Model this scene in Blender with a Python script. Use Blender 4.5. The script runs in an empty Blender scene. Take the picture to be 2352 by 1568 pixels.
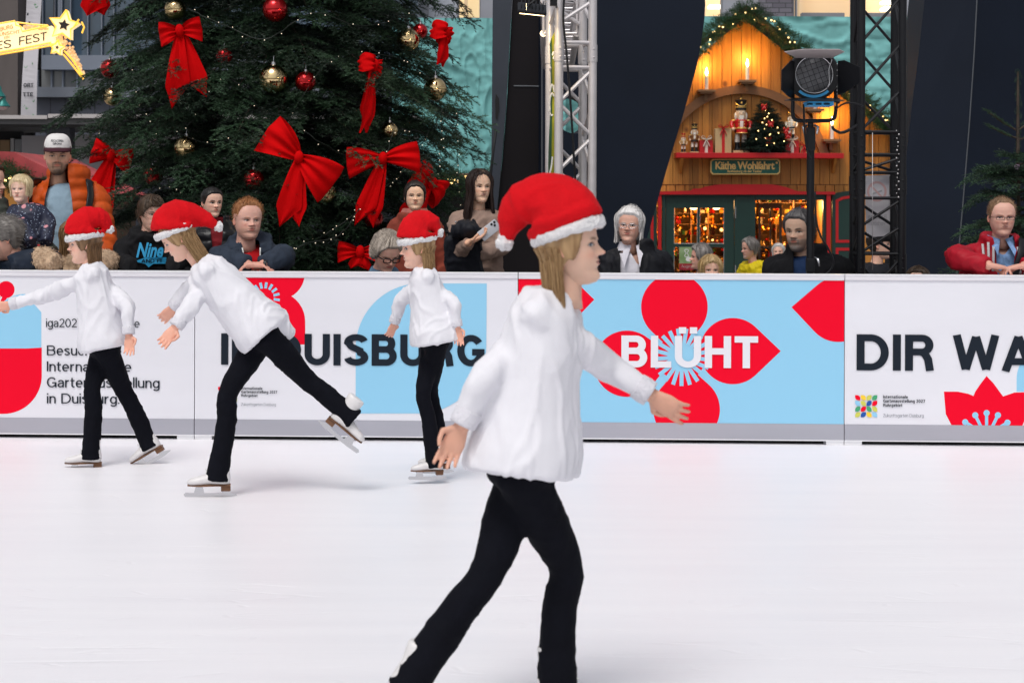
import bpy, bmesh, math, random
import numpy as np
from mathutils import Vector, Matrix, noise
R = math.radians
# ---------------------------------------------------------------- camera, sky, sun, exposure
SC = bpy.context.scene
COL = SC.collection
FPX, CU, CV, CAMH, ROLL = 4573.0, 1176.0, 470.0, 1.38, 0.0036
cam_d = bpy.data.cameras.new("camera"); cam = bpy.data.objects.new("camera", cam_d); COL.objects.link(cam)
cam_d.sensor_width = 36.0; cam_d.lens = FPX / 2352 * 36.0
cam_d.shift_y = (CV - 784.0) / 2352.0
cam_d.clip_start = 0.1; cam_d.clip_end = 400
cam.matrix_world = Matrix.Translation((0, 0, CAMH)) @ Matrix.Rotation(R(90), 4, 'X') @ Matrix.Rotation(ROLL, 4, 'Z')
cam_d.dof.use_dof = True; cam_d.dof.focus_distance = 11.9; cam_d.dof.aperture_fstop = 8.0
SC.camera = cam
W = bpy.data.worlds.new("World"); SC.world = W; W.use_nodes = True
wn = W.node_tree.nodes; wl = W.node_tree.links
sky = wn.new("ShaderNodeTexSky"); sky.sky_type = 'NISHITA'; sky.sun_disc = False
SUN_EL, SUN_AZ = R(60), R(200)          # azimuth measured from +Y clockwise: behind the camera, a little to the left
sky.sun_elevation = SUN_EL; sky.sun_rotation = SUN_AZ; sky.air_density = 1.0; sky.dust_density = 4.0; sky.ozone_density = 1.0
hs = wn.new("ShaderNodeHueSaturation"); hs.inputs['Saturation'].default_value = 0.3      # overcast: the sky is nearly grey
wl.new(sky.outputs[0], hs.inputs['Color']); wl.new(hs.outputs[0], wn['Background'].inputs[0])
wn['Background'].inputs[1].default_value = 0.15
sd = bpy.data.lights.new("sun", 'SUN'); sd.energy = 1.5; sd.angle = R(24); sd.color = (1, 0.97, 0.93)
sun = bpy.data.objects.new("sun", sd); COL.objects.link(sun)
dvec = Vector((math.sin(SUN_AZ) * math.cos(SUN_EL), math.cos(SUN_AZ) * math.cos(SUN_EL), math.sin(SUN_EL)))
sun.rotation_euler = dvec.to_track_quat('Z', 'Y').to_euler(); sun.location = dvec * 30
SC.view_settings.view_transform = 'Standard'; SC.view_settings.look = 'None'
SC.view_settings.exposure = -0.32; SC.view_settings.gamma = 1.0

# ---------------------------------------------------------------- helpers
def at(u, v, Y):
    """the point at depth Y that the photo shows at (u, v) (2352 x 1568 pixels)"""
    du, dv = u - CU, v - CV
    a = du * math.cos(ROLL) + dv * math.sin(ROLL); b = -du * math.sin(ROLL) + dv * math.cos(ROLL)
    return Vector((a / FPX * Y, Y, CAMH - b / FPX * Y))
WT = {}
def tag(o, label=None, cat=None, group=None, kind=None):
    if label: o['label'] = label
    if cat: o['category'] = cat
    if group: o['group'] = group
    if kind: o['kind'] = kind
    return o
def thing(name, loc, label, cat, group=None, rz=0):
    o = bpy.data.objects.new(name, None); COL.objects.link(o); o.location = loc; o.rotation_euler.z = rz
    o.empty_display_size = 0.1
    WT[o.name] = Vector(loc)
    return tag(o, label, cat, group)
def link(name, me, mats, parent=None, local=False, smooth=False, angle=None):
    o = bpy.data.objects.new(name, me); COL.objects.link(o)
    for m in (mats if isinstance(mats, (list, tuple)) else [mats]):
        me.materials.append(m)
    if smooth:
        me.shade_smooth()
        if angle: me.set_sharp_from_angle(angle=R(angle))
    if parent is not None:
        o.parent = parent
        if not local:
            o.matrix_parent_inverse = Matrix.Translation(-WT.get(parent.name, Vector()))
    WT[o.name] = Vector()
    return o
class MB:
    def __init__(s): s.v = []; s.f = []; s.m = []; s.n = 0
    def add(s, v, f, m=0):
        v = [tuple(p) for p in v]; s.v += v
        s.f += [tuple(i + s.n for i in q) for q in f]; s.m += [m] * len(f); s.n += len(v); return s
    def box(s, c, d, m=0, M=None, bev=0):
        bm = bmesh.new(); bmesh.ops.create_cube(bm, size=1.0)
        bmesh.ops.scale(bm, vec=d, verts=bm.verts)
        if bev: bmesh.ops.bevel(bm, geom=bm.edges[:], offset=bev, segments=2, affect='EDGES', profile=0.7)
        return s.bm(bm, Matrix.Translation(c) @ (M or Matrix()), m)
    def bx(s, x0, x1, y0, y1, z0, z1, m=0, bev=0):
        return s.box(((x0 + x1) / 2, (y0 + y1) / 2, (z0 + z1) / 2), (abs(x1 - x0), abs(y1 - y0), abs(z1 - z0)), m, None, bev)
    def bm(s, bm, M=Matrix(), m=0):
        bm.verts.index_update()
        s.add([M @ v.co for v in bm.verts], [[v.index for v in f.verts] for f in bm.faces], m); bm.free(); return s
    def sphere(s, c, r, m=0, seg=16, rings=10, sc=(1, 1, 1), M=None):
        bm = bmesh.new(); bmesh.ops.create_uvsphere(bm, u_segments=seg, v_segments=rings, radius=r)
        return s.bm(bm, Matrix.Translation(c) @ (M or Matrix()) @ Matrix.Diagonal((*sc, 1)), m)
    def tube(s, pts, r, m=0, seg=8, caps=True, up=None):
        """tube along pts; r number or list of radii, or list of (rx, ry)"""
        v, f = tube_vf(pts, r, seg, caps, up); return s.add(v, f, m)
    def lathe(s, prof, c=(0, 0, 0), m=0, seg=20, M=None):
        v = []; f = []; k = len(prof); M = Matrix.Translation(c) @ (M or Matrix())
        for i in range(seg):
            a = 2 * math.pi * i / seg
            for (r, z) in prof: v.append(M @ Vector((r * math.cos(a), r * math.sin(a), z)))
        for i in range(seg):
            j = (i + 1) % seg
            for q in range(k - 1): f.append((i * k + q, j * k + q, j * k + q + 1, i * k + q + 1))
        return s.add(v, f, m)
    def prism(s, poly, fn, t, m=0):
        """poly: 2D outline; fn(a, b, d) -> 3D point at depth d; extruded 0..t"""
        n = len(poly)
        v = [fn(a, b, 0) for a, b in poly] + [fn(a, b, t) for a, b in poly]
        f = [tuple(range(n)), tuple(range(2 * n - 1, n - 1, -1))] + [(i, i + n, (i + 1) % n + n, (i + 1) % n) for i in range(n)]
        return s.add(v, f, m)
    def build(s, name, mats, parent=None, local=False, smooth=False, angle=None, fix=True):
        me = bpy.data.meshes.new(name); me.from_pydata(s.v, [], s.f)
        me.polygons.foreach_set("material_index", s.m)
        if fix:
            bm = bmesh.new(); bm.from_mesh(me); bmesh.ops.recalc_face_normals(bm, faces=bm.faces); bm.to_mesh(me); bm.free()
        me.update()
        return link(name, me, mats, parent, local, smooth, angle)
def tube_vf(pts, r, seg=8, caps=True, up=None):
    P = [Vector(p) for p in pts]; n = len(P)
    rr = list(r) if isinstance(r, (list, tuple)) else [r] * n
    v = []; f = []
    t0 = (P[1] - P[0]).normalized()
    u = Vector(up) if up is not None else (Vector((0, 0, 1)) if abs(t0.z) < 0.9 else Vector((0, 1, 0)))
    for i in range(n):
        t = (P[min(i + 1, n - 1)] - P[max(i - 1, 0)]).normalized()
        u = (u - t * u.dot(t)).normalized(); w = t.cross(u)
        a, b = rr[i] if isinstance(rr[i], (tuple, list)) else (rr[i], rr[i])
        for k in range(seg):
            q = 2 * math.pi * k / seg
            v.append(P[i] + w * (a * math.cos(q)) + u * (b * math.sin(q)))
    for i in range(n - 1):
        for k in range(seg):
            l = (k + 1) % seg
            f.append((i * seg + k, i * seg + l, (i + 1) * seg + l, (i + 1) * seg + k))
    if caps:
        f.append(tuple(range(seg - 1, -1, -1))); f.append(tuple((n - 1) * seg + k for k in range(seg)))
    return v, f
def spline(pts, n=8):
    """Catmull-Rom through points"""
    P = [Vector(p) for p in pts]; P = [P[0] * 2 - P[1]] + P + [P[-1] * 2 - P[-2]]; out = []
    for i in range(1, len(P) - 2):
        for k in range(n):
            t = k / n
            out.append(0.5 * ((2 * P[i]) + (P[i + 1] - P[i - 1]) * t + (2 * P[i - 1] - 5 * P[i] + 4 * P[i + 1] - P[i + 2]) * t * t + (3 * P[i] - P[i - 1] - 3 * P[i + 1] + P[i + 2]) * t ** 3))
    out.append(P[-2]); return out
def copy_tree(o, parent=None):
    c = o.copy(); COL.objects.link(c)
    if parent is not None: c.parent = parent
    for ch in list(o.children): copy_tree(ch, c)
    return c
# ---------------------------------------------------------------- materials
MATS = {}
def mat(name, col, rough=0.6, metal=0.0, var=0.0, vs=8.0, bump=0.0, bs=40.0, emit=0.0, ecol=None, spec=0.5, attr=None, stretch=None, alpha=None, trans=0.0, coat=0.0, col2=None, sheen=0.0, detail=4.0):
    if name in MATS: return MATS[name]
    m = bpy.data.materials.new(name); m.use_nodes = True; N = m.node_tree.nodes; L = m.node_tree.links
    b = N['Principled BSDF']; c4 = (*col, 1)
    b.inputs['Base Color'].default_value = c4; b.inputs['Roughness'].default_value = rough; b.inputs['Metallic'].default_value = metal
    b.inputs['Specular IOR Level'].default_value = spec; b.inputs['Coat Weight'].default_value = coat
    b.inputs['Transmission Weight'].default_value = trans; b.inputs['Sheen Weight'].default_value = sheen
    tc = N.new("ShaderNodeTexCoord"); mp = N.new("ShaderNodeMapping"); L.new(tc.outputs['Object'], mp.inputs[0])
    if stretch: mp.inputs['Scale'].default_value = stretch
    src = None
    if attr:
        a = N.new("ShaderNodeAttribute"); a.attribute_name = attr; src = a.outputs['Color']
    if var or col2:
        t = N.new("ShaderNodeTexNoise"); t.inputs['Scale'].default_value = vs; t.inputs['Detail'].default_value = detail
        L.new(mp.outputs[0], t.inputs['Vector'])
        mx = N.new("ShaderNodeMix"); mx.data_type = 'RGBA'
        rp = N.new("ShaderNodeMapRange"); rp.inputs[1].default_value = 0.3; rp.inputs[2].default_value = 0.7
        L.new(t.outputs[0], rp.inputs[0]); L.new(rp.outputs[0], mx.inputs[0])
        if src is not None and not col2:
            h = N.new("ShaderNodeHueSaturation"); h.inputs['Value'].default_value = 1 - var; L.new(src, h.inputs['Color'])
            L.new(h.outputs[0], mx.inputs[6]); L.new(src, mx.inputs[7])
        else:
            mx.inputs[6].default_value = (*(col2 if col2 else [x * (1 - var) for x in col]), 1)
            mx.inputs[7].default_value = (*(col if col2 else [min(1, x * (1 + var)) for x in col]), 1)
        src = mx.outputs[2]
    if src is not None: L.new(src, b.inputs['Base Color'])
    if bump:
        t = N.new("ShaderNodeTexNoise"); t.inputs['Scale'].default_value = bs; t.inputs['Detail'].default_value = 5
        L.new(mp.outputs[0], t.inputs['Vector'])
        bp = N.new("ShaderNodeBump"); bp.inputs['Strength'].default_value = bump; bp.inputs['Distance'].default_value = 0.02
        L.new(t.outputs[0], bp.inputs['Height']); L.new(bp.outputs[0], b.inputs['Normal'])
    if emit:
        b.inputs['Emission Color'].default_value = (*(ecol or col), 1); b.inputs['Emission Strength'].default_value = emit
    MATS[name] = m; return m
# ---------------------------------------------------------------- a plain grotesk drawn with strokes
def _el(cx, cy, rx, ry, a0, a1, n=14): return [(cx + rx * math.cos(R(a0 + (a1 - a0) * i / n)), cy + ry * math.sin(R(a0 + (a1 - a0) * i / n))) for i in range(n + 1)]
def glyph(ch, w):
    """(advance width, list of centre lines) in units of the cap height; w = stroke width"""
    h = w / 2; T = 1 - h; X = 0.73; x = X - h                         # cap line centre, x-height and its centre
    c = lambda W_: _el(W_ / 2, x / 2 + h / 2, W_ / 2 - h, (x - h) / 2, 0, 360, 28)
    bowl = lambda W_, a0, a1: _el(W_ / 2, (x + h) / 2, W_ / 2 - h, (x - h) / 2, a0, a1, 24)
    if ch == ' ': return 0.27, []
    if ch == 'I': return w, [[(h, 0), (h, 1)]]
    if ch == 'L': return .56, [[(h, 1), (h, h), (.56, h)]]
    if ch == 'T': return .64, [[(0, T), (.64, T)], [(.32, T), (.32, 0)]]
    if ch == 'H': return .72, [[(h, 0), (h, 1)], [(.72 - h, 0), (.72 - h, 1)], [(h, .52), (.72 - h, .52)]]
    if ch == 'N': return .74, [[(h, 0), (h, 1)], [(.74 - h, 0), (.74 - h, 1)], [(h, 1 - h * .6), (.74 - h, h * .6)]]
    if ch in 'UÜ':
        g = [[(h, 1), (h, .36)] + _el(.36, .36, .36 - h, .36 - h, 180, 360, 18) + [(.72 - h, 1)]]
        if ch == 'Ü': g += [[(.36 - w * 1.25, 1.17), (.36 - w * .25, 1.17)], [(.36 + w * .25, 1.17), (.36 + w * 1.25, 1.17)]]
        return .72, g
    if ch == 'D': return .76, [[(h, 0), (h, 1)], [(h, T), (.34, T)] + _el(.34, .5, .42 - h, .5 - h, 90, -90, 20) + [(h, h)]]
    if ch in 'BR':
        r = (T - .52) / 2; g = [[(h, 0), (h, 1)], [(h, T), (.4, T)] + _el(.4, .52 + r, .27 - h, r, 90, -90, 14) + [(h, .52)]]
        if ch == 'B': q = (.52 - h) / 2; g.append([(.4, .52)] + _el(.42, h + q, .29 - h, q, 90, -90, 14) + [(h, h)]); return .71, g
        g.append([(.38, .52), (.47, .47), (.545, .32), (.59, 0)]); return .69, g
    if ch == 'S': return .68, [_el(.34, .74, .34 - h, .26 - h, 12, 180, 14) + _el(.34, .74, .3 - h, .235 - h * .5, 190, 250, 6) + [(.45, .475)] + _el(.34, .265, .345 - h, .265 - h, 60, -172, 18)]
    if ch == 'G': return .77, [_el(.39, .5, .39 - h, .5 - h, 38, 330, 26) + [(.77 - h, .3), (.77 - h, .45)], [(.42, .45), (.77, .45)], [(.77 - h, .45), (.77 - h, 0)]]
    if ch == 'O': return .8, [_el(.4, .5, .4 - h, .5 - h, 0, 360, 30)]
    if ch == 'A': return .76, [[(h * .8, 0), (.38, 1 - h * .4)], [(.76 - h * .8, 0), (.38, 1 - h * .4)], [(.16, .27), (.6, .27)]]
    if ch == 'W': return 1.04, [[(h * .7, 1), (.28, h * .5)], [(.28, h * .5), (.52, 1 - h * .5)], [(.52, 1 - h * .5), (.76, h * .5)], [(.76, h * .5), (1.04 - h * .7, 1)]]
    if ch == 'M': return .88, [[(h, 0), (h, 1)], [(.88 - h, 0), (.88 - h, 1)], [(h, 1 - h * .4), (.44, .1)], [(.44, .1), (.88 - h, 1 - h * .4)]]
    if ch == 'E': return .6, [[(h, 0), (h, 1)], [(h, T), (.6, T)], [(h, .52), (.55, .52)], [(h, h), (.6, h)]]
    if ch == 'F': return .58, [[(h, 0), (h, 1)], [(h, T), (.58, T)], [(h, .5), (.53, .5)]]
    if ch == 'Z': return .64, [[(0.03, T), (.6, T), (.05, h), (.64, h)]]
    if ch == 'C': return .74, [_el(.38, .5, .38 - h, .5 - h, 42, 318, 24)]
    if ch == 'o': return .56, [c(.56)]
    if ch == 'e': return .55, [[(h, (x + h) / 2), (.55 - h, (x + h) / 2)] + bowl(.55, 0, 310)]
    if ch == 'c': return .51, [bowl(.54, 45, 315)]
    if ch in 'bdgq':
        s = h if ch == 'b' else .55 - h
        if ch in 'bd': return .55, [bowl(.55, 0, 360), [(s, 0), (s, 1.04)]]
        return .55, [bowl(.55, 0, 360), [(s, X), (s, -.03)] + _el(.28, -.04, .27 - h, .19, 0, -155, 12)]
    if ch == 'a': return .52, [_el(.26, x - .2, .25 - h, .2, 165, 0, 12) + [(.5 - h, 0)], [(.5 - h, .43)] + [(.3, .41)] + _el(.23, .235 - h * .2, .23 - h, .2 - h * .6, 90, 300, 12) + [(.42, .12), (.5 - h, .24)]]
    if ch == 's': return .47, [_el(.235, .54, .235 - h, .19 - h, 18, 180, 10) + _el(.24, .54, .2 - h, .17 - h, 200, 250, 4) + [(.32, .345)] + _el(.235, .195, .24 - h, .195 - h, 55, -165, 12)]
    if ch == 'u': return .5, [[(h, X), (h, .24)] + _el(.25, .25, .25 - h, .25 - h, 180, 360, 12), [(.5 - h, X), (.5 - h, 0)]]
    if ch in 'nh': return .5, [[(h, 0), (h, X if ch == 'n' else 1.04)], [(h, .42)] + _el(.26, x - .22, .24 - h, .22, 170, 0, 12) + [(.5 - h, 0)]]
    if ch == 'r': return .34, [[(h, 0), (h, X)], [(h, .4)] + _el(.3, x - .24, .28 - h, .24, 170, 85, 8)]
    if ch == 'i': return w, [[(h, 0), (h, X)], [(h, .88), (h, .88 + w * 1.1)]]
    if ch == 'l': return w, [[(h, 0), (h, 1.04)]]
    if ch == 't': return .34, [[(.13, .93), (.13, .2)] + _el(.3, .17, .17, .17 - h, 180, 280, 8), [(0, x), (.33, x)]]
    if ch == 'f': return .34, [[(.13, 0), (.13, .8)] + _el(.3, .82, .17, .2 - h, 180, 85, 8), [(0, x), (.33, x)]]
    if ch == 'k': return .5, [[(h, 0), (h, 1.04)], [(h, .22), (.45, X)], [(.2, .4), (.47, 0)]]
    if ch == 'z': return .45, [[(0.02, x), (.42, x), (.04, h), (.45, h)]]
    if ch == '.': return w * 1.1, [[(0, h * 1.1), (w * 1.1, h * 1.1)]]
    if ch == '-': return .34, [[(0.02, .38), (.32, .38)]]
    if ch == '0': return .6, [_el(.3, .5, .3 - h, .5 - h, 0, 360, 28)]
    if ch == '2': return .56, [_el(.28, .7, .27 - h, .3 - h, 165, -35, 14) + [(.1, .1), (.04, h)], [(.02, h), (.56, h)]]
    if ch == '7': return .52, [[(0, T), (.5, T), (.2, 0)]]
    return .5, []
def ribbon_vf(pts, w):
    """flat ribbon along a 2D centre line with mitred joints -> quads"""
    P = [Vector(pts[0])]
    for p in pts[1:]:
        if (Vector(p) - P[-1]).length > 0.012: P.append(Vector(p))
    n = len(P); closed = (P[0] - P[-1]).length < 1e-4
    L_, R_ = [], []
    for i in range(n):
        a = P[i] - P[i - 1] if i else (P[0] - P[-2] if closed else P[1] - P[0]); b = P[i + 1] - P[i] if i < n - 1 else (P[1] - P[0] if closed else a)
        a = a.normalized(); b = b.normalized(); t = (a + b); t = t.normalized() if t.length > 1e-3 else a
        k = 1 / max(0.45, t.dot(a)); nrm = Vector((-t.y, t.x)) * (w / 2 * k); L_.append(P[i] + nrm); R_.append(P[i] - nrm)
    return [tuple(p) for p in L_ + R_], [(i, i + n, i + n + 1, i + 1) for i in range(n - 1)]
def stroke_text(mb, s, fn, x0, x1, zb, zt, w, m=0, gap=None, off=0.0, mirror=False):
    """lettering from x0 to x1, base line zb, cap height zt; fn(a, b, d) -> point"""
    gap = w * 0.2 + 0.058 if gap is None else gap
    W_ = sum(glyph(c, w)[0] for c in s) + gap * (len(s) - 1); x = 0; k = 0
    for c in s:
        a, G = glyph(c, w)
        for pl in G:
            v, f = ribbon_vf(pl, w); k += 1; d = off + 0.00012 * (k % 7)
            q = [(x + p[0]) / W_ for p in v]; q = [1 - t for t in q] if mirror else q
            mb.add([fn(x0 + (x1 - x0) * t, zb + (zt - zb) * p[1], d) for t, p in zip(q, v)], f, m)
        x += a + gap
# ---------------------------------------------------------------- ice, plaza
def ice_mat():
    m = mat('ice', (0.84, 0.83, 0.86), 0.5, bump=0.0, spec=0.28)
    N = m.node_tree.nodes; L = m.node_tree.links; b = N['Principled BSDF']
    tc = N.new("ShaderNodeTexCoord"); mp = N.new("ShaderNodeMapping"); mp.inputs['Scale'].default_value = (0.5, 5, 1)
    mp.inputs['Rotation'].default_value = (0, 0, 0.05)
    L.new(tc.outputs['Object'], mp.inputs[0])
    t = N.new("ShaderNodeTexNoise"); t.inputs['Scale'].default_value = 1.6; t.inputs['Detail'].default_value = 6; L.new(mp.outputs[0], t.inputs[0])
    r = N.new("ShaderNodeMapRange"); r.inputs[3].default_value = 0.3; r.inputs[4].default_value = 0.5; L.new(t.outputs[0], r.inputs[0]); L.new(r.outputs[0], b.inputs['Roughness'])
    c = N.new("ShaderNodeMix"); c.data_type = 'RGBA'; c.inputs[6].default_value = (0.84, 0.83, 0.875, 1); c.inputs[7].default_value = (0.92, 0.905, 0.935, 1)
    L.new(t.outputs[0], c.inputs[0]); L.new(c.outputs[2], b.inputs['Base Color'])
    # skate cuts: thin voronoi-edge scratches, stretched along the skating direction
    mp2 = N.new("ShaderNodeMapping"); mp2.inputs['Scale'].default_value = (0.55, 6, 1); mp2.inputs['Rotation'].default_value = (0, 0, 0.12); L.new(tc.outputs['Object'], mp2.inputs[0])
    vo = N.new("ShaderNodeTexVoronoi"); vo.feature = 'DISTANCE_TO_EDGE'; vo.inputs['Scale'].default_value = 3.0; L.new(mp2.outputs[0], vo.inputs[0])
    r2 = N.new("ShaderNodeMapRange"); r2.inputs[1].default_value = 0; r2.inputs[2].default_value = 0.03; L.new(vo.outputs[0], r2.inputs[0])
    ad = N.new("ShaderNodeMath"); ad.operation = 'MULTIPLY_ADD'; L.new(t.outputs[0], ad.inputs[0]); ad.inputs[1].default_value = 0.7; L.new(r2.outputs[0], ad.inputs[2])
    bp = N.new("ShaderNodeBump"); bp.inputs['Strength'].default_value = 0.2; bp.inputs['Distance'].default_value = 0.01; L.new(ad.outputs[0], bp.inputs['Height']); L.new(bp.outputs[0], b.inputs['Normal'])
    return m
BY, BM = 11.58, -0.041                       # the boards' plane: Y = BY + BM * X
def by(x): return BY + BM * x
mb = MB(); nx = 24
mb.add([(-14, -6, 0), (14, -6, 0), (14, by(14) + 0.12, 0), (-14, by(-14) + 0.12, 0)], [(0, 1, 2, 3)])
tag(mb.build('ice', ice_mat()), kind='structure')
def ground_z(y): 
    t = min(max((y - 13.5) / 14.0, 0), 1); return -0.012 - 0.5 * t * t * (3 - 2 * t)
mb = MB(); ys = [-60, 11.0, 12.5, 13.5] + [13.5 + i for i in range(1, 16)] + [40, 60, 150]
for i, y in enumerate(ys): mb.add([(-120, y, ground_z(y)), (120, y, ground_z(y))], [])
mb.f = [(2 * i, 2 * i + 1, 2 * i + 3, 2 * i + 2) for i in range(len(ys) - 1)]; mb.m = [0] * len(mb.f)
tag(mb.build('plaza', mat('plaza_stone', (0.22, 0.21, 0.2), 0.75, var=0.25, vs=2, bump=0.2, bs=30)), kind='structure')

# ---------------------------------------------------------------- lettering
def text_mesh(body, weight=0.0, size=1.0, shear=0.0, spacing=1.0):
    c = bpy.data.curves.new("t", 'FONT'); c.body = body; c.size = size; c.offset = weight; c.shear = shear; c.space_character = spacing
    c.extrude = 0.0; c.resolution_u = 4
    o = bpy.data.objects.new("t", c); COL.objects.link(o)
    dg = bpy.context.evaluated_depsgraph_get(); dg.update()
    me = bpy.data.meshes.new_from_object(o.evaluated_get(dg))
    v = [tuple(p.co) for p in me.vertices]; f = [tuple(p.vertices) for p in me.polygons]
    bpy.data.objects.remove(o); bpy.data.meshes.remove(me); bpy.data.curves.remove(c)
    return v, f
def put_text(mb, body, fn, x0, x1, zb, zt, weight=0.0, m=0, d=0.0, fit='box', shear=0.0, mirror=False, cap=None, spacing=1.0):
    """lettering stretched to x0..x1 wide and zb..zt from base line to cap height; fn(a, b, d) -> point"""
    v, f = text_mesh(body, weight, 1.0, shear, spacing)
    xs = [p[0] for p in v]; lo, hi = min(xs), max(xs)
    H = cap if cap else text_cap(body, weight)
    out = []
    for p in v:
        t = (p[0] - lo) / (hi - lo)
        if mirror: t = 1 - t
        out.append(fn(x0 + (x1 - x0) * t, zb + (zt - zb) * p[1] / H, d))
    mb.add(out, f, m)
def text_cap(body, weight): 
    v, _ = text_mesh('H', weight); return max(p[1] for p in v)

# ---------------------------------------------------------------- rink boards
M_white = mat('board_white', (0.76, 0.76, 0.81), 0.32, var=0.03, vs=1.2, stretch=(1, 1, 3), bump=0.05, bs=2)
M_rail = mat('rail_white', (0.74, 0.73, 0.77), 0.3, var=0.03, vs=5)
M_edge = mat('rail_edge', (0.86, 0.86, 0.88), 0.3)
M_kick = mat('kick_grey', (0.38, 0.38, 0.43), 0.42, var=0.05, vs=3, stretch=(.4, 1, 2), bump=0.05, bs=8)
M_red = mat('print_red', (0.86, 0.0, 0.022), 0.5, spec=.12); M_blue = mat('print_blue', (0.28, 0.60, 0.82), 0.38)
M_ink = mat('print_ink', (0.011, 0.017, 0.027), 0.5, spec=.15); M_pw = mat('print_white', (0.78, 0.78, 0.83), 0.35)
M_lgrn = mat('print_lime', (0.62, 0.62, 0.1), 0.4); M_yel = mat('print_yellow', (0.95, 0.62, 0.03), 0.4); M_grn = mat('print_green', (0.05, 0.36, 0.16), 0.4)
M_dblue = mat('print_dark_blue', (0.0, 0.08, 0.38), 0.4); M_inkg = mat('print_grey_ink', (0.16, 0.17, 0.2), 0.4); M_black = mat('black_gap', (0.01, 0.01, 0.012), 0.8)
PRINT = [M_red, M_blue, M_ink, M_pw, M_lgrn, M_yel, M_grn, M_dblue, M_inkg]
BT, BB = 0.985, 0.023
def on_board(u, v):
    d = at(u, v, 1.0) - Vector((0, 0, CAMH)); t = BY / (d.y - BM * d.x); p = Vector((0, 0, CAMH)) + d * t
    return p.x, p.z
def bpt(x, z, d=0.0): return Vector((x, by(x) - d, z))     # d: how far proud of the board's face
def bfn(off): return lambda a, b, d: bpt(a, b, off)
def shape(mb, poly, m, off, clip=None):
    """a printed patch traced in photo pixels, laid on the board's face; clip = (x0, x1, z0, z1) in metres"""
    P = [on_board(u, v) for u, v in poly]
    if clip:
        for axis, lim, keep in ((0, clip[0], 1), (0, clip[1], -1), (1, clip[2], 1), (1, clip[3], -1)):
            Q = []
            for i in range(len(P)):
                a, b = P[i - 1], P[i]; ia = (a[axis] - lim) * keep >= 0; ib = (b[axis] - lim) * keep >= 0
                if ia != ib:
                    t = (lim - a[axis]) / (b[axis] - a[axis]); Q.append((a[0] + (b[0] - a[0]) * t, a[1] + (b[1] - a[1]) * t))
                if ib: Q.append(b)
            P = Q
    if len(P) > 2: mb.add([bpt(x, z, off) for x, z in P], [tuple(range(len(P)))], m)
def arc(cx, cy, r, a0, a1, n=24): return [(cx + r * math.cos(R(a0 + (a1 - a0) * i / n)), cy - r * math.sin(R(a0 + (a1 - a0) * i / n))) for i in range(n + 1)]
def disc(cx, cy, r, n=40): return arc(cx, cy, r, 0, 360 - 360 / n, n - 1)
def petal(cx, cy, r, ang):
    """round petal with one pointed corner towards ang"""
    a = [(cx + r * math.cos(R(ang + t)), cy - r * math.sin(R(ang + t))) for t in range(48, 313, 6)]
    c, s = math.cos(R(ang)), math.sin(R(ang))
    tip = (cx + 1.45 * r * c, cy - 1.45 * r * s); return a + [tip]
def bar(x0, y0, x1, y1, w):
    dx, dy = x1 - x0, y1 - y0; l = math.hypot(dx, dy); nx_, ny = -dy / l * w / 2, dx / l * w / 2
    return [(x0 + nx_, y0 + ny), (x1 + nx_, y1 + ny), (x1 - nx_, y1 - ny), (x0 - nx_, y0 - ny)]
def leaf(x, y, s, k, g=0.5):
    """small logo leaf in the square (x, y, s): two opposite corners rounded"""
    q = s * 0.62
    if k: return [(x, y)] + arc(x + s - q, y + q, q, 90, 0, 6) + [(x + s, y + s)] + arc(x + q, y + s - q, q, 270, 180, 6)
    return [(x + s, y)] + arc(x + s - q, y + s - q, q, 0, -90, 6) + [(x, y + s)] + arc(x + q, y + q, q, 180, 90, 6)
def logo(mb, u, v, S, th):
    C = [[0, 5, 4, 6], [1, 4, 7, 0], [6, 0, 6, 4], [4, 7, 5, 1]]; st = S / 4.0; g = st * 0.9
    K = [[1, 1, 0, 0], [1, 1, 0, 0], [0, 0, 1, 1], [0, 0, 1, 1]]
    for r in range(4):
        for c in range(4): shape(mb, leaf(u + c * st, v + r * st, g, K[r][c]), C[r][c], 0.0035)
def line(mb, s, u0, u1, vb, vt, wt, m, off=0.0055):
    x0, z0 = on_board(u0, vb); x1, z1 = on_board(u1, vt); stroke_text(mb, s, lambda a, b, d: bpt(a, b, off + d), x0, x1, z0, z1, wt, m)
def small_caption(mb, u, v, k=1.0):
    """the organiser's lines beside the leaf logo"""
    for i, (s, w) in enumerate((('Internationale', 57), ('Gartenausstellung 2027', 96), ('Ruhrgebiet', 44))):
        line(mb, s, u, u + w * k, v + (7 + 9.6 * i) * k, v + (0.5 + 9.6 * i) * k, 0.17, 2)
    line(mb, 'Zukunftsgarten Duisburg', u, u + 93 * k, v + 50 * k, v + 43.5 * k, 0.09, 8)
seams = [-296, 447, 1189.5, 1939.5, 2700]
blab = ['white rink board reading Besuche die Internationale Gartenausstellung in Duisburg', 'white rink board with IN DUISBURG across a pale blue leaf shape',
        'pale blue rink board with BLÜHT in white over red petals', 'white rink board with DIR WA and a red tulip at its foot']
def xs(u): return on_board(u, 800)[0]
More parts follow.
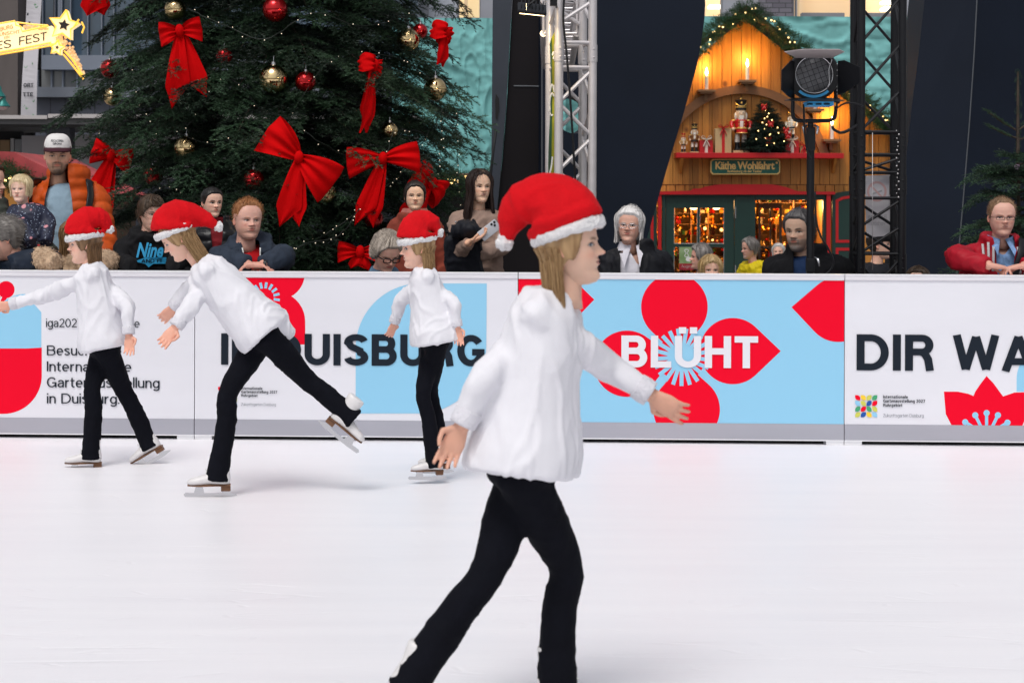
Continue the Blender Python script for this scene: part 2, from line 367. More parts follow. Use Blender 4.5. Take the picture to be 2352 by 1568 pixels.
for i in range(4):
    x0, x1 = xs(seams[i]) + 0.0022, xs(seams[i + 1]) - 0.0022
    o = thing('rink_board', (*bpt((x0 + x1) / 2, 0)[:2], 0), blab[i], 'rink board', 'boards round the ice rink')
    zr, zk = BT - 0.033, BB + 0.097
    def slab(a, b, z0, z1, y0, y1, mi=0, mb=None):
        mb.add([bpt(a, z0, y0), bpt(b, z0, y0), bpt(b, z1, y0), bpt(a, z1, y0), bpt(a, z0, y1), bpt(b, z0, y1), bpt(b, z1, y1), bpt(a, z1, y1)],
               [(0, 1, 2, 3), (5, 4, 7, 6), (4, 0, 3, 7), (1, 5, 6, 2), (3, 2, 6, 7), (4, 5, 1, 0)], mi)
    mb = MB(); slab(x0, x1, zk, zr, 0.0, -0.06, 0, mb); mb.build('panel', M_white, o)
    mb = MB(); slab(x0, x1, zr, BT - 0.007, 0.008, -0.075, 0, mb); slab(x0, x1, BT - 0.007, BT, 0.011, -0.078, 1, mb); slab(x0, x1, zr - 0.004, zr, 0.004, -0.06, 0, mb)
    mb.build('top_rail', [M_rail, M_edge], o)
    mb = MB(); slab(x0, x1, BB + 0.005, zk - 0.003, 0.005, -0.06, 0, mb); slab(x0, x1, BB, BB + 0.005, 0.009, -0.06, 1, mb); slab(x0, x1, zk - 0.003, zk, 0.003, -0.06, 0, mb); mb.build('kick_plate', [M_kick, M_edge], o)
    for e, q in ((x0, 1), (x1, -1)): mb = MB(); slab(min(e, e + q * 0.1), max(e, e + q * 0.1), 0.001, BB, -0.0, -0.3, 0, mb); mb.build('foot', M_edge, o)
    mb = MB(); slab(x0 + .11, x1 - .11, 0.0005, BB - 0.001, -0.05, -0.06, 0, mb); mb.build('gap_shade_strip', M_black, o)  # black strip: shade of the open gap under the board, put in as colour
    # posts behind the board
    for e, q in ((x0, 1), (x1, -1)): mb = MB(); slab(min(e, e + q * 0.05), max(e, e + q * 0.05), BB + .001, BT - 0.01, -0.0605, -0.1, 0, mb); mb.build('post', M_kick, o)
    g = MB(); cl = (x0, x1, zk, zr - 0.004)
    lay = [0]
    def S(p, m, off=0.001): lay[0] += 1; shape(g, p, m, 0.0004 + 0.00007 * lay[0], cl)
    if i == 0:
        S(disc(14, 665, 19.5), 0); S(bar(12, 680, -10, 730, 11), 0); S(bar(-20, 700, 20, 665, 1), 0)
        S([(-150, 800)] + arc(58, 755, 80, 130, 90, 8) + [(95, 717), (95, 812), (-150, 812)], 1)
        S([(-150, 950)] + [(-60, 800), (60, 800), (96, 798)] + [(96, 862)] + arc(8, 862, 88, 0, -90, 16), 0, 0.002)
        line(g, 'iga2027-duisburg.de', 106, 321, 751, 732.5, 0.105, 2)
        for k, (s, w) in enumerate((('Besuche die', 279), ('Internationale', 302), ('Gartenausstellung', 367), ('in Duisburg.', 275))):
            line(g, s, 108, w, 815.5 + 36.7 * k, 794 + 36.7 * k, 0.115, 2)
    elif i == 1:
        # red flower, its pale blue rays, and the big pale blue leaf
        S(petal(640, 640, 60, 160) if False else arc(640, 628, 60, -180, 0, 20), 0); S(disc(632, 738, 69), 0); S([(572, 738), (701, 738), (701, 791), (560, 791)], 0); S(petal(560, 690, 62, 180), 0)
        for k in range(16):
            a = R(k * 22.5 + 8); S(bar(607 + 22 * math.cos(a), 684 + 22 * math.sin(a), 607 + 36 * math.cos(a), 684 + 36 * math.sin(a), 6), 1, 0.002)
        S(arc(967, 800, 150, 180, 90, 20)[:1] + [(817, 949)] + [(960, 949)] + arc(960, 792, 157, -90, 0, 20) + [(1118, 651), (960, 651)] + arc(965, 799, 148, 90, 180, 20), 1)
        line(g, 'IN DUISBURG', 508, 1113, 837, 769, 0.205, 2); logo(g, 501, 888, 45, 1); small_caption(g, 554, 888, 0.86)
    elif i == 2:
        sl = MB()
        S([(1180, 600), (1950, 600), (1950, 990), (1180, 990)], 1)
        S(petal(1260, 700, 78, 0) if False else [(1180, 620), (1290, 615), (1365, 688), (1310, 745), (1240, 790), (1180, 800)], 0, 0.002)
        S(arc(1190, 820, 62, -90, 90, 20), 0, 0.002)
        for k in range(5): a = R(k * 20 - 50); S(bar(1150 + 44 * math.cos(a), 712 + 44 * math.sin(a), 1152 + 58 * math.cos(a), 712 + 58 * math.sin(a), 7), 1, 0.0028)
        S(petal(1549, 705, 76.5, -88), 0, 0.002); S(petal(1683, 806, 76, 0), 0, 0.0022); S(petal(1440, 835, 76, 8), 0, 0.002); S(petal(1577, 940, 76.5, 94), 0, 0.0018)
        S(disc(1565, 820, 55), 0, 0.0024)
        S(petal(1925, 711, 74, 177), 0, 0.002); S([(1925, 640), (1945, 636), (1945, 784), (1925, 784)], 0, 0.0022)
        S(disc(1566, 820, 33), 1, 0.0028)
        for k in range(21):
            a = R(k * 360 / 21 + 5); S(bar(1566 + 30 * math.cos(a), 820 + 30 * math.sin(a), 1566 + 66 * math.cos(a), 820 + 66 * math.sin(a), 9), 1, 0.0028)
        line(g, 'BLÜHT', 1427, 1741, 843, 772, 0.2, 3)
    else:
        line(g, 'DIR WA', 1967, 2376, 850, 770, 0.19, 2, 0.0045)
        logo(g, 1964, 907, 52, 1); small_caption(g, 2028, 907, 1.0)
        S(arc(2410, 870, 75, 180, 90, 16) + [(2600, 795), (2600, 899), (2335, 899)], 1)
        S([(2168, 899)] + [(2200, 899), (2224, 904), (2236, 909)] + [(2240, 899), (2250, 884), (2266, 863)] + [(2282, 880), (2298, 902), (2304, 910)] + [(2330, 901), (2368, 900), (2368, 930), (2345, 985), (2190, 985), (2172, 950)], 0, 0.002)
        for (px, py) in ((2217, 969), (2240, 953), (2266, 948), (2292, 953), (2314, 970)):
            S(disc(px, py, 7), 1, 0.003); S(bar(px, py, 2266 + (px - 2266) * 0.3, 990, 7), 1, 0.0032)
    g.build('print', PRINT, o, fix=False)
# ---------------------------------------------------------------- big structures behind the rink
def Q(Y): return lambda u, v, d=0.0: (lambda p: Vector((p.x, Y + d, p.z)))(at(u, v, Y))
def px_box(mb, u0, u1, v0, v1, Y, depth, m=0):
    """box whose front face fills the photo rectangle at depth Y and reaches `depth` further back"""
    a = at(u0, v1, Y); b = at(u1, v0, Y); mb.bx(a.x, b.x, Y, Y + depth, a.z, b.z, m); return mb
M_navy = mat('navy_steel', (0.007, 0.0115, 0.023), 0.55, var=0.16, vs=0.9, bump=0.03, bs=2, spec=0.18)
M_navy2 = mat('navy_steel_edge', (0.035, 0.043, 0.06), 0.55, var=0.15, vs=2, bump=0.04, bs=4)
M_brown = mat('rusty_steel', (0.0085, 0.0065, 0.0085), 0.6, var=0.2, vs=1.2, spec=.2)
M_seam = mat('seam_line', (0.10, 0.11, 0.125), 0.5)
Y0 = 20.0; q = Q(Y0)
o = thing('steel_pier', (*at(1380, 700, Y0)[:2], ground_z(Y0)), 'dark navy steel pier with a round hole, flaring upward behind the silver truss', 'pier')
def below(mb_pts): return mb_pts
# main plate with the round hole: ring of quads between the outline and the circle
out = [(1246, -60), (1618, -60), (1620, 10), (1618, 45), (1611, 95), (1601, 150), (1586, 205), (1566, 275), (1540, 360), (1512, 455), (1488, 540), (1466, 620), (1440, 700), (1300, 700), (1246, 430)]
hole = [(1320 + 42 * math.cos(R(a)), 265 - 42 * math.sin(R(a))) for a in range(0, 360, 9)]
bm = bmesh.new()
vo = [bm.verts.new(q(*p)) for p in out]; vh = [bm.verts.new(q(*p)) for p in hole]
eo = [bm.edges.new((vo[i - 1], vo[i])) for i in range(len(vo))] + [bm.edges.new((vh[i - 1], vh[i])) for i in range(len(vh))]
bmesh.ops.triangle_fill(bm, edges=eo, use_beauty=True)
ex = bmesh.ops.extrude_face_region(bm, geom=bm.faces[:]); bmesh.ops.translate(bm, verts=[g for g in ex['geom'] if isinstance(g, bmesh.types.BMVert)], vec=(-0.08, 0.32, 0))
mb = MB(); mb.bm(bm); mb.build('front_plate', M_navy, o)
mb = MB(); mb.prism([(1180, -60), (1244, -60), (1243, 430), (1296, 700), (1120, 700), (1148, 430), (1163, 250)], lambda a, b, d: q(a, b, d + 0.15), 0.5); mb.build('side_plate', M_brown, o)
mb = MB(); mb.prism([(1132, -60), (1179, -60), (1162, 250), (1147, 430), (1119, 700), (1098, 700), (1128, 420)], lambda a, b, d: q(a, b, d + 0.1), 0.5); mb.build('edge_plate', M_navy2, o)
mb = MB(); mb.prism(arc(1143, 240, 1, 0, 1, 1) and [(1139, 215), (1146, 225), (1147, 250), (1142, 275), (1138, 270), (1137, 230)], lambda a, b, d: q(a, b, d + 0.09), 0.02); mb.build('slot', M_black, o)
mb = MB(); 
for pl in ([(1245, -60), (1245, 430), (1298, 700)], [(1180, 196), (1243, 197)]):
    mb.tube([q(a, b, -0.002 if pl[0][0] == 1245 else 0.147) for a, b in pl], 0.008, seg=4)
mb.build('seam', M_seam, o)
Y1 = 19.0; q1 = Q(Y1)
o = thing('steel_pier', (*at(2240, 700, Y1)[:2], ground_z(Y1)), 'dark navy steel pier with one thin seam, behind the small fir on the right', 'pier')
L_ = [(2136, -60), (2115, 130), (2098, 260), (2085, 380), (2076, 500), (2072, 700)]; C_ = [(2247, -60), (2237, 130), (2226, 290), (2213, 450), (2200, 600), (2192, 700)]
mb = MB(); fl = L_ + C_[::-1]
mb.prism(fl, lambda a, b, d: q1(a, b, d + 0.12 * (a < 2150)), 0.8); mb.build('side_plate', M_navy, o)
mb = MB(); mb.prism(C_ + [(2560, 700), (2560, -60)], lambda a, b, d: q1(a, b, d + 0.004 + (0.5 if a > 2500 else 0)), 0.8); mb.build('front_plate', M_navy, o)
mb = MB(); mb.tube([q1(a, b, -0.004) for a, b in C_], 0.006, seg=4); mb.build('seam', M_seam, o)

# teal tarpaulin hoarding, with crumpled folds as real relief
M_teal = mat('teal_tarp', (0.21, 0.50, 0.495), 0.8, var=0.08, vs=1.5, bump=0.35, bs=7, spec=.12)
def tarp(u0, u1, v0, v1, Y, label):
    a = at(u0, v1, Y); b = at(u1, v0, Y); n, k = 200, 80
    o = thing('tarpaulin_hoarding', ((a.x + b.x) / 2, Y, ground_z(Y)), label, 'hoarding', 'teal hoardings in front of the store')
    v = []; 
    for j in range(k + 1):
        for i in range(n + 1):
            x = a.x + (b.x - a.x) * i / n; z = a.z + (b.z - a.z) * j / k
            sx, sz = (1.6, .7) if u1 < 1310 else (.55, 1.7)
            a1 = noise.noise((x * sx + noise.noise((x, z, 8)) * .8, z * sz, 3)); a2 = noise.noise((x * sx * 2.3 + z * .6, z * sz * 2.1 - x * .4, 7)); a3 = noise.noise((x * 3.1, z * 4.2, 5))
            w = .03 * a1 + .06 * max(0, 1 - 5 * abs(a1)) ** 2 + .045 * max(0, 1 - 4 * abs(a2)) ** 2 + .02 * max(0, 1 - 4 * abs(a3))
            v.append((x, Y - w, z))
    f = [(j * (n + 1) + i, j * (n + 1) + i + 1, (j + 1) * (n + 1) + i + 1, (j + 1) * (n + 1) + i) for j in range(k) for i in range(n)]
    mb = MB(); mb.add(v, f); mb.build('sheet', M_teal, o, smooth=True, fix=False)
    mb = MB(); m0 = a.z
    for i in range(6):
        x = a.x + (b.x - a.x) * (i + .5) / 6; mb.bx(x - .05, x + .05, Y + .05, Y + .15, ground_z(Y), b.z - .02)
    mb.bx(a.x, b.x, Y + .151, Y + .2, b.z - .12, b.z - .03); mb.build('frame', mat('timber_frame', (.3, .22, .13), .7, var=.2), o)
tarp(900, 1300, 43, 402, 38, 'teal tarpaulin hoarding between the big tree and the holed pier')
tarp(1290, 2150, 40, 520, 38.4, 'long teal tarpaulin hoarding above and behind the wooden gabled hut')

# store behind the hoardings: grey wall, brick strip, lit windows
M_room = mat('lit_room', (0.8, 0.62, 0.36), 0.8, emit=0.75, ecol=(1.0, 0.76, 0.42))
M_roomd = mat('lit_room_wall', (0.75, 0.55, 0.35), 0.8, emit=0.4, ecol=(0.9, 0.66, 0.38))
M_lampw = mat('ceiling_lamp', (1, 1, 1), 0.5, emit=5.0, ecol=(1, 0.93, 0.78))
M_wallg = mat('store_wall', (0.36, 0.37, 0.42), 0.7, var=0.08, vs=0.6)
M_frame = mat('window_frame', (0.3, 0.31, 0.34), 0.4)
M_glass = mat('pale_glass', (0.16, 0.19, 0.23), 0.08, spec=0.8)
def brick_mat():
    m = mat('grey_brick', (0.2, 0.19, 0.21), 0.75); N = m.node_tree.nodes; L = m.node_tree.links
    b = N.new("ShaderNodeTexBrick"); b.inputs['Scale'].default_value = 1.0; b.inputs['Brick Width'].default_value = .3; b.inputs['Row Height'].default_value = .11; b.inputs['Mortar Size'].default_value = .012
    b.inputs['Color1'].default_value = (.13, .12, .15, 1); b.inputs['Color2'].default_value = (.22, .21, .25, 1); b.inputs['Mortar'].default_value = (.07, .07, .08, 1)
    tc = N.new("ShaderNodeTexCoord"); mp = N.new("ShaderNodeMapping"); mp.inputs['Rotation'].default_value = (R(90), 0, 0); L.new(tc.outputs['Object'], mp.inputs[0]); L.new(mp.outputs[0], b.inputs[0]); L.new(b.outputs[0], N['Principled BSDF'].inputs['Base Color'])
    return m
Y2 = 46.0
o = thing('store_building', (*at(1600, 700, Y2)[:2], ground_z(Y2)), 'grey store with warmly lit upper windows above the teal hoardings', 'store')
mb = MB()
for (u0, u1) in ((900, 1052), (1104, 1235), (1660, 1744), (2076, 2400)): px_box(mb, u0, u1, -160, 45, Y2, 0.4)
px_box(mb, 1235, 1600, -160, 45, Y2, 0.4)
a = at(900, 45, Y2); b = at(2400, 45, Y2); mb.bx(a.x, b.x, Y2, Y2 + .4, ground_z(Y2) - .2, a.z - .003); mb.bx(a.x, b.x, Y2 + 5, Y2 + 5.3, ground_z(Y2), 8); mb.build('wall', M_wallg, o)
mb = MB(); px_box(mb, 1744, 1822, -160, 45, Y2 - .03, 0.4); mb.build('brick_strip', brick_mat(), o)
for (u0, u1, bars, lamps, back) in ((1052, 1104, (), (), M_room), (1600, 1660, (1604,), ((1650, 14, 1), (1652, -30, 1)), M_room), (1822, 1960, (1828,), ((1900, -30, 1),), M_roomd), (1960, 2076, (1964,), ((2050, 4, 1), (2050, 19, 1)), M_room)):
    w = MB(); 
    for e in (u0, u1 - 3): px_box(w, e, e + 3, -160, 45, Y2 + .02, .3)
    for e in bars: px_box(w, e, e + 4, -160, 45, Y2 + .04, .2)
    px_box(w, u0 + 3, u1 - 3, 41, 45, Y2 + .03, .3)
    f = w.build('window', M_frame, o)
    w = MB(); px_box(w, u0, u1, -160, 45, Y2 + 2.5, .05)
    if u1 - u0 > 100: px_box(w, u0 + 20, u1 - 20, 30, 45, Y2 + 1.2, .3, 1)
    px_box(w, u0 + 14, u0 + 22, -160, 45, Y2 + 1.9, .4, 2); r = w.build('room', [back, M_frame, M_roomd], f)
    for (lu, lv, k) in lamps:
        w = MB(); px_box(w, lu - 20, lu + 20, lv - 2.5, lv + 2.5, Y2 + 1.5, .5); w.build('lamp', M_lampw, f)
# blinds and pale wall to the left of the first lit window
mb = MB(); px_box(mb, 985, 1050, -160, 45, Y2 - .02, .05); mb.build('blind', mat('pale_blind', (.55, .58, .66), .6), o)

# ---------------- office block on the left
Y3 = 42.0
M_conc = mat('weathered_concrete', (0.135, 0.115, 0.11), 0.85, var=0.35, vs=0.9, stretch=(1, 1, .3), bump=.1, bs=10)
M_gband = mat('blue_grey_panel', (0.22, 0.25, 0.31), 0.55, var=.08, vs=.7); M_dband = mat('slate_panel', (0.075, 0.082, 0.11), 0.55, var=.1, vs=.8); M_dark = mat('dark_recess', (0.012, 0.013, 0.016), 0.7)
M_bglass = mat('blue_glass', (0.06, 0.1, 0.15), 0.06, spec=1.0, var=.4, vs=.5)
o = thing('office_block', (*at(150, 700, Y3)[:2], ground_z(Y3)), 'grey office block with concrete flank and strip windows, behind the glowing star sign', 'office block')
mb = MB(); px_box(mb, -700, 42, -200, 700, Y3, 6); mb.build('concrete_flank', M_conc, o)
mb = MB(); px_box(mb, 42, 95, -200, 700, Y3 + 1.2, 4); mb.build('recess_wall', M_dark, o)
mb = MB(); px_box(mb, 95, 960, 130, 160, Y3 + .5, 4); px_box(mb, 95, 960, -200, -80, Y3 + .5, 4); mb.build('upper_band', M_gband, o)
mb = MB(); px_box(mb, 75, 960, 203, 223, Y3 - .4, 5); mb.build('ledge', mat('ledge_grey', (.17, .19, .23), .5), o)
mb = MB(); px_box(mb, 80, 960, 223.5, 700, Y3 - .2, 5)
for k in range(9):
    u = 115 + 34 * k; px_box(mb, u, u + 1.2, 224, 300, Y3 - .205, .01, 1)
mb.build('lower_band', [M_dband, M_dark], o)
mb = MB(); px_box(mb, 95, 960, 160.5, 202.5, Y3 + .8, 3); mb.build('strip_glass', mat('grey_glass', (.23, .24, .25), .12, var=.5, vs=.35, spec=.8), o)
for u in (84, 116, 142, 175, 208, 240, 275, 310): 
    mb = MB(); px_box(mb, u, u + 4, 160.5, 202.5, Y3 + .7, .09); mb.build('mullion', M_gband, o)
mb = MB(); px_box(mb, 95, 960, -79.5, 129.5, Y3 + .8, 3); mb.build('upper_glass', M_bglass, o)
for u in (96, 124, 133, 138, 160, 200, 232, 260): 
    mb = MB(); px_box(mb, u, u + (5 if u in (133, 138) else 3), -79.5, 129.5, Y3 + .69, .1); mb.build('mullion', M_gband, o)
# banner hung down the facade
Yb = 40.8; qb = Q(Yb)
M_ban = mat('banner_cloth', (.62, .6, .64), .7, var=.08, vs=1.5); M_bgr = mat('banner_green', (.08, .34, .12), .7)
o = thing('facade_banner', at(70, 292, Yb), 'long white banner with dark letters and green sprigs, hung beside the office block', 'banner')
mb = MB(); n = 30
for j in range(n + 1):
    t = j / n; v_ = -60 + 350 * t
    mb.add([qb(62 - 14 * t, v_, .06 * math.sin(6 * t)), qb(96 - 13 * t, v_, .06 * math.sin(6 * t + .8))], [])
mb.f = [(2 * j, 2 * j + 1, 2 * j + 3, 2 * j + 2) for j in range(n)]; mb.m = [0] * n; mb.build('cloth', M_ban, o, fix=False)
mb = MB()
for s, u0, u1, vb, vt in (('ORT', 56, 79, 201, 192), ('TTE', 55, 78, 222, 213)): stroke_text(mb, s, lambda a, b, d: qb(a, b, -.08 - d), u0, u1, vb, vt, .2, 0)
for (u, v_) in ((66, 34), (70, 54)): mb.prism([(u - 2, v_ - 3), (u + 2, v_ - 3), (u + 2, v_ + 3), (u - 2, v_ + 3)], lambda a, b, d: qb(a, b, -.09 + d), .005)
mb.build('lettering', M_ink, o, fix=False)
mb = MB(); rs = random.Random(4)
for (u, v_) in ((80, 14), (84, 20), (61, 158), (76, 150), (58, 246), (62, 252), (76, 268), (78, 236), (60, 282)):
    for k in range(4):
        a = rs.uniform(20, 160); l = rs.uniform(5, 9)
        mb.add([qb(u, v_, -.085), qb(u + l * math.cos(R(a)) + 1, v_ - l * math.sin(R(a)), -.085), qb(u + l * .5 * math.cos(R(a)) + 2, v_ - l * .5 * math.sin(R(a)) + 1, -.085)], [(0, 1, 2)])
mb.build('sprig_print', M_bgr, o, fix=False)

# canopy with a light edge, posts, and pale panels under it
Yc = 33.0
o = thing('passage_canopy', (*at(150, 700, Yc)[:2], ground_z(Yc)), 'flat canopy with a pale edge over grey panels, behind the man in the orange jacket', 'canopy')
mb = MB(); px_box(mb, -600, 108, 265, 271, Yc - .9, 3); px_box(mb, 110, 960, 265, 271, Yc - .9, 3); mb.build('roof_edge', mat('canopy_edge', (.5, .47, .47), .5), o)
mb = MB(); px_box(mb, -600, 960, 271.3, 283, Yc - .85, 3); px_box(mb, -600, 960, 283.3, 290, Yc - .5, 2.5); mb.build('roof_beam', mat('canopy_beam', (.06, .06, .065), .5), o)
mb = MB(); mb.prism([(96, 290), (160, 290), (160, 352), (140, 350), (124, 338), (112, 318)], Q(Yc - .3), .4); px_box(mb, 143, 164, 350, 700, Yc - .3, .4); mb.build('post', M_dband, o)
mb = MB(); px_box(mb, -600, 48, 291, 700, Yc + 1.6, .2); mb.build('dark_bay', M_dark, o)
mb = MB(); px_box(mb, 0, 22, 322, 350, Yc + 1.5, .05); px_box(mb, 24, 32, 318, 352, Yc + 1.5, .05, 1); px_box(mb, 34, 48, 320, 350, Yc + 1.5, .05, 2); mb.build('shop_front', [mat('tan_panel', (.35, .22, .12), .6), mat('pale_panel', (.5, .5, .52), .5), M_frame], o)
mb = MB(); px_box(mb, 48.5, 120, 312, 700, Yc + 1.2, .3); px_box(mb, 160, 960, 312, 410, Yc + 1.2, .3); mb.build('panel', mat('lilac_panel', (.46, .45, .5), .55, var=.05, vs=1.2), o)
mb = MB(); px_box(mb, -600, 960, 411, 700, Yc + 1.25, .3); mb.build('plinth', M_dband, o)
# teal street lamp at the picture's left edge
Yl = 27.0; ql = Q(Yl)
M_lteal = mat('lamp_teal', (0.02, 0.2, 0.19), .35, metal=.3)
o = thing('street_lamp', (*at(-28, 700, Yl)[:2], ground_z(Yl)), 'old style teal street lamp with hooded lanterns, left of the glowing sign', 'street lamp')
c = at(-28, 700, Yl); k = Yl / FPX; top = at(-28, 190, Yl).z
mb = MB(); mb.lathe([(.09, ground_z(Yl)), (.09, .6), (.05, .7), (.05, top), (0.01, top)], (c.x, Yl, 0)); mb.build('pole', M_lteal, o, smooth=True, angle=40)
for du, v_ in ((24, 222), (34, 244), (-24, 236)):
    p = at(-28 + du, v_, Yl)
    mb = MB(); mb.lathe([(.0, .15), (.035, .14), (.05, .07), (.09, .02), (.105, 0), (.1, -.008)], p); mb.tube(spline([p + Vector((0, 0, .14)), p + Vector((-du * .002, 0, .26)), Vector((c.x, Yl, p.z + .25))], 6), .02)
    h = mb.build('hood', M_lteal, o, smooth=True, angle=50)
    mb = MB(); mb.lathe([(.0, -.06), (.05, -.05), (.08, -.015), (.08, -.007)], p); mb.build('lamp_glass', mat('opal_glass', (.55, .6, .6), .2), h, smooth=True)

# ---------------- glowing shooting-star sign
Ys = 26.0; qs = Q(Ys)
M_gold = mat('gold_tube', (1, .6, .08), .4, emit=1.1, ecol=(1, .55, .06)); M_signf = mat('lit_sign_face', (1, .85, .5), .5, emit=1.05, ecol=(1, .78, .42))
M_signe = mat('lit_sign_dim', (.8, .55, .3), .5, emit=.55, ecol=(1, .6, .28)); M_sink = mat('sign_ink', (.02, .012, .01), .5); M_sinkb = mat('sign_brown_ink', (.7, .3, .08), .5, emit=.25, ecol=(.9, .4, .1))
o = thing('shooting_star_sign', at(60, 130, Ys), 'glowing golden shooting star sign reading ES FEST over the market', 'lit sign')
def starp(cx, cy, r, k=.5, rot=10): return [(cx + (r if i % 2 == 0 else r * k) * math.sin(R(rot + 36 * i)), cy - (r if i % 2 == 0 else r * k) * math.cos(R(rot + 36 * i))) for i in range(10)]
mb = MB(); mb.prism([(-160, 76), (0, 56), (37, 50), (40, 60), (50, 62), (54, 74), (118, 60), (126, 98), (60, 110), (-160, 146)], lambda a, b, d: qs(a, b, d), .12); mb.build('panel', M_signf, o)
mb = MB(); mb.prism(starp(149, 60, 36), lambda a, b, d: qs(a, b, d - .05), .14); st = mb.build('star', M_signf, o)
mb = MB(); mb.prism(starp(149, 59, 14), lambda a, b, d: qs(a, b, d - .058), .006); mb.build('star_centre', M_sink, st)
mb = MB(); mb.prism(starp(133, 111, 18), lambda a, b, d: qs(a, b, d - .04), .12); st2 = mb.build('star', M_signf, o)
mb = MB(); mb.prism(starp(133, 110, 5), lambda a, b, d: qs(a, b, d - .046), .005); mb.build('star_centre', M_sink, st2)
mb = MB()
for pl in ([(-160, 77), (0, 56), (37, 50), (40, 60), (50, 62), (54, 74), (114, 61)], [(42, 53), (80, 58), (112, 60)], [(-160, 147), (60, 111), (120, 99)], [(-160, 154), (60, 117), (126, 105)], starp(149, 60, 36) + [starp(149, 60, 36)[0]], starp(133, 111, 18) + [starp(133, 111, 18)[0]], [(150, 118), (172, 142), (196, 181)], [(148, 126), (168, 150), (194, 183)], [(190, 52), (196, 64), (191, 78)], [(184, 46), (172, 64)]):
    mb.tube([qs(a, b, -.07) for a, b in pl], .012, seg=6)
mb.build('gold_outline', M_gold, o)
mb = MB(); rs = random.Random(2)
for i in range(150):
    t = rs.random(); 
    if i < 100: p = (140 + 52 * t + rs.uniform(-10, 12) * (1 - .6 * t), 92 + 84 * t ** 1.2 + rs.uniform(-14, 6) * (1 - t))
    else: p = (56 + 54 * t, 62 + 4 * t + rs.uniform(-4, 5) * (1 - abs(2 * t - 1)))
    mb.sphere(qs(*p, rs.uniform(-.05, .05)), .02, seg=6, rings=4)
tag(mb.build('sequin_tail', M_signe, o), kind='stuff')
mb = MB()
sk = lambda s, u0, u1, v0b, v1b, h, w, m: stroke_text(mb, s, lambda a, b, d: qs(a, v0b + (v1b - v0b) * (a - u0) / (u1 - u0) - b, -.006 - d), u0, u1, 0, h, w, m)
sk('ES', -9, 26, 115, 110, 19, .13, 0); sk('FEST', 44, 108, 105, 93, 19.5, .13, 0); sk('BURG', 1, 30, 72, 66, 9.5, .17, 1); sk('WÜNSCHT', -12, 46, 85, 77, 8, .15, 1); sk('EIN', 10, 22, 91, 88, 6.5, .15, 1)
mb.build('lettering', [M_sink, M_sinkb], o, fix=False)
mb = MB(); 
for u in (-30, 120): a = at(u, 60, Ys); mb.tube([a + Vector((0, .1, 0)), a + Vector((0, .1, 3.5))], .008, seg=5)
mb.build('hanging_wire', M_dark, o)

o = thing('cable', at(1132, 340, Y0), 'thin black cable hanging from the pier edge behind the long haired young woman', 'cable')
mb = MB(); mb.tube(spline([at(1139, 300, 19.9), at(1133, 345, 19.85), at(1127, 400, 19.85), at(1124, 460, 19.9), at(1123, 640, 19.9)], 6), .014, seg=6); mb.build('sheath', M_dark, o)
# ---------------------------------------------------------------- trusses, floodlight, stage spotlight
M_alu = mat('aluminium', (0.66, 0.63, 0.64), 0.4, metal=0.45, var=0.06, vs=12, bump=0.03, bs=20)
M_blk = mat('black_metal', (0.009, 0.0095, 0.012), 0.36, var=0.1, vs=8, spec=0.3); M_blks = mat('black_tube', (0.009, 0.0095, 0.012), 0.3, spec=.3)
def box_truss(o, p0, p1, u, w, S, rc, rb, m, pattern, collars=(), part='chord'):
    """four chords from p0 to p1, spaced S along u and w, with zig-zag braces; pattern: list of (t0, t1) brace cells"""
    P0, P1 = Vector(p0), Vector(p1); ax = P1 - P0; u = Vector(u) * S / 2; w = Vector(w) * S / 2; off = [(-1, -1), (1, -1), (1, 1), (-1, 1)]
    at_ = lambda t, k: P0 + ax * t + u * off[k][0] + w * off[k][1]
    for k in range(4):
        mb = MB(); mb.tube([at_(0, k), at_(1, k)], rc, seg=14)
        for c in collars:
            d = ax.normalized() * 0.06
            mb.tube([at_(c, k) - d, at_(c, k) - d * .9, at_(c, k) + d * .9, at_(c, k) + d], rc + .004, seg=14)
            for e in (-.5, .5): mb.sphere(at_(c, k) + d * e - w.normalized() * (rc + .004), .007, seg=8, rings=6)
        mb.build(part, m, o, smooth=True, angle=40)
    br = 0
    for fc in range(4):
        a, b = fc, (fc + 1) % 4; mb = MB()
        for (t0, t1, kind) in pattern:
            if kind == 'x': mb.tube([at_(t0, a), at_(t1, b)], rb, seg=8); mb.tube([at_(t0, b), at_(t1, a)], rb * .96, seg=8)
            elif kind == 'z': mb.tube([at_(t0, a), at_(t1, b)], rb, seg=8)
            elif kind == 's': mb.tube([at_(t0, b), at_(t1, a)], rb, seg=8)
            else: mb.tube([at_(t0, a), at_(t0, b)], rb, seg=8)
        mb.build('lattice', m, o, smooth=True, angle=40)
# silver truss tower with a second truss running back from its head
Yt = 14.0; base = at(1319, 640, Yt); zt = lambda v: at(1319, v, Yt).z
yaw = R(14); uu = Vector((math.cos(yaw), math.sin(yaw), 0)); ww = Vector((-math.sin(yaw), math.cos(yaw), 0))
cx = at(1312, 300, Yt).x; cen = Vector((cx, Yt + .12, 0))
o = thing('silver_truss_tower', (cen.x, cen.y, ground_z(Yt)), 'silver aluminium lattice truss tower in front of the holed pier', 'truss tower')
z0, z1 = ground_z(Yt), zt(-40); T = lambda v: (zt(v) - z0) / (z1 - z0)
pat = [(T(98), T(98), 'h'), (T(155), T(155), 'h'), (T(2), T(54), 's')]
vv = 160
for i in range(9): pat.append((T(vv + 76), T(vv), 'zs'[i % 2])); pat.append((T(vv + 78), T(vv + 78), 'h2')) if i == 20 else None; vv += 78
box_truss(o, (cen.x, cen.y, z0), (cen.x, cen.y, z1), uu, ww, .245, .031, .0145, M_alu, pat, (T(122),))
mb = MB(); mb.bx(cen.x - .3, cen.x + .3, cen.y - .3, cen.y + .3, z0, z0 + .012); mb.build('base_plate', M_alu, o)
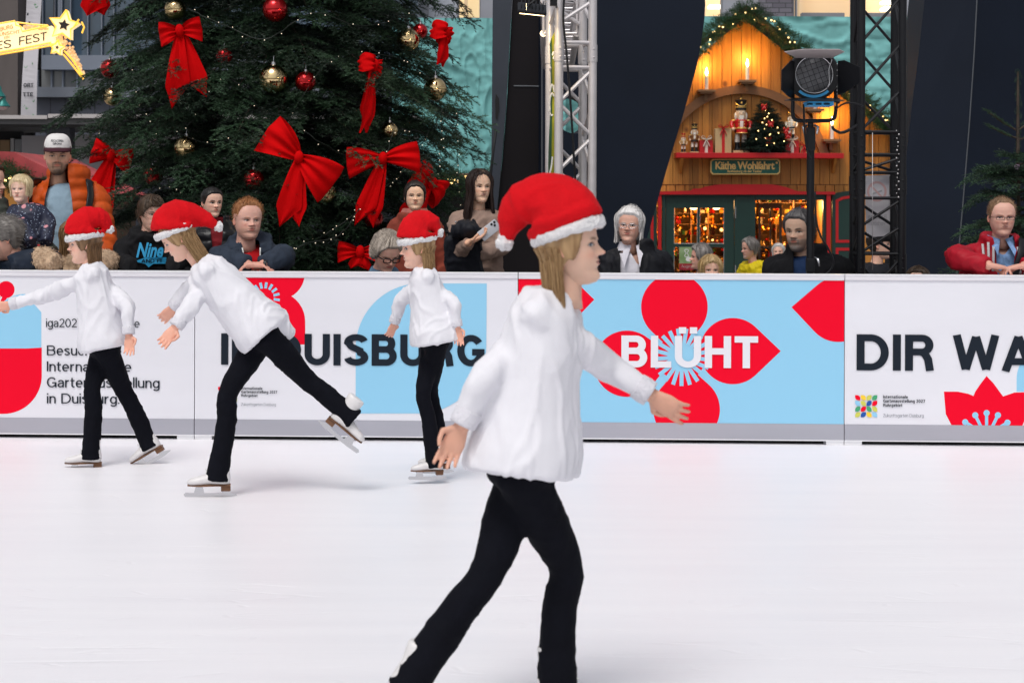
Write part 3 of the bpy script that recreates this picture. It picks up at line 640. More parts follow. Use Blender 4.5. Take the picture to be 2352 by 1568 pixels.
mb = MB(); zc = zt(30); hb = Vector((cen.x, cen.y, zc))
for v, c_ in ((155, 1), (98, 0)):
    p = Vector((cen.x, cen.y, zt(v))) - ww * .12
    mb.tube([p + uu * .01, p + uu * .035], .0125, m=0, seg=10)
    if c_: mb.tube([p - uu * .02, p + uu * .008], .0125, m=1, seg=10)
mb.build('marker_tape', [mat('blue_tape', (.0, .25, .62), .4), mat('yellow_tape', (.75, .8, .05), .4)], o)
o2 = thing('silver_truss_beam', hb + ww * .2, 'silver lattice truss beam running back from the tower head', 'truss beam')
q0 = hb + ww * .18 - uu * .03; q1_ = q0 + Vector((.06, 3.4, 0)); pat = []; n = 11
for i in range(n): pat += [(i / n, (i + 1) / n, 'z' if i % 2 else 's'), (i / n, i / n, 'h')]
box_truss(o2, q0, q1_, (1, -.08, 0), (0, 0, 1), .24, .0255, .01, M_alu, pat)
# floodlight clamped to the tower's left side
fl = at(1222, 21, Yt - .25); o = thing('floodlight', fl, 'flat black floodlight with a glowing edge clamped to the silver truss', 'floodlight')
Mf = Matrix.Rotation(R(24), 4, 'X') @ Matrix.Rotation(R(6), 4, 'Y')
mb = MB(); mb.box(fl, (.2, .17, .025), M=Mf, bev=.008)
for k in range(7): mb.box(fl + Mf @ Vector((-.075 + .025 * k, .02, .022)), (.005, .12, .03), M=Mf)
mb.build('housing', M_blk, o)
mb = MB(); mb.box(fl + Mf @ Vector((0, -.0, -.016)), (.17, .15, .006), M=Mf); mb.build('lamp', mat('flood_lamp', (1, .9, .7), .4, emit=7, ecol=(1, .72, .36)), o)
mb = MB(); mb.tube(spline([fl + Vector((-.02, .02, .03)), fl + Vector((.06, .03, .085)), fl + Vector((.15, .05, .06)), Vector((cen.x - .1, cen.y - .1, fl.z + .02))], 5), .008); mb.box(fl + Vector((.15, .05, .055)), (.05, .04, .06), bev=.006); mb.build('bracket', M_blk, o)
pl = bpy.data.lights.new('floodlight_glow', 'AREA'); pl.energy = 9; pl.size = .15; pl.color = (1, .75, .42); po = bpy.data.objects.new('floodlight_glow', pl); COL.objects.link(po)
po.matrix_world = Matrix.Translation(fl + Mf @ Vector((.02, .0, -.03))) @ Mf @ Matrix.Rotation(R(35), 4, 'Y')
# black cable down the tower
o = thing('cable', at(1300, 60, Yt - .1), 'loose black cable hanging down the silver truss tower', 'cable')
mb = MB(); mb.tube(spline([at(1296, -10, Yt - .06), at(1294, 50, Yt - .08), at(1302, 130, Yt - .08), at(1312, 260, Yt - .08), at(1318, 360, Yt - .07), at(1322, 440, Yt - .05), at(1322, 640, Yt - .05)], 8), .008, seg=6); mb.build('sheath', M_blk, o, smooth=True)
# green banner strapped to the tower's left side
M_gb = mat('banner_leaf_green', (.035, .085, .04), .5, col2=(.2, .21, .02), vs=5, stretch=(1, 1, .25)); M_wht = mat('banner_white', (.7, .7, .68), .5)
o = thing('side_banner', at(1264, 420, Yt), 'narrow green and yellow banner strapped along the silver truss tower', 'banner')
P = lambda u, v, d=0: at(u, v, Yt - .02 + d); mb = MB(); n = 40
for j in range(n + 1):
    t = j / n; v_ = 78 + 560 * t; w = 3 * math.sin(5 * t + .5); 
    mb.add([P(1262 + 3 * math.sin(9 * t), v_ + 24 * (1 - t), .2), P(1266.5 + w * .6, v_ + 8, .05 + .03 * math.sin(14 * t)), P(1277, v_ - 10 * (1 - t), .0)], [])
mb.f = [(3 * j + k, 3 * j + k + 1, 3 * j + k + 4, 3 * j + k + 3) for j in range(n) for k in range(2)]; mb.m = [k % 2 for k in range(len(mb.f))]; mb.build('cloth', [mat('banner_green_cloth', (.02, .10, .045), .5, var=.3, vs=4), mat('banner_yellow_cloth', (.34, .34, .02), .5, var=.4, vs=6)], o, smooth=True, fix=False)
mb = MB()
for pts in ([(1258, 210), (1262, 195), (1266, 200), (1268, 212), (1270, 196)], [(1256, 255), (1258, 228), (1263, 215), (1268, 222)], [(1257, 258), (1262, 266), (1267, 262)], [(1264, 128), (1267, 120), (1270, 126), (1266, 134), (1271, 138)], [(1258, 400), (1262, 380), (1264, 360)]):
    mb.tube(spline([P(u + 5, v, .02) for u, v in pts], 6), .006, seg=5)
mb.build('swirl_print', M_wht, o)
# black truss tower
Yk = 12.65; cb = at(2023, 620, Yk); yaw = R(0); uu = Vector((math.cos(yaw), math.sin(yaw), 0)); ww = Vector((-math.sin(yaw), math.cos(yaw), 0)); cen = Vector((cb.x, Yk + .12, 0))
o = thing('black_truss_tower', (cen.x, cen.y, ground_z(Yk)), 'black lattice truss tower beside the spotlight, behind the board seam', 'truss tower')
z0 = ground_z(Yk); z1 = at(0, -60, Yk).z; zk = lambda v: at(2021, v, Yk).z; T = lambda v: (zk(v) - z0) / (z1 - z0)
pat = [(T(v), T(v), k) for v, k in ((303, 'h'), (355, 'h'), (396, 'h'), (455, 'h'), (583, 'h'))]
for a, b in ((-10, 98), (98, 205), (205, 300), (362, 392), (458, 520), (520, 580), (590, 700), (700, 800)): pat.append((T(b), T(a), 'z'))
box_truss(o, (cen.x, cen.y, z0), (cen.x, cen.y, z1), uu, ww, .262, .0265, .0095, M_blks, pat, (T(325), T(425), T(605)))
mb = MB(); mb.bx(cen.x - .3, cen.x + .3, cen.y - .25, cen.y + .3, z0, z0 + .012); mb.build('base_plate', M_blks, o)
mb = MB(); mb.tube([at(2004, 305, Yk - .05), at(2004, 620, Yk - .05)], .002, seg=4)
for v in range(300, 455, 9): mb.sphere(at(2062 + 3 * math.sin(v), v, Yk - .03), .006 if v % 2 else .004, seg=8, rings=5)
mb.build('clip', M_alu, o, smooth=True)
# paper sign seen from behind through the truss
M_paper = mat('laminated_paper', (.66, .64, .68), .3, var=.04, vs=6); M_faint = mat('faint_red', (.66, .42, .42), .4); M_faintk = mat('faint_grey', (.42, .41, .44), .4)
ya = Yk + .29; P = lambda u, v, d=0: at(u, v, ya + d)
o = thing('paper_sign', at(2018, 545, ya), 'laminated no smoking sheet seen from behind, hung in the black truss', 'sign')
mb = MB(); mb.prism([(1987, 404), (2052, 401), (2054, 540), (1989, 546)], lambda a, b, d: P(a, b, d), .003); mb.build('sheet', M_paper, o)
mb = MB(); pr = lambda a, b, d: P(a, b, -.0006 - d)
v, f = ribbon_vf([(2014 + 20 * math.cos(R(t)), 440 + 21 * math.sin(R(t))) for t in range(0, 361, 10)], 5); mb.add([pr(p[0], p[1], 0) for p in v], f, 0)
v, f = ribbon_vf([(2000, 426), (2028, 455)], 4); mb.add([pr(p[0], p[1], .0003) for p in v], f, 0)
v, f = ribbon_vf([(2003, 446), (2026, 438)], 4); mb.add([pr(p[0], p[1], .0001) for p in v], f, 1)
v, f = ribbon_vf([(2004, 438), (2002, 428), (2008, 424)], 1.5); mb.add([pr(p[0], p[1], .0002) for p in v], f, 1)
stroke_text(mb, 'Rauchen', lambda a, b, d: pr(a, b, d), 1994, 2036, 503, 492, .14, 1, mirror=True)
put_text(mb, 'verboten', lambda a, b, d: pr(a, b, d), 1994, 2034, 517, 507, 0, 1, mirror=True)
mb.build('faint_print', [M_faint, M_faintk], o, fix=False)
# stage spotlight
Yp = 12.05; P = lambda u, v, d=0: at(u, v, Yp + d); k = Yp / FPX; C0 = P(1869, 172)
M_cy = mat('lamp_blue', (.04, .42, .85), .4); M_flap = mat('pale_flap', (.5, .44, .44), .45); M_or = mat('orange_lever', (.85, .3, .01), .4); M_chr = mat('bright_metal', (.6, .6, .62), .25, metal=.9)
o = thing('stage_spotlight', (C0.x, Yp, ground_z(Yp)), 'black stage spotlight with four barn doors on a stand, before the wooden hut', 'spotlight')
MY = Matrix.Rotation(R(90), 4, 'X')     # lathe axis +z -> -y
mb = MB(); mb.lathe([(0, -.3), (.1, -.3), (.13, -.26), (.15, -.1), (.157, -.02), (.157, .01), (.15, .02), (.112, .02), (.112, -.005)], C0, M=MY, seg=36)
for i in range(6): mb.box(C0 + Vector((0, .1 + .03 * i, .14)), (.13, .012, .05))
mb.build('housing', M_blk, o, smooth=True, angle=35)
mb = MB(); pr = []; Rl = .108
for i in range(19): pr += [(Rl * i / 18, .004 + .018 * (1 - (i / 18) ** 2) * .4), (Rl * (i + .93) / 18, .0055 + .018 * (1 - (i / 18) ** 2) * .4 - .005)]
mb.lathe(pr, C0, M=MY, seg=40); mb.build('fresnel_lens', mat('lens_glass', (.26, .265, .28), .25, spec=1.0, var=.3, vs=9), o, smooth=True, angle=15)
mb = MB(); ca = R(20); d1 = Vector((math.cos(ca), 0, math.sin(ca))); d2 = Vector((-math.sin(ca), 0, math.cos(ca)))
for i in range(-3, 4):
    e = .032 * i; l = math.sqrt(.109 ** 2 - e * e)
    for a, b in ((d1, d2), (d2, d1)): mb.tube([C0 + Vector((0, -.024, 0)) + a * e - b * l, C0 + Vector((0, -.024, 0)) + a * e + b * l], .0012, seg=4)
mb.build('lens_guard', M_blk, o)
mb = MB(); mb.lathe([(.111, .018), (.111, .022), (.114, .023), (.114, .018)], C0, M=MY, seg=40); mb.build('lens_ring', M_chr, o, smooth=True, angle=40)
for pl_, d in (([(1823, 142), (1812, 141), (1782, 168), (1781, 212), (1803, 225), (1821, 228)], (-.03, .05)), ([(1923, 141), (1934, 141), (1960, 160), (1960, 195), (1935, 215), (1923, 219)], (.03, .0))):
    mb = MB(); s = [P(u, v) for u, v in pl_]; c = pl_[0][0]
    pts = [p + Vector((0, -.02 - .22 * abs(u - c) / 40, 0)) for p, (u, v) in zip(s, pl_)]
    n_ = (pts[2] - pts[0]).cross(pts[-1] - pts[0]).normalized() * .003
    mb.add(pts + [p + n_ for p in pts], [tuple(range(6)), tuple(range(11, 5, -1))] + [(i, i + 6, (i + 1) % 6 + 6, (i + 1) % 6) for i in range(6)]); b = mb.build('barn_door', M_blk, o)
    mb = MB()
    for v in (148, 162, 175, 200, 208, 216): mb.sphere(P(c, v, -.024), .004, seg=8, rings=5)
    mb.build('rivet', M_chr, b)
for v0, v1, w0, w1 in ((134, 127, 40, 80), (226, 231, 40, 80)):
    a, b = P(1829, v0, -.02), P(1910, v0, -.02); t = 1 if v0 < 180 else -1.15
    mb = MB(); q_ = [Vector((a.x, a.y, a.z)), Vector((b.x, b.y, b.z)), Vector((b.x + .045, b.y - .2, a.z + t * .022)), Vector((b.x - .0, b.y - .29, a.z + t * .03)), Vector((a.x + .0, a.y - .29, a.z + t * .03)), Vector((a.x - .1, a.y - .2, a.z + t * .022))]
    e = Vector((0, 0, .003)); mb.add(q_ + [p + e for p in q_], [tuple(range(6)), tuple(range(11, 5, -1))] + [(i, i + 6, (i + 1) % 6 + 6, (i + 1) % 6) for i in range(6)]); mb.build('barn_door', M_flap if t > 0 else M_blk, o)
mb = MB(); mb.prism([(1869 + r * math.cos(R(t)), 172 + r * math.sin(R(t))) for r, ts in ((53, range(48, 133, 7)), (47, range(132, 47, -7))) for t in ts], lambda a, b, d: P(a, b, -.028 + d), .006)
mb.box(P(1880, 239.5, -.02), (.155, .2, .03), bev=.004); mb.build('blue_trim', M_cy, o)
mb = MB()
for u in (1860, 1880, 1899): mb.box(P(u, 239.5, -.122), (.034, .01, .008))
mb.build('vent', M_ink, o)
mb = MB()
for u, v, w, h in ((1818, 160, 5, 8), (1813, 181, 5, 20), (1819, 202, 9, 9), (1913, 240, 14, 8), (1903, 235, 6, 9)): mb.box(P(u, v, -.026), (w * k, .012, h * k), bev=.003)
mb.build('orange_lever', M_or, o)
mb = MB(); mb.tube(spline([P(1907, 134, -.03), P(1910, 140, -.05), P(1904, 160, -.05), P(1905, 190, -.05), P(1899, 202, -.04)], 5), .004, seg=6); mb.lathe([(.009, 0), (.012, .003), (.009, .006)], P(1876, 124), M=MY); mb.build('safety_wire', M_chr, o, smooth=True)
mb = MB(); mb.tube(spline([P(1821, 170, .1), P(1821, 240, .1), P(1821, 262, .1), P(1824, 272, .1), P(1834, 277, .1), P(1868, 278, .1), P(1904, 277, .1), P(1916, 271, .1), P(1919, 260, .1), P(1920, 235, .1), P(1919, 172, .1)], 6), .012, seg=10); mb.build('yoke', M_blks, o, smooth=True)
mb = MB(); mb.tube([P(1922, 232, .1), P(1928, 232, .1)], .018, seg=12); mb.build('yoke_knob', M_blk, o)
xs_ = P(1862, 300, .1); mb = MB(); mb.tube([Vector((xs_.x, xs_.y, ground_z(Yp) + .25)), Vector((xs_.x, xs_.y, P(0, 335).z))], .0235, seg=16); mb.tube([Vector((xs_.x, xs_.y, P(0, 340).z)), Vector((xs_.x, xs_.y, P(0, 274).z))], .018, seg=16); mb.build('pole', M_blks, o, smooth=True, angle=40)
for v0, v1, w in ((338, 284, .052), (620, 588, .05)):
    mb = MB(); mb.box((xs_.x, xs_.y, (P(0, v0).z + P(0, v1).z) / 2), (w, w, P(0, v1).z - P(0, v0).z), bev=.006); c = mb.build('clamp', M_blk, o)
    s = 1 if v1 > 500 else -1
    for sx in ((1, -1) if s < 0 else (1,)): mb = MB(); mb.tube([P(1862 + sx * 9, v1 + 4, .1), P(1862 + sx * 17, v1 + 8, .07), P(1862 + sx * (20 if s > 0 else 14), v1 + 24, .06)], [.007, .009, .006], seg=8); mb.build('lever', M_chr, c, smooth=True)
for a in (90, 210, 330):
    d = Vector((math.cos(R(a)), math.sin(R(a)) * .5, 0)); mb = MB(); b0 = Vector((xs_.x, xs_.y, .55)); mb.tube([b0, Vector((xs_.x, xs_.y, ground_z(Yp) + .015)) + d * .5], .012, seg=8); mb.build('leg', M_blks, o, smooth=True)
o = thing('power_cable', P(1873, 450), 'thin black cable looping from the spotlight yoke down its stand', 'cable')
mb = MB()
for pts in ([(1921, 250), (1940, 238), (1965, 238), (1985, 246)], [(1912, 290), (1916, 298), (1932, 305), (1952, 298), (1968, 288)], [(1846, 240), (1848, 300), (1853, 340), (1862, 366)], [(1872, 440), (1874, 500), (1884, 540), (1902, 570), (1914, 600), (1906, 622), (1880, 640)]): mb.tube(spline([P(u, v, .04) for u, v in pts], 7), .006 if pts[0][0] != 1912 else .009, seg=6)
mb.build('sheath', M_blk, o, smooth=True)
# ---------------------------------------------------------------- foliage: sprays of needles
def needle_line(rs, p0, p1, n, ln, wd, droop=0.0):
    """n needles along p0-p1 -> (n, 3, 3) triangles"""
    p0, p1 = np.array(p0, float), np.array(p1, float); t = (np.arange(n) + rs.random(n)) / n
    ax = p1 - p0; L = np.linalg.norm(ax); ax = ax / L
    a = np.cross(ax, [0, 0, 1.0]); a /= max(np.linalg.norm(a), 1e-6); b = np.cross(a, ax)
    ang = rs.random(n) * 2 * np.pi; ang = np.where(np.sin(ang) < -.3, -ang, ang)      # few needles hang below the twig
    d = a[None] * np.cos(ang)[:, None] + b[None] * np.sin(ang)[:, None] * .8 + ax[None] * (.55 + .5 * rs.random(n))[:, None]
    d /= np.linalg.norm(d, axis=1)[:, None]
    base = p0[None] + ax[None] * (t * L)[:, None]; l = ln * (.7 + .5 * rs.random(n)) * np.where(t > .9, .75, 1)
    s = np.cross(d, rs.normal(size=(n, 3))); s /= np.linalg.norm(s, axis=1)[:, None]
    w = wd / 2
    return np.stack([base - s * w, base + s * w, base + d * l[:, None]], 1)
def spray_template(seed, L=.34, ln=.025, wd=.0056, dens=270, pairs=4):
    """a flat fan of twigs along +x, with needles; returns triangles and a tip factor per triangle"""
    rs = np.random.default_rng(seed); T = []; F = []
    def seg(p0, p1):
        n = max(6, int(np.linalg.norm(np.array(p1) - np.array(p0)) * dens)); q = needle_line(rs, p0, p1, n, ln, wd); T.append(q); F.append(np.clip(q[:, 0, 0] / L, 0, 1))
    seg((0, 0, 0), (L * .5, 0, .01)); seg((L * .5, 0, .01), (L, rs.normal() * .015, -.015))
    for i in range(pairs):
        x = L * (.12 + .76 * i / pairs); l = (L - x) * .62 + .03
        for s in (1, -1):
            a = s * (.8 + .2 * rs.random()); p1 = (x + l * math.cos(a), l * math.sin(a), -.02 + .03 * rs.normal()); seg((x, 0, .005), p1)
            if l > .12:
                for e in (.45,):
                    m = (x + l * e * math.cos(a), l * e * math.sin(a), 0); l2 = l * .42
                    seg(m, (m[0] + l2 * math.cos(a * .1), m[1] + l2 * math.sin(a * .1), -.01)); seg(m, (m[0] + l2 * math.cos(a * 1.7), m[1] + l2 * math.sin(a * 1.7), -.01))
    return np.concatenate(T), np.concatenate(F)
class Foliage:
    def __init__(s): s.T = []; s.C = []
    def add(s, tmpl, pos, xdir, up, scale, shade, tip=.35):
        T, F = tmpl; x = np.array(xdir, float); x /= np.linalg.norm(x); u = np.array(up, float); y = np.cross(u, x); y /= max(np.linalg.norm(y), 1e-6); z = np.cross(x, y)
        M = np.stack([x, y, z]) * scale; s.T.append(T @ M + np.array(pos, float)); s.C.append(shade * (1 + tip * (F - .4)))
    def build(s, name, m, parent=None):
        T = np.concatenate(s.T).astype(np.float32); C = np.concatenate(s.C).astype(np.float32); n = len(T)
        me = bpy.data.meshes.new(name); me.vertices.add(n * 3); me.vertices.foreach_set('co', T.reshape(-1)); me.loops.add(n * 3); me.loops.foreach_set('vertex_index', np.arange(n * 3, dtype=np.int32))
        me.polygons.add(n); me.polygons.foreach_set('loop_start', np.arange(n, dtype=np.int32) * 3); me.update()
        at_ = me.attributes.new('tone', 'FLOAT', 'FACE'); at_.data.foreach_set('value', C)
        return link(name, me, m, parent)
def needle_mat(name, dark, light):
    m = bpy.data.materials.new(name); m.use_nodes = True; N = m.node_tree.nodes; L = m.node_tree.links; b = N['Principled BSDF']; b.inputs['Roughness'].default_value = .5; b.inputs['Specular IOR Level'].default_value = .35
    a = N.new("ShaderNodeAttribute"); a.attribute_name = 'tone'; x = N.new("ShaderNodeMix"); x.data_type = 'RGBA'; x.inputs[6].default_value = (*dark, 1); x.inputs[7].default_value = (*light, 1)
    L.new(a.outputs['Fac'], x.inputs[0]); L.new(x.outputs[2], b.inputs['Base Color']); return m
SPR = [spray_template(i) for i in range(5)]
SPRS = [spray_template(20 + i, dens=110, wd=.011, pairs=4) for i in range(3)]
def bulb_mesh(r, seg=8, rings=6):
    mb = MB(); mb.sphere((0, 0, 0), r, seg=seg, rings=rings); me = bpy.data.meshes.new('bulb'); me.from_pydata(mb.v, [], mb.f); me.shade_smooth(); return me
M_bulb = mat('warm_bulb', (1, .8, .4), .4, emit=6, ecol=(1, .66, .24)); M_bulbw = mat('white_bulb', (1, .95, .85), .3, emit=1.1, ecol=(1, .84, .6)); M_wire = mat('green_wire', (.008, .014, .01), .5)
def bulbs(parent, pts, r, m):
    me = bulb_mesh(r); me.materials.append(m); first = None
    for p in pts:
        o = bpy.data.objects.new('bulb', me); COL.objects.link(o); o.parent = parent; o.matrix_parent_inverse = Matrix.Translation(-WT.get(parent.name, Vector())); o.location = p
def garland(name, path, label, thick, nl, seed, rb=.022, m=None, nspr=None, cat='garland', group=None, scale=.55):
    """a roping of fir sprays wound round a path, with its own lights"""
    P = [Vector(p) for p in path]; o = thing(name, P[0], label, cat, group); rs = random.Random(seed)
    mb = MB(); mb.tube(P, .02, seg=6); mb.build('core_wire', M_wire, o)
    L = [0]; 
    for a, b in zip(P, P[1:]): L.append(L[-1] + (b - a).length)
    def pt(t):
        s = t * L[-1]; i = max(k for k in range(len(L) - 1) if L[k] <= s + 1e-9); q = (s - L[i]) / (L[i + 1] - L[i]); return P[i].lerp(P[i + 1], q), (P[i + 1] - P[i]).normalized()
    F = Foliage(); n = nspr or int(L[-1] * 130)
    for i in range(n):
        p, d = pt(rs.random()); e = Vector((rs.gauss(0, 1), rs.gauss(-.5, .8), rs.gauss(0, 1))); e = (e - d * e.dot(d)).normalized(); x = (d * rs.uniform(-.8, .8) + e).normalized()
        F.add(rs.choice(SPRS), p + e * thick * .1, x, rs.choice([(0, 0, 1), (0, -1, 0), (.5, -.5, .5)]), thick / .3 * rs.uniform(.7, 1.1), rs.uniform(.1, .8))
    F.build('needles', m or M_garl, o)
    pts = []
    for i in range(nl):
        p, d = pt((i + rs.random()) / nl); e = Vector((rs.uniform(-1, 1), -1, rs.uniform(-1, 1))).normalized(); pts.append(p + e * thick * rs.uniform(.3, .55))
    bulbs(o, pts, rb, M_bulb); return o
M_garl = needle_mat('garland_needles', (.012, .036, .015), (.05, .13, .045))
# ---------------------------------------------------------------- wooden hut
YH = 30.0; h = Q(YH); px = YH / FPX; hb = at(1705, 700, YH)
def wood(name, col, dark, vs=1.0):
    m = bpy.data.materials.new(name); m.use_nodes = True; N = m.node_tree.nodes; L = m.node_tree.links; b = N['Principled BSDF']; b.inputs['Roughness'].default_value = .55
    tc = N.new("ShaderNodeTexCoord"); mp = N.new("ShaderNodeMapping"); mp.inputs['Scale'].default_value = (9 * vs, 2, .8 * vs); L.new(tc.outputs['Object'], mp.inputs[0])
    sp = N.new("ShaderNodeSeparateXYZ"); L.new(tc.outputs['Object'], sp.inputs[0]); fl = N.new("ShaderNodeMath"); fl.operation = 'DIVIDE'; fl.inputs[1].default_value = .148; L.new(sp.outputs[0], fl.inputs[0]); f2 = N.new("ShaderNodeMath"); f2.operation = 'FLOOR'; L.new(fl.outputs[0], f2.inputs[0])
    wn_ = N.new("ShaderNodeTexWhiteNoise"); wn_.noise_dimensions = '1D'; L.new(f2.outputs[0], wn_.inputs['W'])
    cb_ = N.new("ShaderNodeCombineXYZ"); L.new(wn_.outputs[0], cb_.inputs[2]); mu = N.new("ShaderNodeVectorMath"); mu.operation = 'MULTIPLY_ADD'; mu.inputs[1].default_value = (7, 7, 7); L.new(cb_.outputs[0], mu.inputs[0]); L.new(mp.outputs[0], mu.inputs[2])
    t = N.new("ShaderNodeTexNoise"); t.inputs['Scale'].default_value = 1.6; t.inputs['Detail'].default_value = 6; t.inputs['Distortion'].default_value = 1.4; L.new(mu.outputs[0], t.inputs[0])
    kn = N.new("ShaderNodeTexVoronoi"); kn.inputs['Scale'].default_value = 2.6; mpk = N.new("ShaderNodeMapping"); mpk.inputs['Scale'].default_value = (1, 1, .75); L.new(tc.outputs['Object'], mpk.inputs[0]); L.new(mpk.outputs[0], kn.inputs[0])
    rk = N.new("ShaderNodeMapRange"); rk.inputs[1].default_value = .05; rk.inputs[2].default_value = .12; rk.inputs[3].default_value = 0; rk.inputs[4].default_value = 1; L.new(kn.outputs['Distance'], rk.inputs[0])
    r = N.new("ShaderNodeMapRange"); r.inputs[1].default_value = .3; r.inputs[2].default_value = .75; L.new(t.outputs[0], r.inputs[0])
    m1 = N.new("ShaderNodeMix"); m1.data_type = 'RGBA'; m1.inputs[6].default_value = (*col, 1); m1.inputs[7].default_value = (*dark, 1); L.new(r.outputs[0], m1.inputs[0])
    m2 = N.new("ShaderNodeMix"); m2.data_type = 'RGBA'; m2.inputs[6].default_value = (dark[0] * .45, dark[1] * .4, dark[2] * .4, 1); L.new(rk.outputs[0], m2.inputs[0]); L.new(m1.outputs[2], m2.inputs[7])
    hv = N.new("ShaderNodeHueSaturation"); vr = N.new("ShaderNodeMapRange"); vr.inputs[3].default_value = .75; vr.inputs[4].default_value = 1.2; L.new(wn_.outputs[0], vr.inputs[0]); L.new(vr.outputs[0], hv.inputs['Value']); L.new(m2.outputs[2], hv.inputs['Color']); L.new(hv.outputs[0], b.inputs['Base Color'])
    MATS[name] = m; return m
M_wood = wood('honey_planks', (.56, .235, .038), (.37, .135, .02)); M_arch = mat('brown_arch', (.2, .085, .03), .5, var=.25, vs=3, stretch=(.6, 1, 2)); M_shelfw = mat('brown_shelf', (.24, .12, .05), .55, var=.2, vs=6)
M_hred = mat('hut_red', (.46, .004, .008), .4, var=.06, vs=2); M_hgrn = mat('hut_green', (.0065, .032, .026), .45, var=.1, vs=3); M_gline = mat('pane_bead', (.3, .33, .33), .4)
o = thing('market_hut', (hb.x, YH, ground_z(YH)), 'wooden gabled market hut with red trim, green doors and a nutcracker shelf', 'hut')
def roof_v(u): return 44 + (abs(u - 1710)) * .80
mb = MB(); w_ = 22.5; u = 1388.0; k = 0
while u < 2120:
    a_, b_ = u + .5, u + w_ - .5; e = .006 * (k % 3)
    top = [(a_, max(roof_v(a_), 30)), (b_, max(roof_v(b_), 30))]
    if a_ < 1710 < b_: top = [(a_, roof_v(a_)), (1710, 44), (b_, roof_v(b_))]
    lo = 423.5
    if min(t[1] for t in top) < lo: mb.prism([(a_, max(lo, top[0][1])), *[(x, min(y, lo)) for x, y in top], (b_, max(lo, top[-1][1]))], lambda a, b, d: h(a, b, d - e), .05)
    u += w_; k += 1
u = 1380.0
while u < 2120:
    mb.prism([(u + .5, 460), (u + .5, 425), (u + 20.5, 425), (u + 20.5, 460)], lambda a, b, d: h(a, b, d + .012), .05); u += 21.5
mb.build('plank_gable', M_wood, o)
mb = MB(); mb.prism([(1386, 459), (1386, roof_v(1386) + 3), (1710, 48), (2114, roof_v(2114) + 3), (2114, 459)], lambda a, b, d: h(a, b, d + .066), .02); mb.build('gable_backing', M_arch, o)
mb = MB(); px_box(mb, 1388, 1498, 460.5, 700, YH + .01, .06); px_box(mb, 1905, 2100, 460.5, 700, YH + .01, .06); px_box(mb, 1388, 2110, 424, 425, YH + .02, .03, 1); mb.build('lower_wall', [M_wood, M_arch], o)
mb = MB(); a = at(1388, 0, YH); b = at(2112, 0, YH)
for x in (a.x, b.x): mb.bx(x - .03, x + .03, YH + .07, YH + 4.5, ground_z(YH), at(0, 310, YH).z)
mb.bx(a.x, b.x, YH + 4.44, YH + 4.5, ground_z(YH), at(0, 300, YH).z); mb.build('side_wall', M_wood, o)
mb = MB(); ap = at(1710, 26, YH)
for s in (-1, 1):
    e = at(1710 + s * 460, 26 + 460 * .8, YH); t = Vector((0, 0, .07)); f_ = Vector((0, -.28, 0)); bk = Vector((0, 4.8, 0))
    v = [ap + f_, e + f_, e + bk, ap + bk]; mb.add(v + [p + t for p in v], [(0, 1, 2, 3), (7, 6, 5, 4), (0, 4, 5, 1), (1, 5, 6, 2), (2, 6, 7, 3), (3, 7, 4, 0)])
mb.build('roof', mat('roof_boards', (.1, .06, .035), .7, var=.2), o)
# arch band
mb = MB(); A = [(1705 + 201 * math.cos(R(t)), 399 - 202 * math.sin(R(t))) for t in range(-2, 183, 4)]; B = [(1705 + 181 * math.cos(R(t)), 399 - 183 * math.sin(R(t))) for t in range(182, -3, -4)]
mb.prism(A + B, lambda a, b, d: h(a, min(b, 353), d - .1), .1); mb.build('arch_band', M_arch, o)
mb = MB(); a = at(1548, 364, YH); b = at(1928, 353.5, YH); mb.bx(a.x, b.x, YH - .42, YH - .001, a.z, b.z, bev=.008); mb.build('display_shelf', M_hred, o)
mb = MB()
for u in (1560, 1910): mb.prism([(0, 0), (.3, 0), (.03, -.22), (0, -.22)], lambda a, b, d: Vector((at(u, 364.2, YH).x + d, YH - .002 - a, at(u, 364.6, YH).z + b)), .04)
mb.build('shelf_bracket', M_wood, o)
# shop sign
YS = YH - .2; hs_ = Q(YS)
M_sgrn = mat('sign_green', (.012, .11, .075), .4, var=.25, vs=3); M_sgold = mat('sign_gold', (.88, .58, .2), .4)
def chamf(u0, v0, u1, v1, c): return [(u0 + c, v0), (u1 - c, v0), (u1, v0 + c), (u1, v1 - c), (u1 - c, v1), (u0 + c, v1), (u0, v1 - c), (u0, v0 + c)]
mb = MB(); mb.prism(chamf(1632, 365.5, 1792, 401, 5), lambda a, b, d: hs_(a, b, d), .05); sg = mb.build('shop_sign', M_sgold, o)
mb = MB(); mb.prism(chamf(1634.5, 368, 1789.5, 398.5, 4.5), lambda a, b, d: hs_(a, b, d - .004), .004); mb.build('sign_field', M_sgrn, sg)
mb = MB(); put_text(mb, 'Käthe Wohlfahrt', lambda a, b, d: hs_(a, b, -.0075), 1643, 1779, 388.5, 371, .03, 0, spacing=.92); put_text(mb, 'Rothenburg ob der Tauber', lambda a, b, d: hs_(a, b, -.0075), 1671, 1750, 396, 390.5, .025, 0)
mb.prism(disc(1784, 374, 2.6, 14), lambda a, b, d: hs_(a, b, -.0075 + d), .001)
for u_ in (1648, 1664, 1706): pass
mb.build('sign_lettering', M_sgold, sg, fix=False)
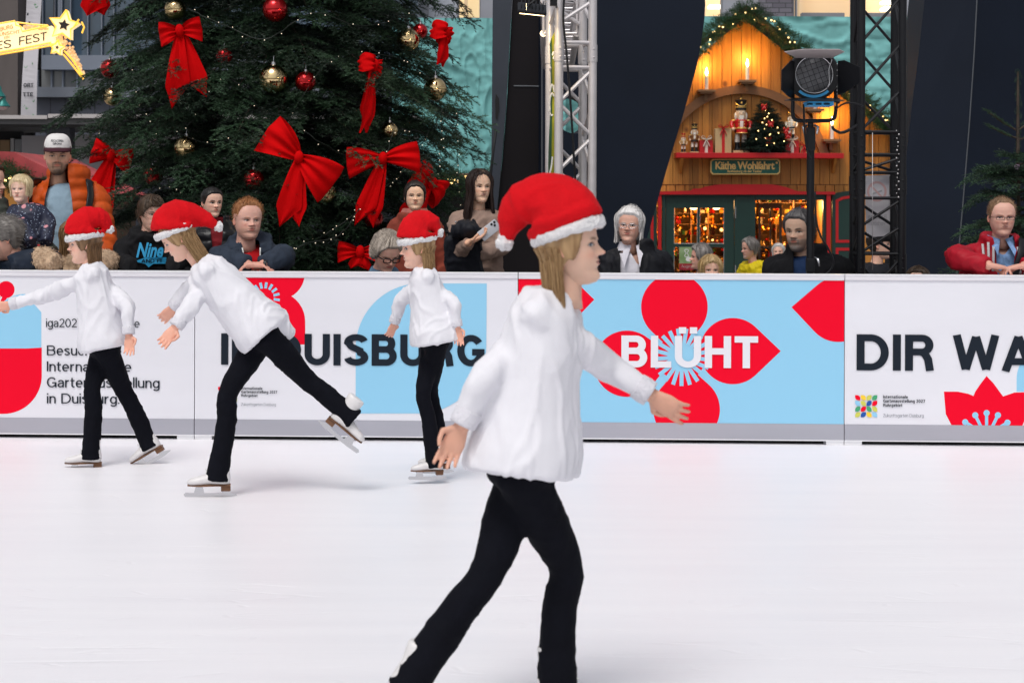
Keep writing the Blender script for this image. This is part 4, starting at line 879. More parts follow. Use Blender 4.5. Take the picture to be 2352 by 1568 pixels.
# red shaped lintel and posts, green door, pillar, open doorway, shutters
mb = MB(); mb.prism([(1508, 447), (1508, 440), (1585, 438), (1590, 434), (1608, 433), (1618, 429), (1640, 425), (1655, 423.5), (1770, 423.5), (1785, 426), (1806, 431), (1822, 437), (1830, 439.5), (1915, 440.5), (1915, 447)], lambda a, b, d: h(a, b, d - .14), .13)
px_box(mb, 1511, 1519.5, 447.3, 700, YH - .12, .11); px_box(mb, 1898, 1908, 447.3, 700, YH - .12, .11); mb.build('red_trim', M_hred, o)
def framed(u0, u1, v0, v1, panes, name, Y, d, m, par, bead=True):
    """a door leaf with real openings: rails and stiles around each pane rectangle (all panes share columns/rows)"""
    us = sorted({p[0] for p in panes} | {p[1] for p in panes}); vs_ = sorted({p[2] for p in panes} | {p[3] for p in panes}); U = [u0] + us + [u1]; V = [v0] + vs_ + [v1]; mb = MB()
    for i in range(len(U) - 1):
        for j in range(len(V) - 1):
            c = ((U[i] + U[i + 1]) / 2, (V[j] + V[j + 1]) / 2)
            if not any(p[0] < c[0] < p[1] and p[2] < c[1] < p[3] for p in panes): px_box(mb, U[i], U[i + 1], V[j], V[j + 1], Y, d)
    r = mb.build(name, m, par)
    if bead:
        for p in panes:
            mb = MB(); px_box(mb, p[0], p[1], p[3] - 1.3, p[3] + .2, Y - .006, .03); px_box(mb, p[0] - .2, p[0] + .9, p[2], p[3] - 1.4, Y - .006, .03); px_box(mb, p[1] - .9, p[1] + .2, p[2], p[3] - 1.4, Y - .005, .03); mb.build('glazing_bead', M_gline, r)
    return r
M_pane = mat('door_glass', (1, 1, 1), .02, trans=1.0, spec=.5)
M_pane.node_tree.nodes['Principled BSDF'].inputs['IOR'].default_value = 1.08
d_ = framed(1529, 1686, 452, 700, [(1548, 1602, 478, 560), (1607, 1663, 478, 560), (1548, 1602, 568, 640), (1607, 1663, 568, 640)], 'green_door', YH - .05, .06, M_hgrn, o)
mb = MB(); px_box(mb, 1520, 1528.6, 447.3, 700, YH - .08, .1); px_box(mb, 1529, 1692, 447.3, 451.6, YH - .08, .1); px_box(mb, 1686.5, 1735, 451.9, 700, YH - .065, .11); px_box(mb, 1692.3, 1736, 447.3, 451.6, YH - .065, .1); px_box(mb, 1736.3, 1897.7, 447.3, 458.8, YH - .065, .1); px_box(mb, 1890, 1897.7, 459, 700, YH - .065, .1); mb.build('door_frame', M_hgrn, o)
mb = MB()
for v0, v1 in ((475, 501), (609, 640)): px_box(mb, 1688, 1690.6, v0, v1, YH - .085, .018)
mb.build('hinge', M_chr, d_)
mb = MB(); px_box(mb, 1548, 1663, 478, 640, YH - .02, .006); mb.build('glass', M_pane, d_)
d2 = framed(1742, 1796, 466, 700, [(1747, 1768, 479, 566), (1771, 1790, 479, 566), (1747, 1768, 570, 640), (1771, 1790, 570, 640)], 'open_door', YH + .45, .05, mat('door_dark_wood', (.055, .03, .015), .5), o, bead=False)
for u0, s in ((1910, 1), (1508, -1)):
    pts = [(u0, 700), (u0, 447), (u0 + s * 12, 443), (u0 + s * 28, 440), (u0 + s * 52, 438)] + [(u0 + s * 60, 438), (u0 + s * 60, 700)]
    mb = MB(); mb.prism(pts, lambda a, b, d: h(a, b, d - .06), .05); f_ = mb.build('shutter', M_hgrn, o)
    mb = MB(); P_ = [(u0 + s * 11, 554), (u0 + s * 11, 461), (u0 + s * 24, 455), (u0 + s * 48, 451), (u0 + s * 52, 451), (u0 + s * 52, 554), (u0 + s * 11, 554)]
    v, f = ribbon_vf(P_, 6.5); mb.add([h(*p, -.068) for p in v], f); v, f = ribbon_vf([(u0 + s * 11, 640), (u0 + s * 11, 572), (u0 + s * 52, 572), (u0 + s * 52, 640)], 6.5); mb.add([h(*p, -.068) for p in v], f); mb.build('red_line', M_hred, f_, fix=False)
# a little notice on the door glass
mb = MB(); px_box(mb, 1560, 1593.5, 567.5, 605, YH - .075, .006, 0); px_box(mb, 1560, 1593.5, 605.2, 620, YH - .075, .006, 1)
a = at(1576, 590, YH); nt = mb.build('door_notice', [mat('notice_green', (.14, .24, .08), .5, col2=(.3, .4, .22), vs=7), mat('notice_red', (.28, .01, .02), .5)], d_)
mb = MB(); v, f = ribbon_vf([(1576 + 4.6 * math.sin(2 * R(t)) * (1 if True else 1), 581 - 8.5 * math.cos(R(t))) for t in range(0, 361, 12)], 1.6); mb.add([h(*p, -.077) for p in v], f, 0)
mb.prism(arc(1581, 595, 7, 0, 345, 23), lambda a, b, d: h(a, 595 + (b - 595) * .75, -.0765 + d * .1), .005, 0); put_text(mb, 'Ausgang', lambda a, b, d: h(a, b, -.0785), 1564, 1589, 614, 607.5, .0, 1); mb.build('notice_lettering', [M_wht, mat('notice_ink', (.5, .3, .3), .5)], nt, fix=False)
# lit interior: back wall of shelves full of ornaments
M_int = mat('shop_wall', (.42, .22, .07), .6, var=.3, vs=2); ins = random.Random(5)
mb = MB(); a = at(1500, 700, YH); b = at(1905, 447, YH); mb.bx(a.x, b.x, YH + 2.3, YH + 2.36, ground_z(YH) - .1, b.z); mb.bx(a.x, b.x, YH + .1, YH + 2.3, b.z, b.z + .05); mb.bx(a.x, b.x, YH + .1, YH + 2.3, ground_z(YH) - .05, ground_z(YH)); 
for x in (a.x, b.x, at(1700, 0, YH).x): mb.bx(x - .03, x + .03, YH + .1, YH + 2.3, ground_z(YH), b.z)
mb.build('shop_interior', M_int, o)
mb = MB(); 
for i in range(9): z = b.z - .12 - .17 * i; mb.bx(a.x + .05, b.x - .05, YH + 1.05 + .06 * (i % 2), YH + 1.3, z - .008, z)
for k in range(10): x = a.x + (b.x - a.x) * (k + .5) / 10; mb.bx(x - .012, x + .012, YH + 1.02, YH + 1.3, ground_z(YH), b.z - .01)
mb.build('display_rack', mat('rack_wood', (.3, .14, .04), .5, var=.2), o)
ocols = [mat('ornament_' + n, c, .18, metal=.6) for n, c in (('gold', (.85, .45, .06)), ('amber', (.9, .28, .02)), ('red', (.55, .02, .015)), ('cream', (.85, .66, .36)), ('green', (.06, .16, .03)), ('dark', (.05, .015, .01)))] + [mat('ornament_lamp', (1, .7, .3), .4, emit=4, ecol=(1, .55, .16))]
mb = MB()
for i in range(9):
    z = b.z - .12 - .17 * i
    for k in range(95):
        x = ins.uniform(a.x + .06, b.x - .06); t = ins.random(); y = YH + ins.uniform(.98, 1.1); c = ins.choices(range(7), (5, 5, 3, 3, 1, 4, .5))[0]
        if t < .5: r = ins.uniform(.014, .032); mb.sphere((x, y, z + .16 - r - ins.uniform(.0, .07)), r, c, seg=8, rings=6)
        elif t < .8: hh = ins.uniform(.05, .14); mb.lathe([(0, hh), (.012, hh * .9), (.02, hh * .75), (.012, hh * .6), (.028, hh * .3), (.02, 0.002), (0, .002)], (x, y, z), c, seg=8)
        else: hh = ins.uniform(.04, .13); mb.box((x, y, z + hh / 2 + .002), (ins.uniform(.03, .08), .05, hh), c)
tag(mb.build('ornament_display', ocols, o, smooth=False), kind='stuff')
for (u, e, y) in ((1600, 24, .5), (1655, 16, .6), (1860, 30, .6), (1770, 10, .7)):
    l = bpy.data.lights.new('shop_lamp', 'POINT'); l.energy = e; l.color = (1, .56, .2); l.shadow_soft_size = .08; lo = bpy.data.objects.new('shop_lamp', l); COL.objects.link(lo); lo.location = at(u, 470, YH) + Vector((0, y, 0))
mb = MB()
for u in (1600, 1884): mb.sphere(at(u, 466, YH) + Vector((0, .9, 0)), .05, seg=12, rings=8)
mb.build('ceiling_bulb', mat('shop_bulb', (1, .9, .7), .4, emit=12, ecol=(1, .75, .4)), o)
# candles on little brackets
M_cand = mat('candle_wax', (.75, .7, .66), .5); M_flame = mat('flame', (1, .8, .4), .4, emit=60, ecol=(1, .66, .25))
CN = [(1620, 208, 176, 1, 'lit white candle at the left edge of the gable, next to the pier'), (1713, 186, 156, 1, 'lit white candle highest in the gable, above the arch'), (1868, 252, 222, 0, 'unlit white candle half hidden under the spotlight'), (1906, 321, 288, 1, 'lit white candle lowest on the gable, right of the arch')]
for (u, vb, vt, lit, lab) in CN:
    a, b = h(u, vb, -.2), h(u, vt, -.2); c = thing('candle', a, lab, 'candle', 'candles on the hut gable'); r = .028
    mb = MB(); mb.lathe([(0, a.z), (r, a.z), (r, b.z - .005), (r * .8, b.z), (0, b.z - .004)], (a.x, a.y, 0), seg=14); mb.build('wax', M_cand, c, smooth=True, angle=40)
    mb = MB(); mb.lathe([(0, b.z - .002), (.016, b.z + .02), (.02, b.z + .05), (.012, b.z + .09), (0, b.z + .125)], (a.x, a.y, 0), seg=10); mb.build('flame_bulb', M_flame if lit else mat('bulb_glass_off', (.7, .68, .6), .2), c, smooth=True)
    if lit:
        l = bpy.data.lights.new('candle_light', 'POINT'); l.energy = 17; l.color = (1, .54, .13); l.shadow_soft_size = .03; lo = bpy.data.objects.new('candle_light', l); COL.objects.link(lo); lo.location = (a.x, a.y - .03, b.z + .16)
    mb = MB(); w = 20 if lit else 19; x0, x1 = h(u - w, 0, 0).x, h(u + w, 0, 0).x; mb.bx(x0, x1, YH - .3, YH - .013, a.z - .035, a.z - .0015, bev=.004); mb.bx(x0 + .04, x1 - .04, YH - .27, YH - .013, a.z - .06, a.z - .036); mb.bx(a.x - .025, a.x + .025, YH - .12, YH - .014, a.z - .16, a.z - .0605)
    br = mb.build('candle_bracket', M_shelfw, o)
# small floodlight under the gable's peak
p = h(1712, 46, -.3); fo = thing('gable_lamp', p, 'small black lamp fixed under the peak of the hut gable', 'lamp')
mb = MB(); mb.box(p, (.11, .08, .1), bev=.01); mb.build('housing', M_blk, fo); mb = MB(); mb.box(p + Vector((0, -.043, -.005)), (.08, .008, .06)); mb.build('lens', mat('dim_lens', (.16, .17, .2), .15), fo); mb = MB(); mb.tube([p + Vector((-.07, .02, -.02)), p + Vector((-.07, .02, .09)), p + Vector((.07, .02, .09)), p + Vector((.07, .02, -.02))], .007); mb.tube([p + Vector((0, .02, .09)), p + Vector((0, .28, .1))], .01); mb.build('bracket', M_blk, fo)
# garlands along both roof slopes
GP = lambda pts: [h(u, v, -.38) for u, v in pts]
garland('roof_garland', GP([(1702, 34), (1660, 62), (1620, 96), (1560, 145), (1500, 193), (1420, 257)]), 'fir garland with warm lights down the left slope of the hut roof', .19, 26, 3, .012)
garland('roof_garland', GP([(1708, 28), (1760, 62), (1820, 112), (1900, 178), (1980, 244), (2060, 308), (2120, 356)]), 'fir garland with warm lights down the right slope of the hut roof', .19, 44, 4, .012)
# ---- shelf figures
zs = h(1700, 353.3, -.2).z + .002
SK = mat('figure_skin', (.7, .5, .33), .4); WH_ = mat('figure_white', (.72, .68, .6), .45); BK = mat('figure_black', (.01, .01, .012), .3); RD = mat('figure_red', (.5, .01, .012), .35); GD = mat('figure_gold', (.7, .45, .12), .35, metal=.4); WD = mat('figure_wood', (.55, .36, .18), .5); BL_ = mat('figure_blue', (.03, .05, .2), .4); BRN = mat('figure_brown', (.2, .08, .03), .4)
def nutcracker(u, hpx, label, coat, hat, drum=False, zoff=0.0, yo=-.2):
    H = hpx * px; p = h(u, 353.3, yo); p.z = zs + zoff; s = H; o_ = thing('nutcracker', p, label, 'nutcracker', 'nutcrackers on the hut shelf')
    g = lambda x, y, z: p + Vector((x * s, y * s, z * s))
    mb = MB(); mb.bx(p.x - .15 * s, p.x + .15 * s, p.y - .1 * s, p.y + .1 * s, p.z, p.z + .05 * s, bev=.006); mb.build('base', WD, o_)
    for e in (-1, 1):
        mb = MB(); mb.lathe([(0, .05), (.055, .05), (.05, .09), (.042, .15), (.05, .2), (0, .2)], g(e * .065, 0, 0) - Vector((0, 0, 0)), 0, 12, Matrix.Scale(s, 4)); mb.box(g(e * .065, -.045, .07), (.07 * s, .09 * s, .04 * s), 0, bev=.01 * s)
        mb.lathe([(.048, .201), (.05, .26), (.04, .36), (0, .37)], g(e * .065, 0, 0), 1, 12, Matrix.Scale(s, 4)); mb.build('leg', [BK, WH_], o_, smooth=True, angle=50)
    mb = MB(); mb.lathe([(0, .35), (.11, .36), (.12, .4), (.105, .46), (.125, .56), (.13, .6), (.06, .63), (0, .64)], p, 0, 18, Matrix.Scale(s, 4)); mb.lathe([(.121, .385), (.124, .41), (.118, .435)], p, 1, 18, Matrix.Scale(s, 4)); mb.box(g(0, -.118, .53), (.06 * s, .02 * s, .12 * s), 2, bev=.004)
    for e in (-.05, .05):
        for z in (.48, .53, .58): mb.sphere(g(e, -.115, z), .011 * s, 3, 8, 5)
    mb.build('coat', [coat, BK, WH_, GD], o_, smooth=True, angle=50)
    for e in (-1, 1):
        mb = MB(); el = g(e * .175, -.03, .5); ha = g(e * .15, -.1, .44)
        mb.tube([g(e * .135, 0, .6), g(e * .17, 0, .56), el, ha], [.035 * s, .042 * s, .036 * s, .03 * s], 0, 10); mb.sphere(g(e * .135, 0, .6), .045 * s, 2, 10, 6, (1, 1, .5)); mb.sphere(ha, .035 * s, 1, 10, 8); mb.build('arm', [coat, SK, GD], o_, smooth=True, angle=60)
    mb = MB(); mb.lathe([(0, .62), (.075, .63), (.095, .68), (.095, .74), (.09, .79), (0, .8)], p, 0, 18, Matrix.Scale(s, 4)); mb.sphere(g(0, -.098, .715), .017 * s, 0, 8, 6)
    for e in (-1, 1): mb.sphere(g(e * .038, -.088, .745), .016 * s, 2, 8, 6); mb.sphere(g(e * .038, -.1, .745), .008 * s, 3, 6, 4)
    mb.box(g(0, -.094, .685), (.07 * s, .012 * s, .02 * s), 2); mb.box(g(0, -.1, .665), (.09 * s, .014 * s, .025 * s), 1, bev=.004 * s); mb.build('head', [SK, WH_, WH_, BK], o_, smooth=True, angle=50)
    mb = MB()
    for e in (-1, 1): mb.sphere(g(e * .09, .01, .68), .045 * s, 0, 10, 8, (.7, 1, 1.7))
    mb.sphere(g(0, -.085, .635), .04 * s, 0, 10, 8, (1.4, .6, 1.1)); mb.build('hair', WH_, o_, smooth=True)
    mb = MB(); mb.lathe([(0, .79), (.1, .79), (.102, .83), (.1, .84), (.098, .94), (.115, .97), (.08, .985), (0, .99)], p, 0, 18, Matrix.Scale(s, 4)); mb.lathe([(.103, .835), (.105, .845), (.101, .855)], p, 1, 18, Matrix.Scale(s, 4)); mb.tube(spline([g(-.1, -.03, .92), g(-.05, -.1, .87), g(.05, -.1, .87), g(.1, -.03, .92)], 5), .008 * s, 1, 5); mb.sphere(g(0, -.105, .92), .02 * s, 1, 8, 6); mb.sphere(g(0, 0, 1.0), .02 * s, 1, 8, 6); mb.build('hat', [hat, GD], o_, smooth=True, angle=50)
    if drum:
        mb = MB(); mb.lathe([(0, .36), (.1, .36), (.105, .365), (.1, .38), (.1, .44), (.105, .455), (0, .455)], g(0, -.17, -.0), 0, 18, Matrix.Scale(s, 4))
        for z in (.365, .45): mb.lathe([(.104, z - .008), (.108, z), (.104, z + .008)], g(0, -.17, 0), 1, 18, Matrix.Scale(s, 4))
        for e in (-1, 1): mb.tube([g(e * .15, -.1, .44), g(-e * .0 + e * .02, -.19, .47)], .009 * s, 1, 6)
        mb.build('drum', [RD, GD], o_, smooth=True, angle=50)
nutcracker(1698, 124, 'biggest red coated nutcracker, drumming beside the small lit tree', RD, BK, True)
nutcracker(1592, 68, 'nutcracker in a black hat standing next to the red gift box', BRN, BK)
nutcracker(1567, 46, 'smallest nutcracker at the left end of the red shelf', WD, RD)
def gift(u0, u1, v0, c, rib, label, zoff=0., dep=.24, yo=-.3):
    a, b = h(u0, 353.3, yo), h(u1, v0, yo); a.z = zs; x0, x1 = a.x, b.x; z1 = zs + (353.3 - v0) * px; o_ = thing('gift_box', ((x0 + x1) / 2, a.y, zs), label, 'gift box', 'gift boxes on the hut shelf')
    mb = MB(); mb.bx(x0, x1, YH + yo, YH + yo + dep, zs, z1, bev=.004); mb.build('box', c, o_); xm = (x0 + x1) / 2
    mb = MB(); mb.bx(xm - .022, xm + .022, YH + yo - .003, YH + yo + dep + .003, zs + .001, z1 + .003)
    if u1 - u0 > 38: zm = zs + (z1 - zs) * .58; mb.bx(x0 - .003, x1 + .003, YH + yo - .005, YH + yo + dep + .002, zm - .015, zm + .015)
    else: zm = z1
    mb.build('ribbon', rib, o_)
    mb = MB(); y = YH + yo - .012
    for e in (-1, 1):
        mb.tube(spline([(xm, y, zm + .01), (xm + e * .05, y - .02, zm + .06), (xm + e * .075, y - .02, zm + .035), (xm, y, zm + .01)], 6), [(.016, .004)] * 19, seg=6); mb.tube(spline([(xm, y, zm), (xm + e * .03, y - .015, zm - .05), (xm + e * .05, y - .01, zm - .1)], 5), [(.016, .003)] * 11, seg=6)
    mb.build('bow', rib, o_, smooth=True); return z1
KR = mat('kraft_paper', (.48, .33, .16), .6, var=.06); RR = mat('gift_red', (.45, .008, .012), .4, var=.05); WR = mat('ribbon_cream', (.68, .6, .52), .5)
gift(1603, 1633, 324, RR, WR, 'red gift box with a cream ribbon, left of the kraft box'); gift(1638, 1675, 297.5, KR, RD, 'tall kraft paper gift box tied with red ribbon')
zt_ = gift(1798, 1829, 324, RR, WR, 'red gift box with cream ribbon under the white nutcracker', dep=.3); gift(1832, 1849, 337, KR, RD, 'small kraft gift box half hidden by the spotlight stand')
nutcracker(1813, 70, 'white trousered nutcracker standing on the right red gift box', WH_, BRN, zoff=zt_ - zs + .003)
# small lit tree on the shelf
p = h(1757, 353.3, -.2); p.z = zs; o = thing('small_christmas_tree', p, 'small artificial fir with warm lights and red bows beside the big nutcracker', 'tree')
mb = MB(); mb.lathe([(0, 0), (.1, 0), (.13, .1), (.12, .11), (0, .11)], p, 0, 16); mb.build('pot', BK, o, smooth=True, angle=40)
mb = MB(); mb.tube([p + Vector((0, 0, .1)), p + Vector((-.02, 0, .78))], [.02, .006], seg=8); mb.build('trunk', BRN, o)
F = Foliage(); rs = random.Random(9); Ht = .80
for i in range(460):
    t = rs.random() ** 1.25; z = .05 + t * (Ht - .06); r = (1 - t ** 1.4) * .36 + .03; a = rs.uniform(0, 2 * math.pi); l = r * rs.uniform(.5, 1.0); d = Vector((math.cos(a), math.sin(a) * .75, rs.uniform(-.25, .35)))
    F.add(rs.choice(SPRS), p + Vector((-.03 * t, 0, z)) + Vector((d.x, d.y, 0)) * l * .45, d, (0, 0, 1), .5 * (l + .1) / .34 * 1.25, rs.uniform(.1, .7))
F.build('crown', needle_mat('artificial_needles', (.004, .012, .009), (.012, .035, .022)), o)
bulbs(o, [p + Vector(((1 - t) * .3 * s - .03 * t, -.14 - (1 - t) * .14, .08 + t * .62)) for t, s in ((.1, .3), (.22, -.2), (.3, .1), (.33, .18), (.45, -.3), (.5, .4), (.55, -.1), (.62, .25), (.7, -.4), (.74, .1), (.82, .6), (.9, -.5), (.15, .9), (.35, .8), (.4, -.8), (.6, -.6), (.2, -.75), (.05, -.1), (.66, .7), (.48, .95))], .0085, M_bulb)
for (u, v) in ((1747, 247), (1762, 285), (1757, 322), (1797, 300), (1801, 312)):
    c = h(u, v, -.42); mb = MB()
    for e in (-1, 1): mb.tube([c, c + Vector((e * .035, -.01, .02)), c + Vector((e * .045, 0, -.01)), c], [.008, .018, .016, .008], seg=6); mb.tube([c, c + Vector((e * .025, -.005, -.06))], [.012, .02], seg=6)
    mb.build('red_bow', RD, o, smooth=True)
# ---------------- red roofed stall and its garland on the left, the stall behind the phone girl
Yr = 24.0; qr = Q(Yr)
o = thing('red_roofed_stall', (*at(40, 700, Yr)[:2], ground_z(Yr)), 'market stall with a dusty red roof behind the toddler', 'stall')
mb = MB(); mb.prism([(-320, 470), (0, 349), (40, 357), (220, 440), (160, 440), (0, 372), (-320, 490)] and [(-300, 452), (-10, 349), (60, 352), (250, 446), (236, 452), (-6, 372), (-300, 472)], lambda a, b, d: qr(a, b, d - .6), 3.2); mb.build('roof', mat('stall_red_roof', (.42, .055, .06), .6, var=.3, vs=4, bump=.1), o)
mb = MB(); mb.prism([(-290, 700), (-290, 470), (-6, 374), (60, 374), (225, 452), (225, 700)], lambda a, b, d: qr(a, b, d), 2.4); mb.build('wall', mat('stall_dark_wood', (.09, .04, .018), .6, var=.3, vs=3), o)
mb = MB(); px_box(mb, 10, 90, 425, 600, Yr - .02, .03); mb.build('lit_opening', mat('stall_glow', (.45, .2, .06), .6, emit=.25, ecol=(1, .45, .1)), o)
garland('stall_garland', [qr(u, v, -.7) for u, v in ((-60, 390), (0, 388), (40, 402), (80, 420), (150, 450))], 'fir garland with round warm lights under the red stall roof', .2, 24, 6, .015)
Yo = 27.0; qo = Q(Yo)
o = thing('orange_stall', (*at(1060, 700, Yo)[:2], ground_z(Yo)), 'orange lit stall under a garland, between the big tree and the pier', 'stall')
mb = MB(); px_box(mb, 940, 1150, 399, 406, Yo - .5, 2.2); mb.build('roof', mat('stall_pink_roof', (.36, .13, .13), .6, var=.2), o)
mb = MB(); px_box(mb, 940, 1150, 406.3, 700, Yo + .2, 1.4); mb.build('wall', M_dark, o)
mb = MB(); px_box(mb, 1052, 1092, 500, 548, Yo + .12, .05); mb.build('lit_opening', mat('orange_glow', (.75, .3, .03), .6, emit=.6, ecol=(1, .42, .03)), o)
garland('stall_garland', [qo(u, v, -.55) for u, v in ((930, 420), (1000, 424), (1080, 420), (1150, 424))], 'fir garland with warm lights over the orange stall, behind the girl holding a phone', .22, 22, 8, .016)
# ---------------------------------------------------------------- the big decorated fir
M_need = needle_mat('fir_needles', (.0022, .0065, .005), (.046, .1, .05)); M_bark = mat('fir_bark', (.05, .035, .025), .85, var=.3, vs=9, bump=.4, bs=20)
def conifer(name, base, z0, z1, rad, label, levels, per, seed, spr=1.0, nsp=9, cull=True, droop=.22, trunk_r=.11, start=.3, m=None, twr=.012, lift=0.0, needs=SPR, tone=(.02, .8), zj=1.0):
    o = thing(name, base, label, 'tree'); rs = random.Random(seed); B = Vector(base); F = Foliage(); W_ = MB()
    mb = MB(); mb.tube([Vector((B.x, B.y, base[2])), Vector((B.x + .01, B.y, (z0 + z1) / 2)), Vector((B.x, B.y, z1 + .25 * (trunk_r < .05)))], [trunk_r, trunk_r * .8, trunk_r * (.5 if trunk_r > .05 else .25)], seg=12); mb.build('trunk', M_bark, o, smooth=True)
    for i in range(levels):
        z = z0 + (z1 - z0) * (i + .5) / levels; off = rs.uniform(0, 6.3)
        for k in range(per):
            a = off + 2 * math.pi * (k + rs.uniform(-.3, .3)) / per; d = Vector((math.cos(a), math.sin(a), 0))
            if cull and d.y > .45 and rs.random() < .75: continue
            zz = z + rs.uniform(-.5, .5) * zj * (z1 - z0) / levels; r = rad(zz, a) * rs.uniform(.78, 1.08); up = rs.uniform(.0, .16) + lift
            def p(t): return Vector((B.x, B.y, zz)) + d * (r * t) + Vector((0, 0, up * math.sin(t * 2.2) * r * .7 - droop * r * t * t + .1 * droop * r * t ** 4))
            W_.tube([p(t / 6) for t in range(7)], [twr * (1.15 - t / 6) for t in range(7)], seg=5)
            n = max(3, int(nsp * r / 1.6 + .5))
            for j in range(n + 1):
                t = start + (1 - start) * j / n + rs.uniform(-.03, .03); t = min(t, .97); q = p(t); tg = (p(min(1, t + .03)) - p(t - .03)).normalized(); sd = Vector((-d.y, d.x, 0))
                for s in ((1, -1) if j < n else (0,)):
                    x = tg + sd * s * rs.uniform(.75, 1.2) + Vector((0, 0, rs.uniform(-.3, .12))); sc = spr * (.62 + .5 * (1 - t)) * rs.uniform(.85, 1.2) if s else spr * .95
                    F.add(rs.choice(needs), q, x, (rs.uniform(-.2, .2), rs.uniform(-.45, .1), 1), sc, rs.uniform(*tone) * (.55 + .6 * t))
    W_.build('branches', M_bark, o); bo = o.children[-1]; bo.name = 'branch_wood'
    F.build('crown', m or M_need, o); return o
YT = 17.0; TB = at(640, 620, YT); TC = (TB.x, YT, ground_z(YT))
def trad(z, a):
    r = 1.53 + .12 * math.sin(3 * z + 1) + .1 * math.sin(5 * a + 2 * z)
    return r - .1 * max(0, z - 2.6)
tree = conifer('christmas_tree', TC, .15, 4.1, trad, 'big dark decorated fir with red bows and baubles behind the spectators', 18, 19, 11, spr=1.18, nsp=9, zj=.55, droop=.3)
def tfront(u, v, inset=.05):
    """a point of the tree's front, where its outer twigs end, at the photo's (u, v)"""
    x = at(u, v, YT).x - TB.x; y = YT - math.sqrt(max(.05, 1.55 ** 2 - x * x)) + inset
    return at(u, v, y)
M_bow = mat('bow_velvet', (.56, .0008, .002), .85, var=.1, vs=5, bump=.1, bs=25, spec=.08)
def ribbon_sheet(rows, thick=.0): 
    n = len(rows[0]); v = [p for r in rows for p in r]; f = [(i * n + j, i * n + j + 1, (i + 1) * n + j + 1, (i + 1) * n + j) for i in range(len(rows) - 1) for j in range(n - 1)]; return v, f
def bow(u, v, L, Wd, tail, label, rot=0., yaw=0., tsp=.35, seed=0, inset=-.05, skew=(1, 1), tw=.16, trot=None, tsh=0.):
    """L: loop length, Wd: width at the loop's mouth, tail: length of the two tails"""
    c = tfront(u, v, inset); o = thing('ribbon_bow', c, label, 'bow', 'red bows on the big fir'); rs = random.Random(seed)
    M = Matrix.Translation(c) @ Matrix.Rotation(R(yaw), 4, 'Z') @ Matrix.Rotation(R(rot), 4, 'Y')
    for s, k in ((1, skew[0]), (-1, skew[1])):
        rows = []; ph = rs.uniform(0, 6)
        for i in range(25):
            a = 2 * math.pi * i / 24; t = (1 - math.cos(a)) / 2; x = s * L * k * t; dep = -.07 * math.sin(a) * (.35 + .65 * math.sin(min(1, t) * math.pi * .9)) - .01
            hw = (.14 + .86 * t ** .75) * Wd / 2; row = []
            for j in range(15):
                w = j / 14 * 2 - 1; pl = .016 * math.cos(w * 9 + ph) * (1 - .55 * t) + .01 * math.sin(w * 4 + ph + 3 * t)
                row.append(M @ Vector((x - s * .05 * L * abs(w) ** 2 * t, dep + pl, w * hw + .03 * L * math.sin(3 * t) - .05 * L * t * t)))
            rows.append(row)
        mb = MB(); mb.add(*ribbon_sheet(rows)); mb.build('loop', M_bow, o, smooth=True, fix=False)
    if trot is not None: M = Matrix.Translation(c) @ Matrix.Rotation(R(yaw), 4, 'Z') @ Matrix.Rotation(R(trot), 4, 'Y')
    for s in (1, -1):
        rows = []; ph = rs.uniform(0, 6); tl = tail * rs.uniform(.92, 1.06)
        for i in range(19):
            t = i / 18; hw = (.045 + (tw - .045) * min(1, t * 1.5) ** .8) / 2 * (1.3 if tw > .2 else 1.15); row = []
            for j in range(9):
                w = j / 8 * 2 - 1; zz = -tl * t
                if t > .72: zz = -tl * (.72 + (t - .72) * (1.0 + .0 * w if s * w > .2 else 1.0))
                hw2 = hw * (1 if t < .72 else max(.02, 1 - ((t - .72) / .28) ** .9))
                xo = tsh * t + s * (tsp * tl * .5 * t ** .8) + (s * hw * (1 if t > .72 else 0) * ((t - .72) / .28) * .5 if t > .72 else 0)
                row.append(M @ Vector((xo + w * hw2, -.02 - .03 * math.sin(t * 2.6) + .014 * math.cos(w * 5 + ph + t * 2) * (1 - .4 * t) + s * .006, zz)))
            rows.append(row)
        mb = MB(); mb.add(*ribbon_sheet(rows)); mb.build('tail', M_bow, o, smooth=True, fix=False)
    mb = MB(); mb.sphere(M @ Vector((0, -.045, 0)), .045, seg=14, rings=10, sc=(.8, .9, 1.15), M=M.to_3x3().to_4x4()); mb.build('knot', M_bow, o, smooth=True)
bow(222, -42, .17, .2, .3, 'red bow whose tail tip enters at the top edge, above the glowing star', tsp=.1, seed=1, tw=.2)
bow(415, 72, .17, .2, .58, 'red bow with two long tails high in the left half of the fir', rot=-8, tsp=.32, seed=2, tw=.17, inset=-.1)
bow(258, 357, .17, .22, .58, 'red bow low on the left edge of the fir, above the orange jacket', rot=16, tsp=.12, seed=3, tw=.19, inset=-.2)
bow(690, 362, .34, .34, .56, 'largest red bow, tilted down to the right, right of the red haired man', rot=38, tsp=.1, seed=4, yaw=-10, tw=.17, inset=-.14, trot=8)
bow(880, 364, .29, .25, .52, 'wide red bow hanging over the smiling woman', rot=-5, tsp=.12, seed=5, tw=.14, inset=-.12, trot=6, tsh=-.09)
bow(848, 150, .1, .16, .56, 'red bow seen edge on with one long tail, right half of the fir', rot=14, tsp=.02, seed=6, yaw=60, tw=.16)
bow(1012, 75, .1, .17, .3, 'red bow at the upper right edge of the fir, before the teal tarpaulin', yaw=62, tsp=.1, seed=7, rot=14, tw=.13)
bow(828, 578, .18, .17, .14, 'small flat red bow low on the fir, left of the grey haired woman', rot=2, tsp=.6, seed=8, tw=.1)
bow(985, 420, .17, .26, .5, 'red bow beside the smiling woman, right of her head', rot=38, tsp=.1, seed=9, yaw=38, tw=.2)
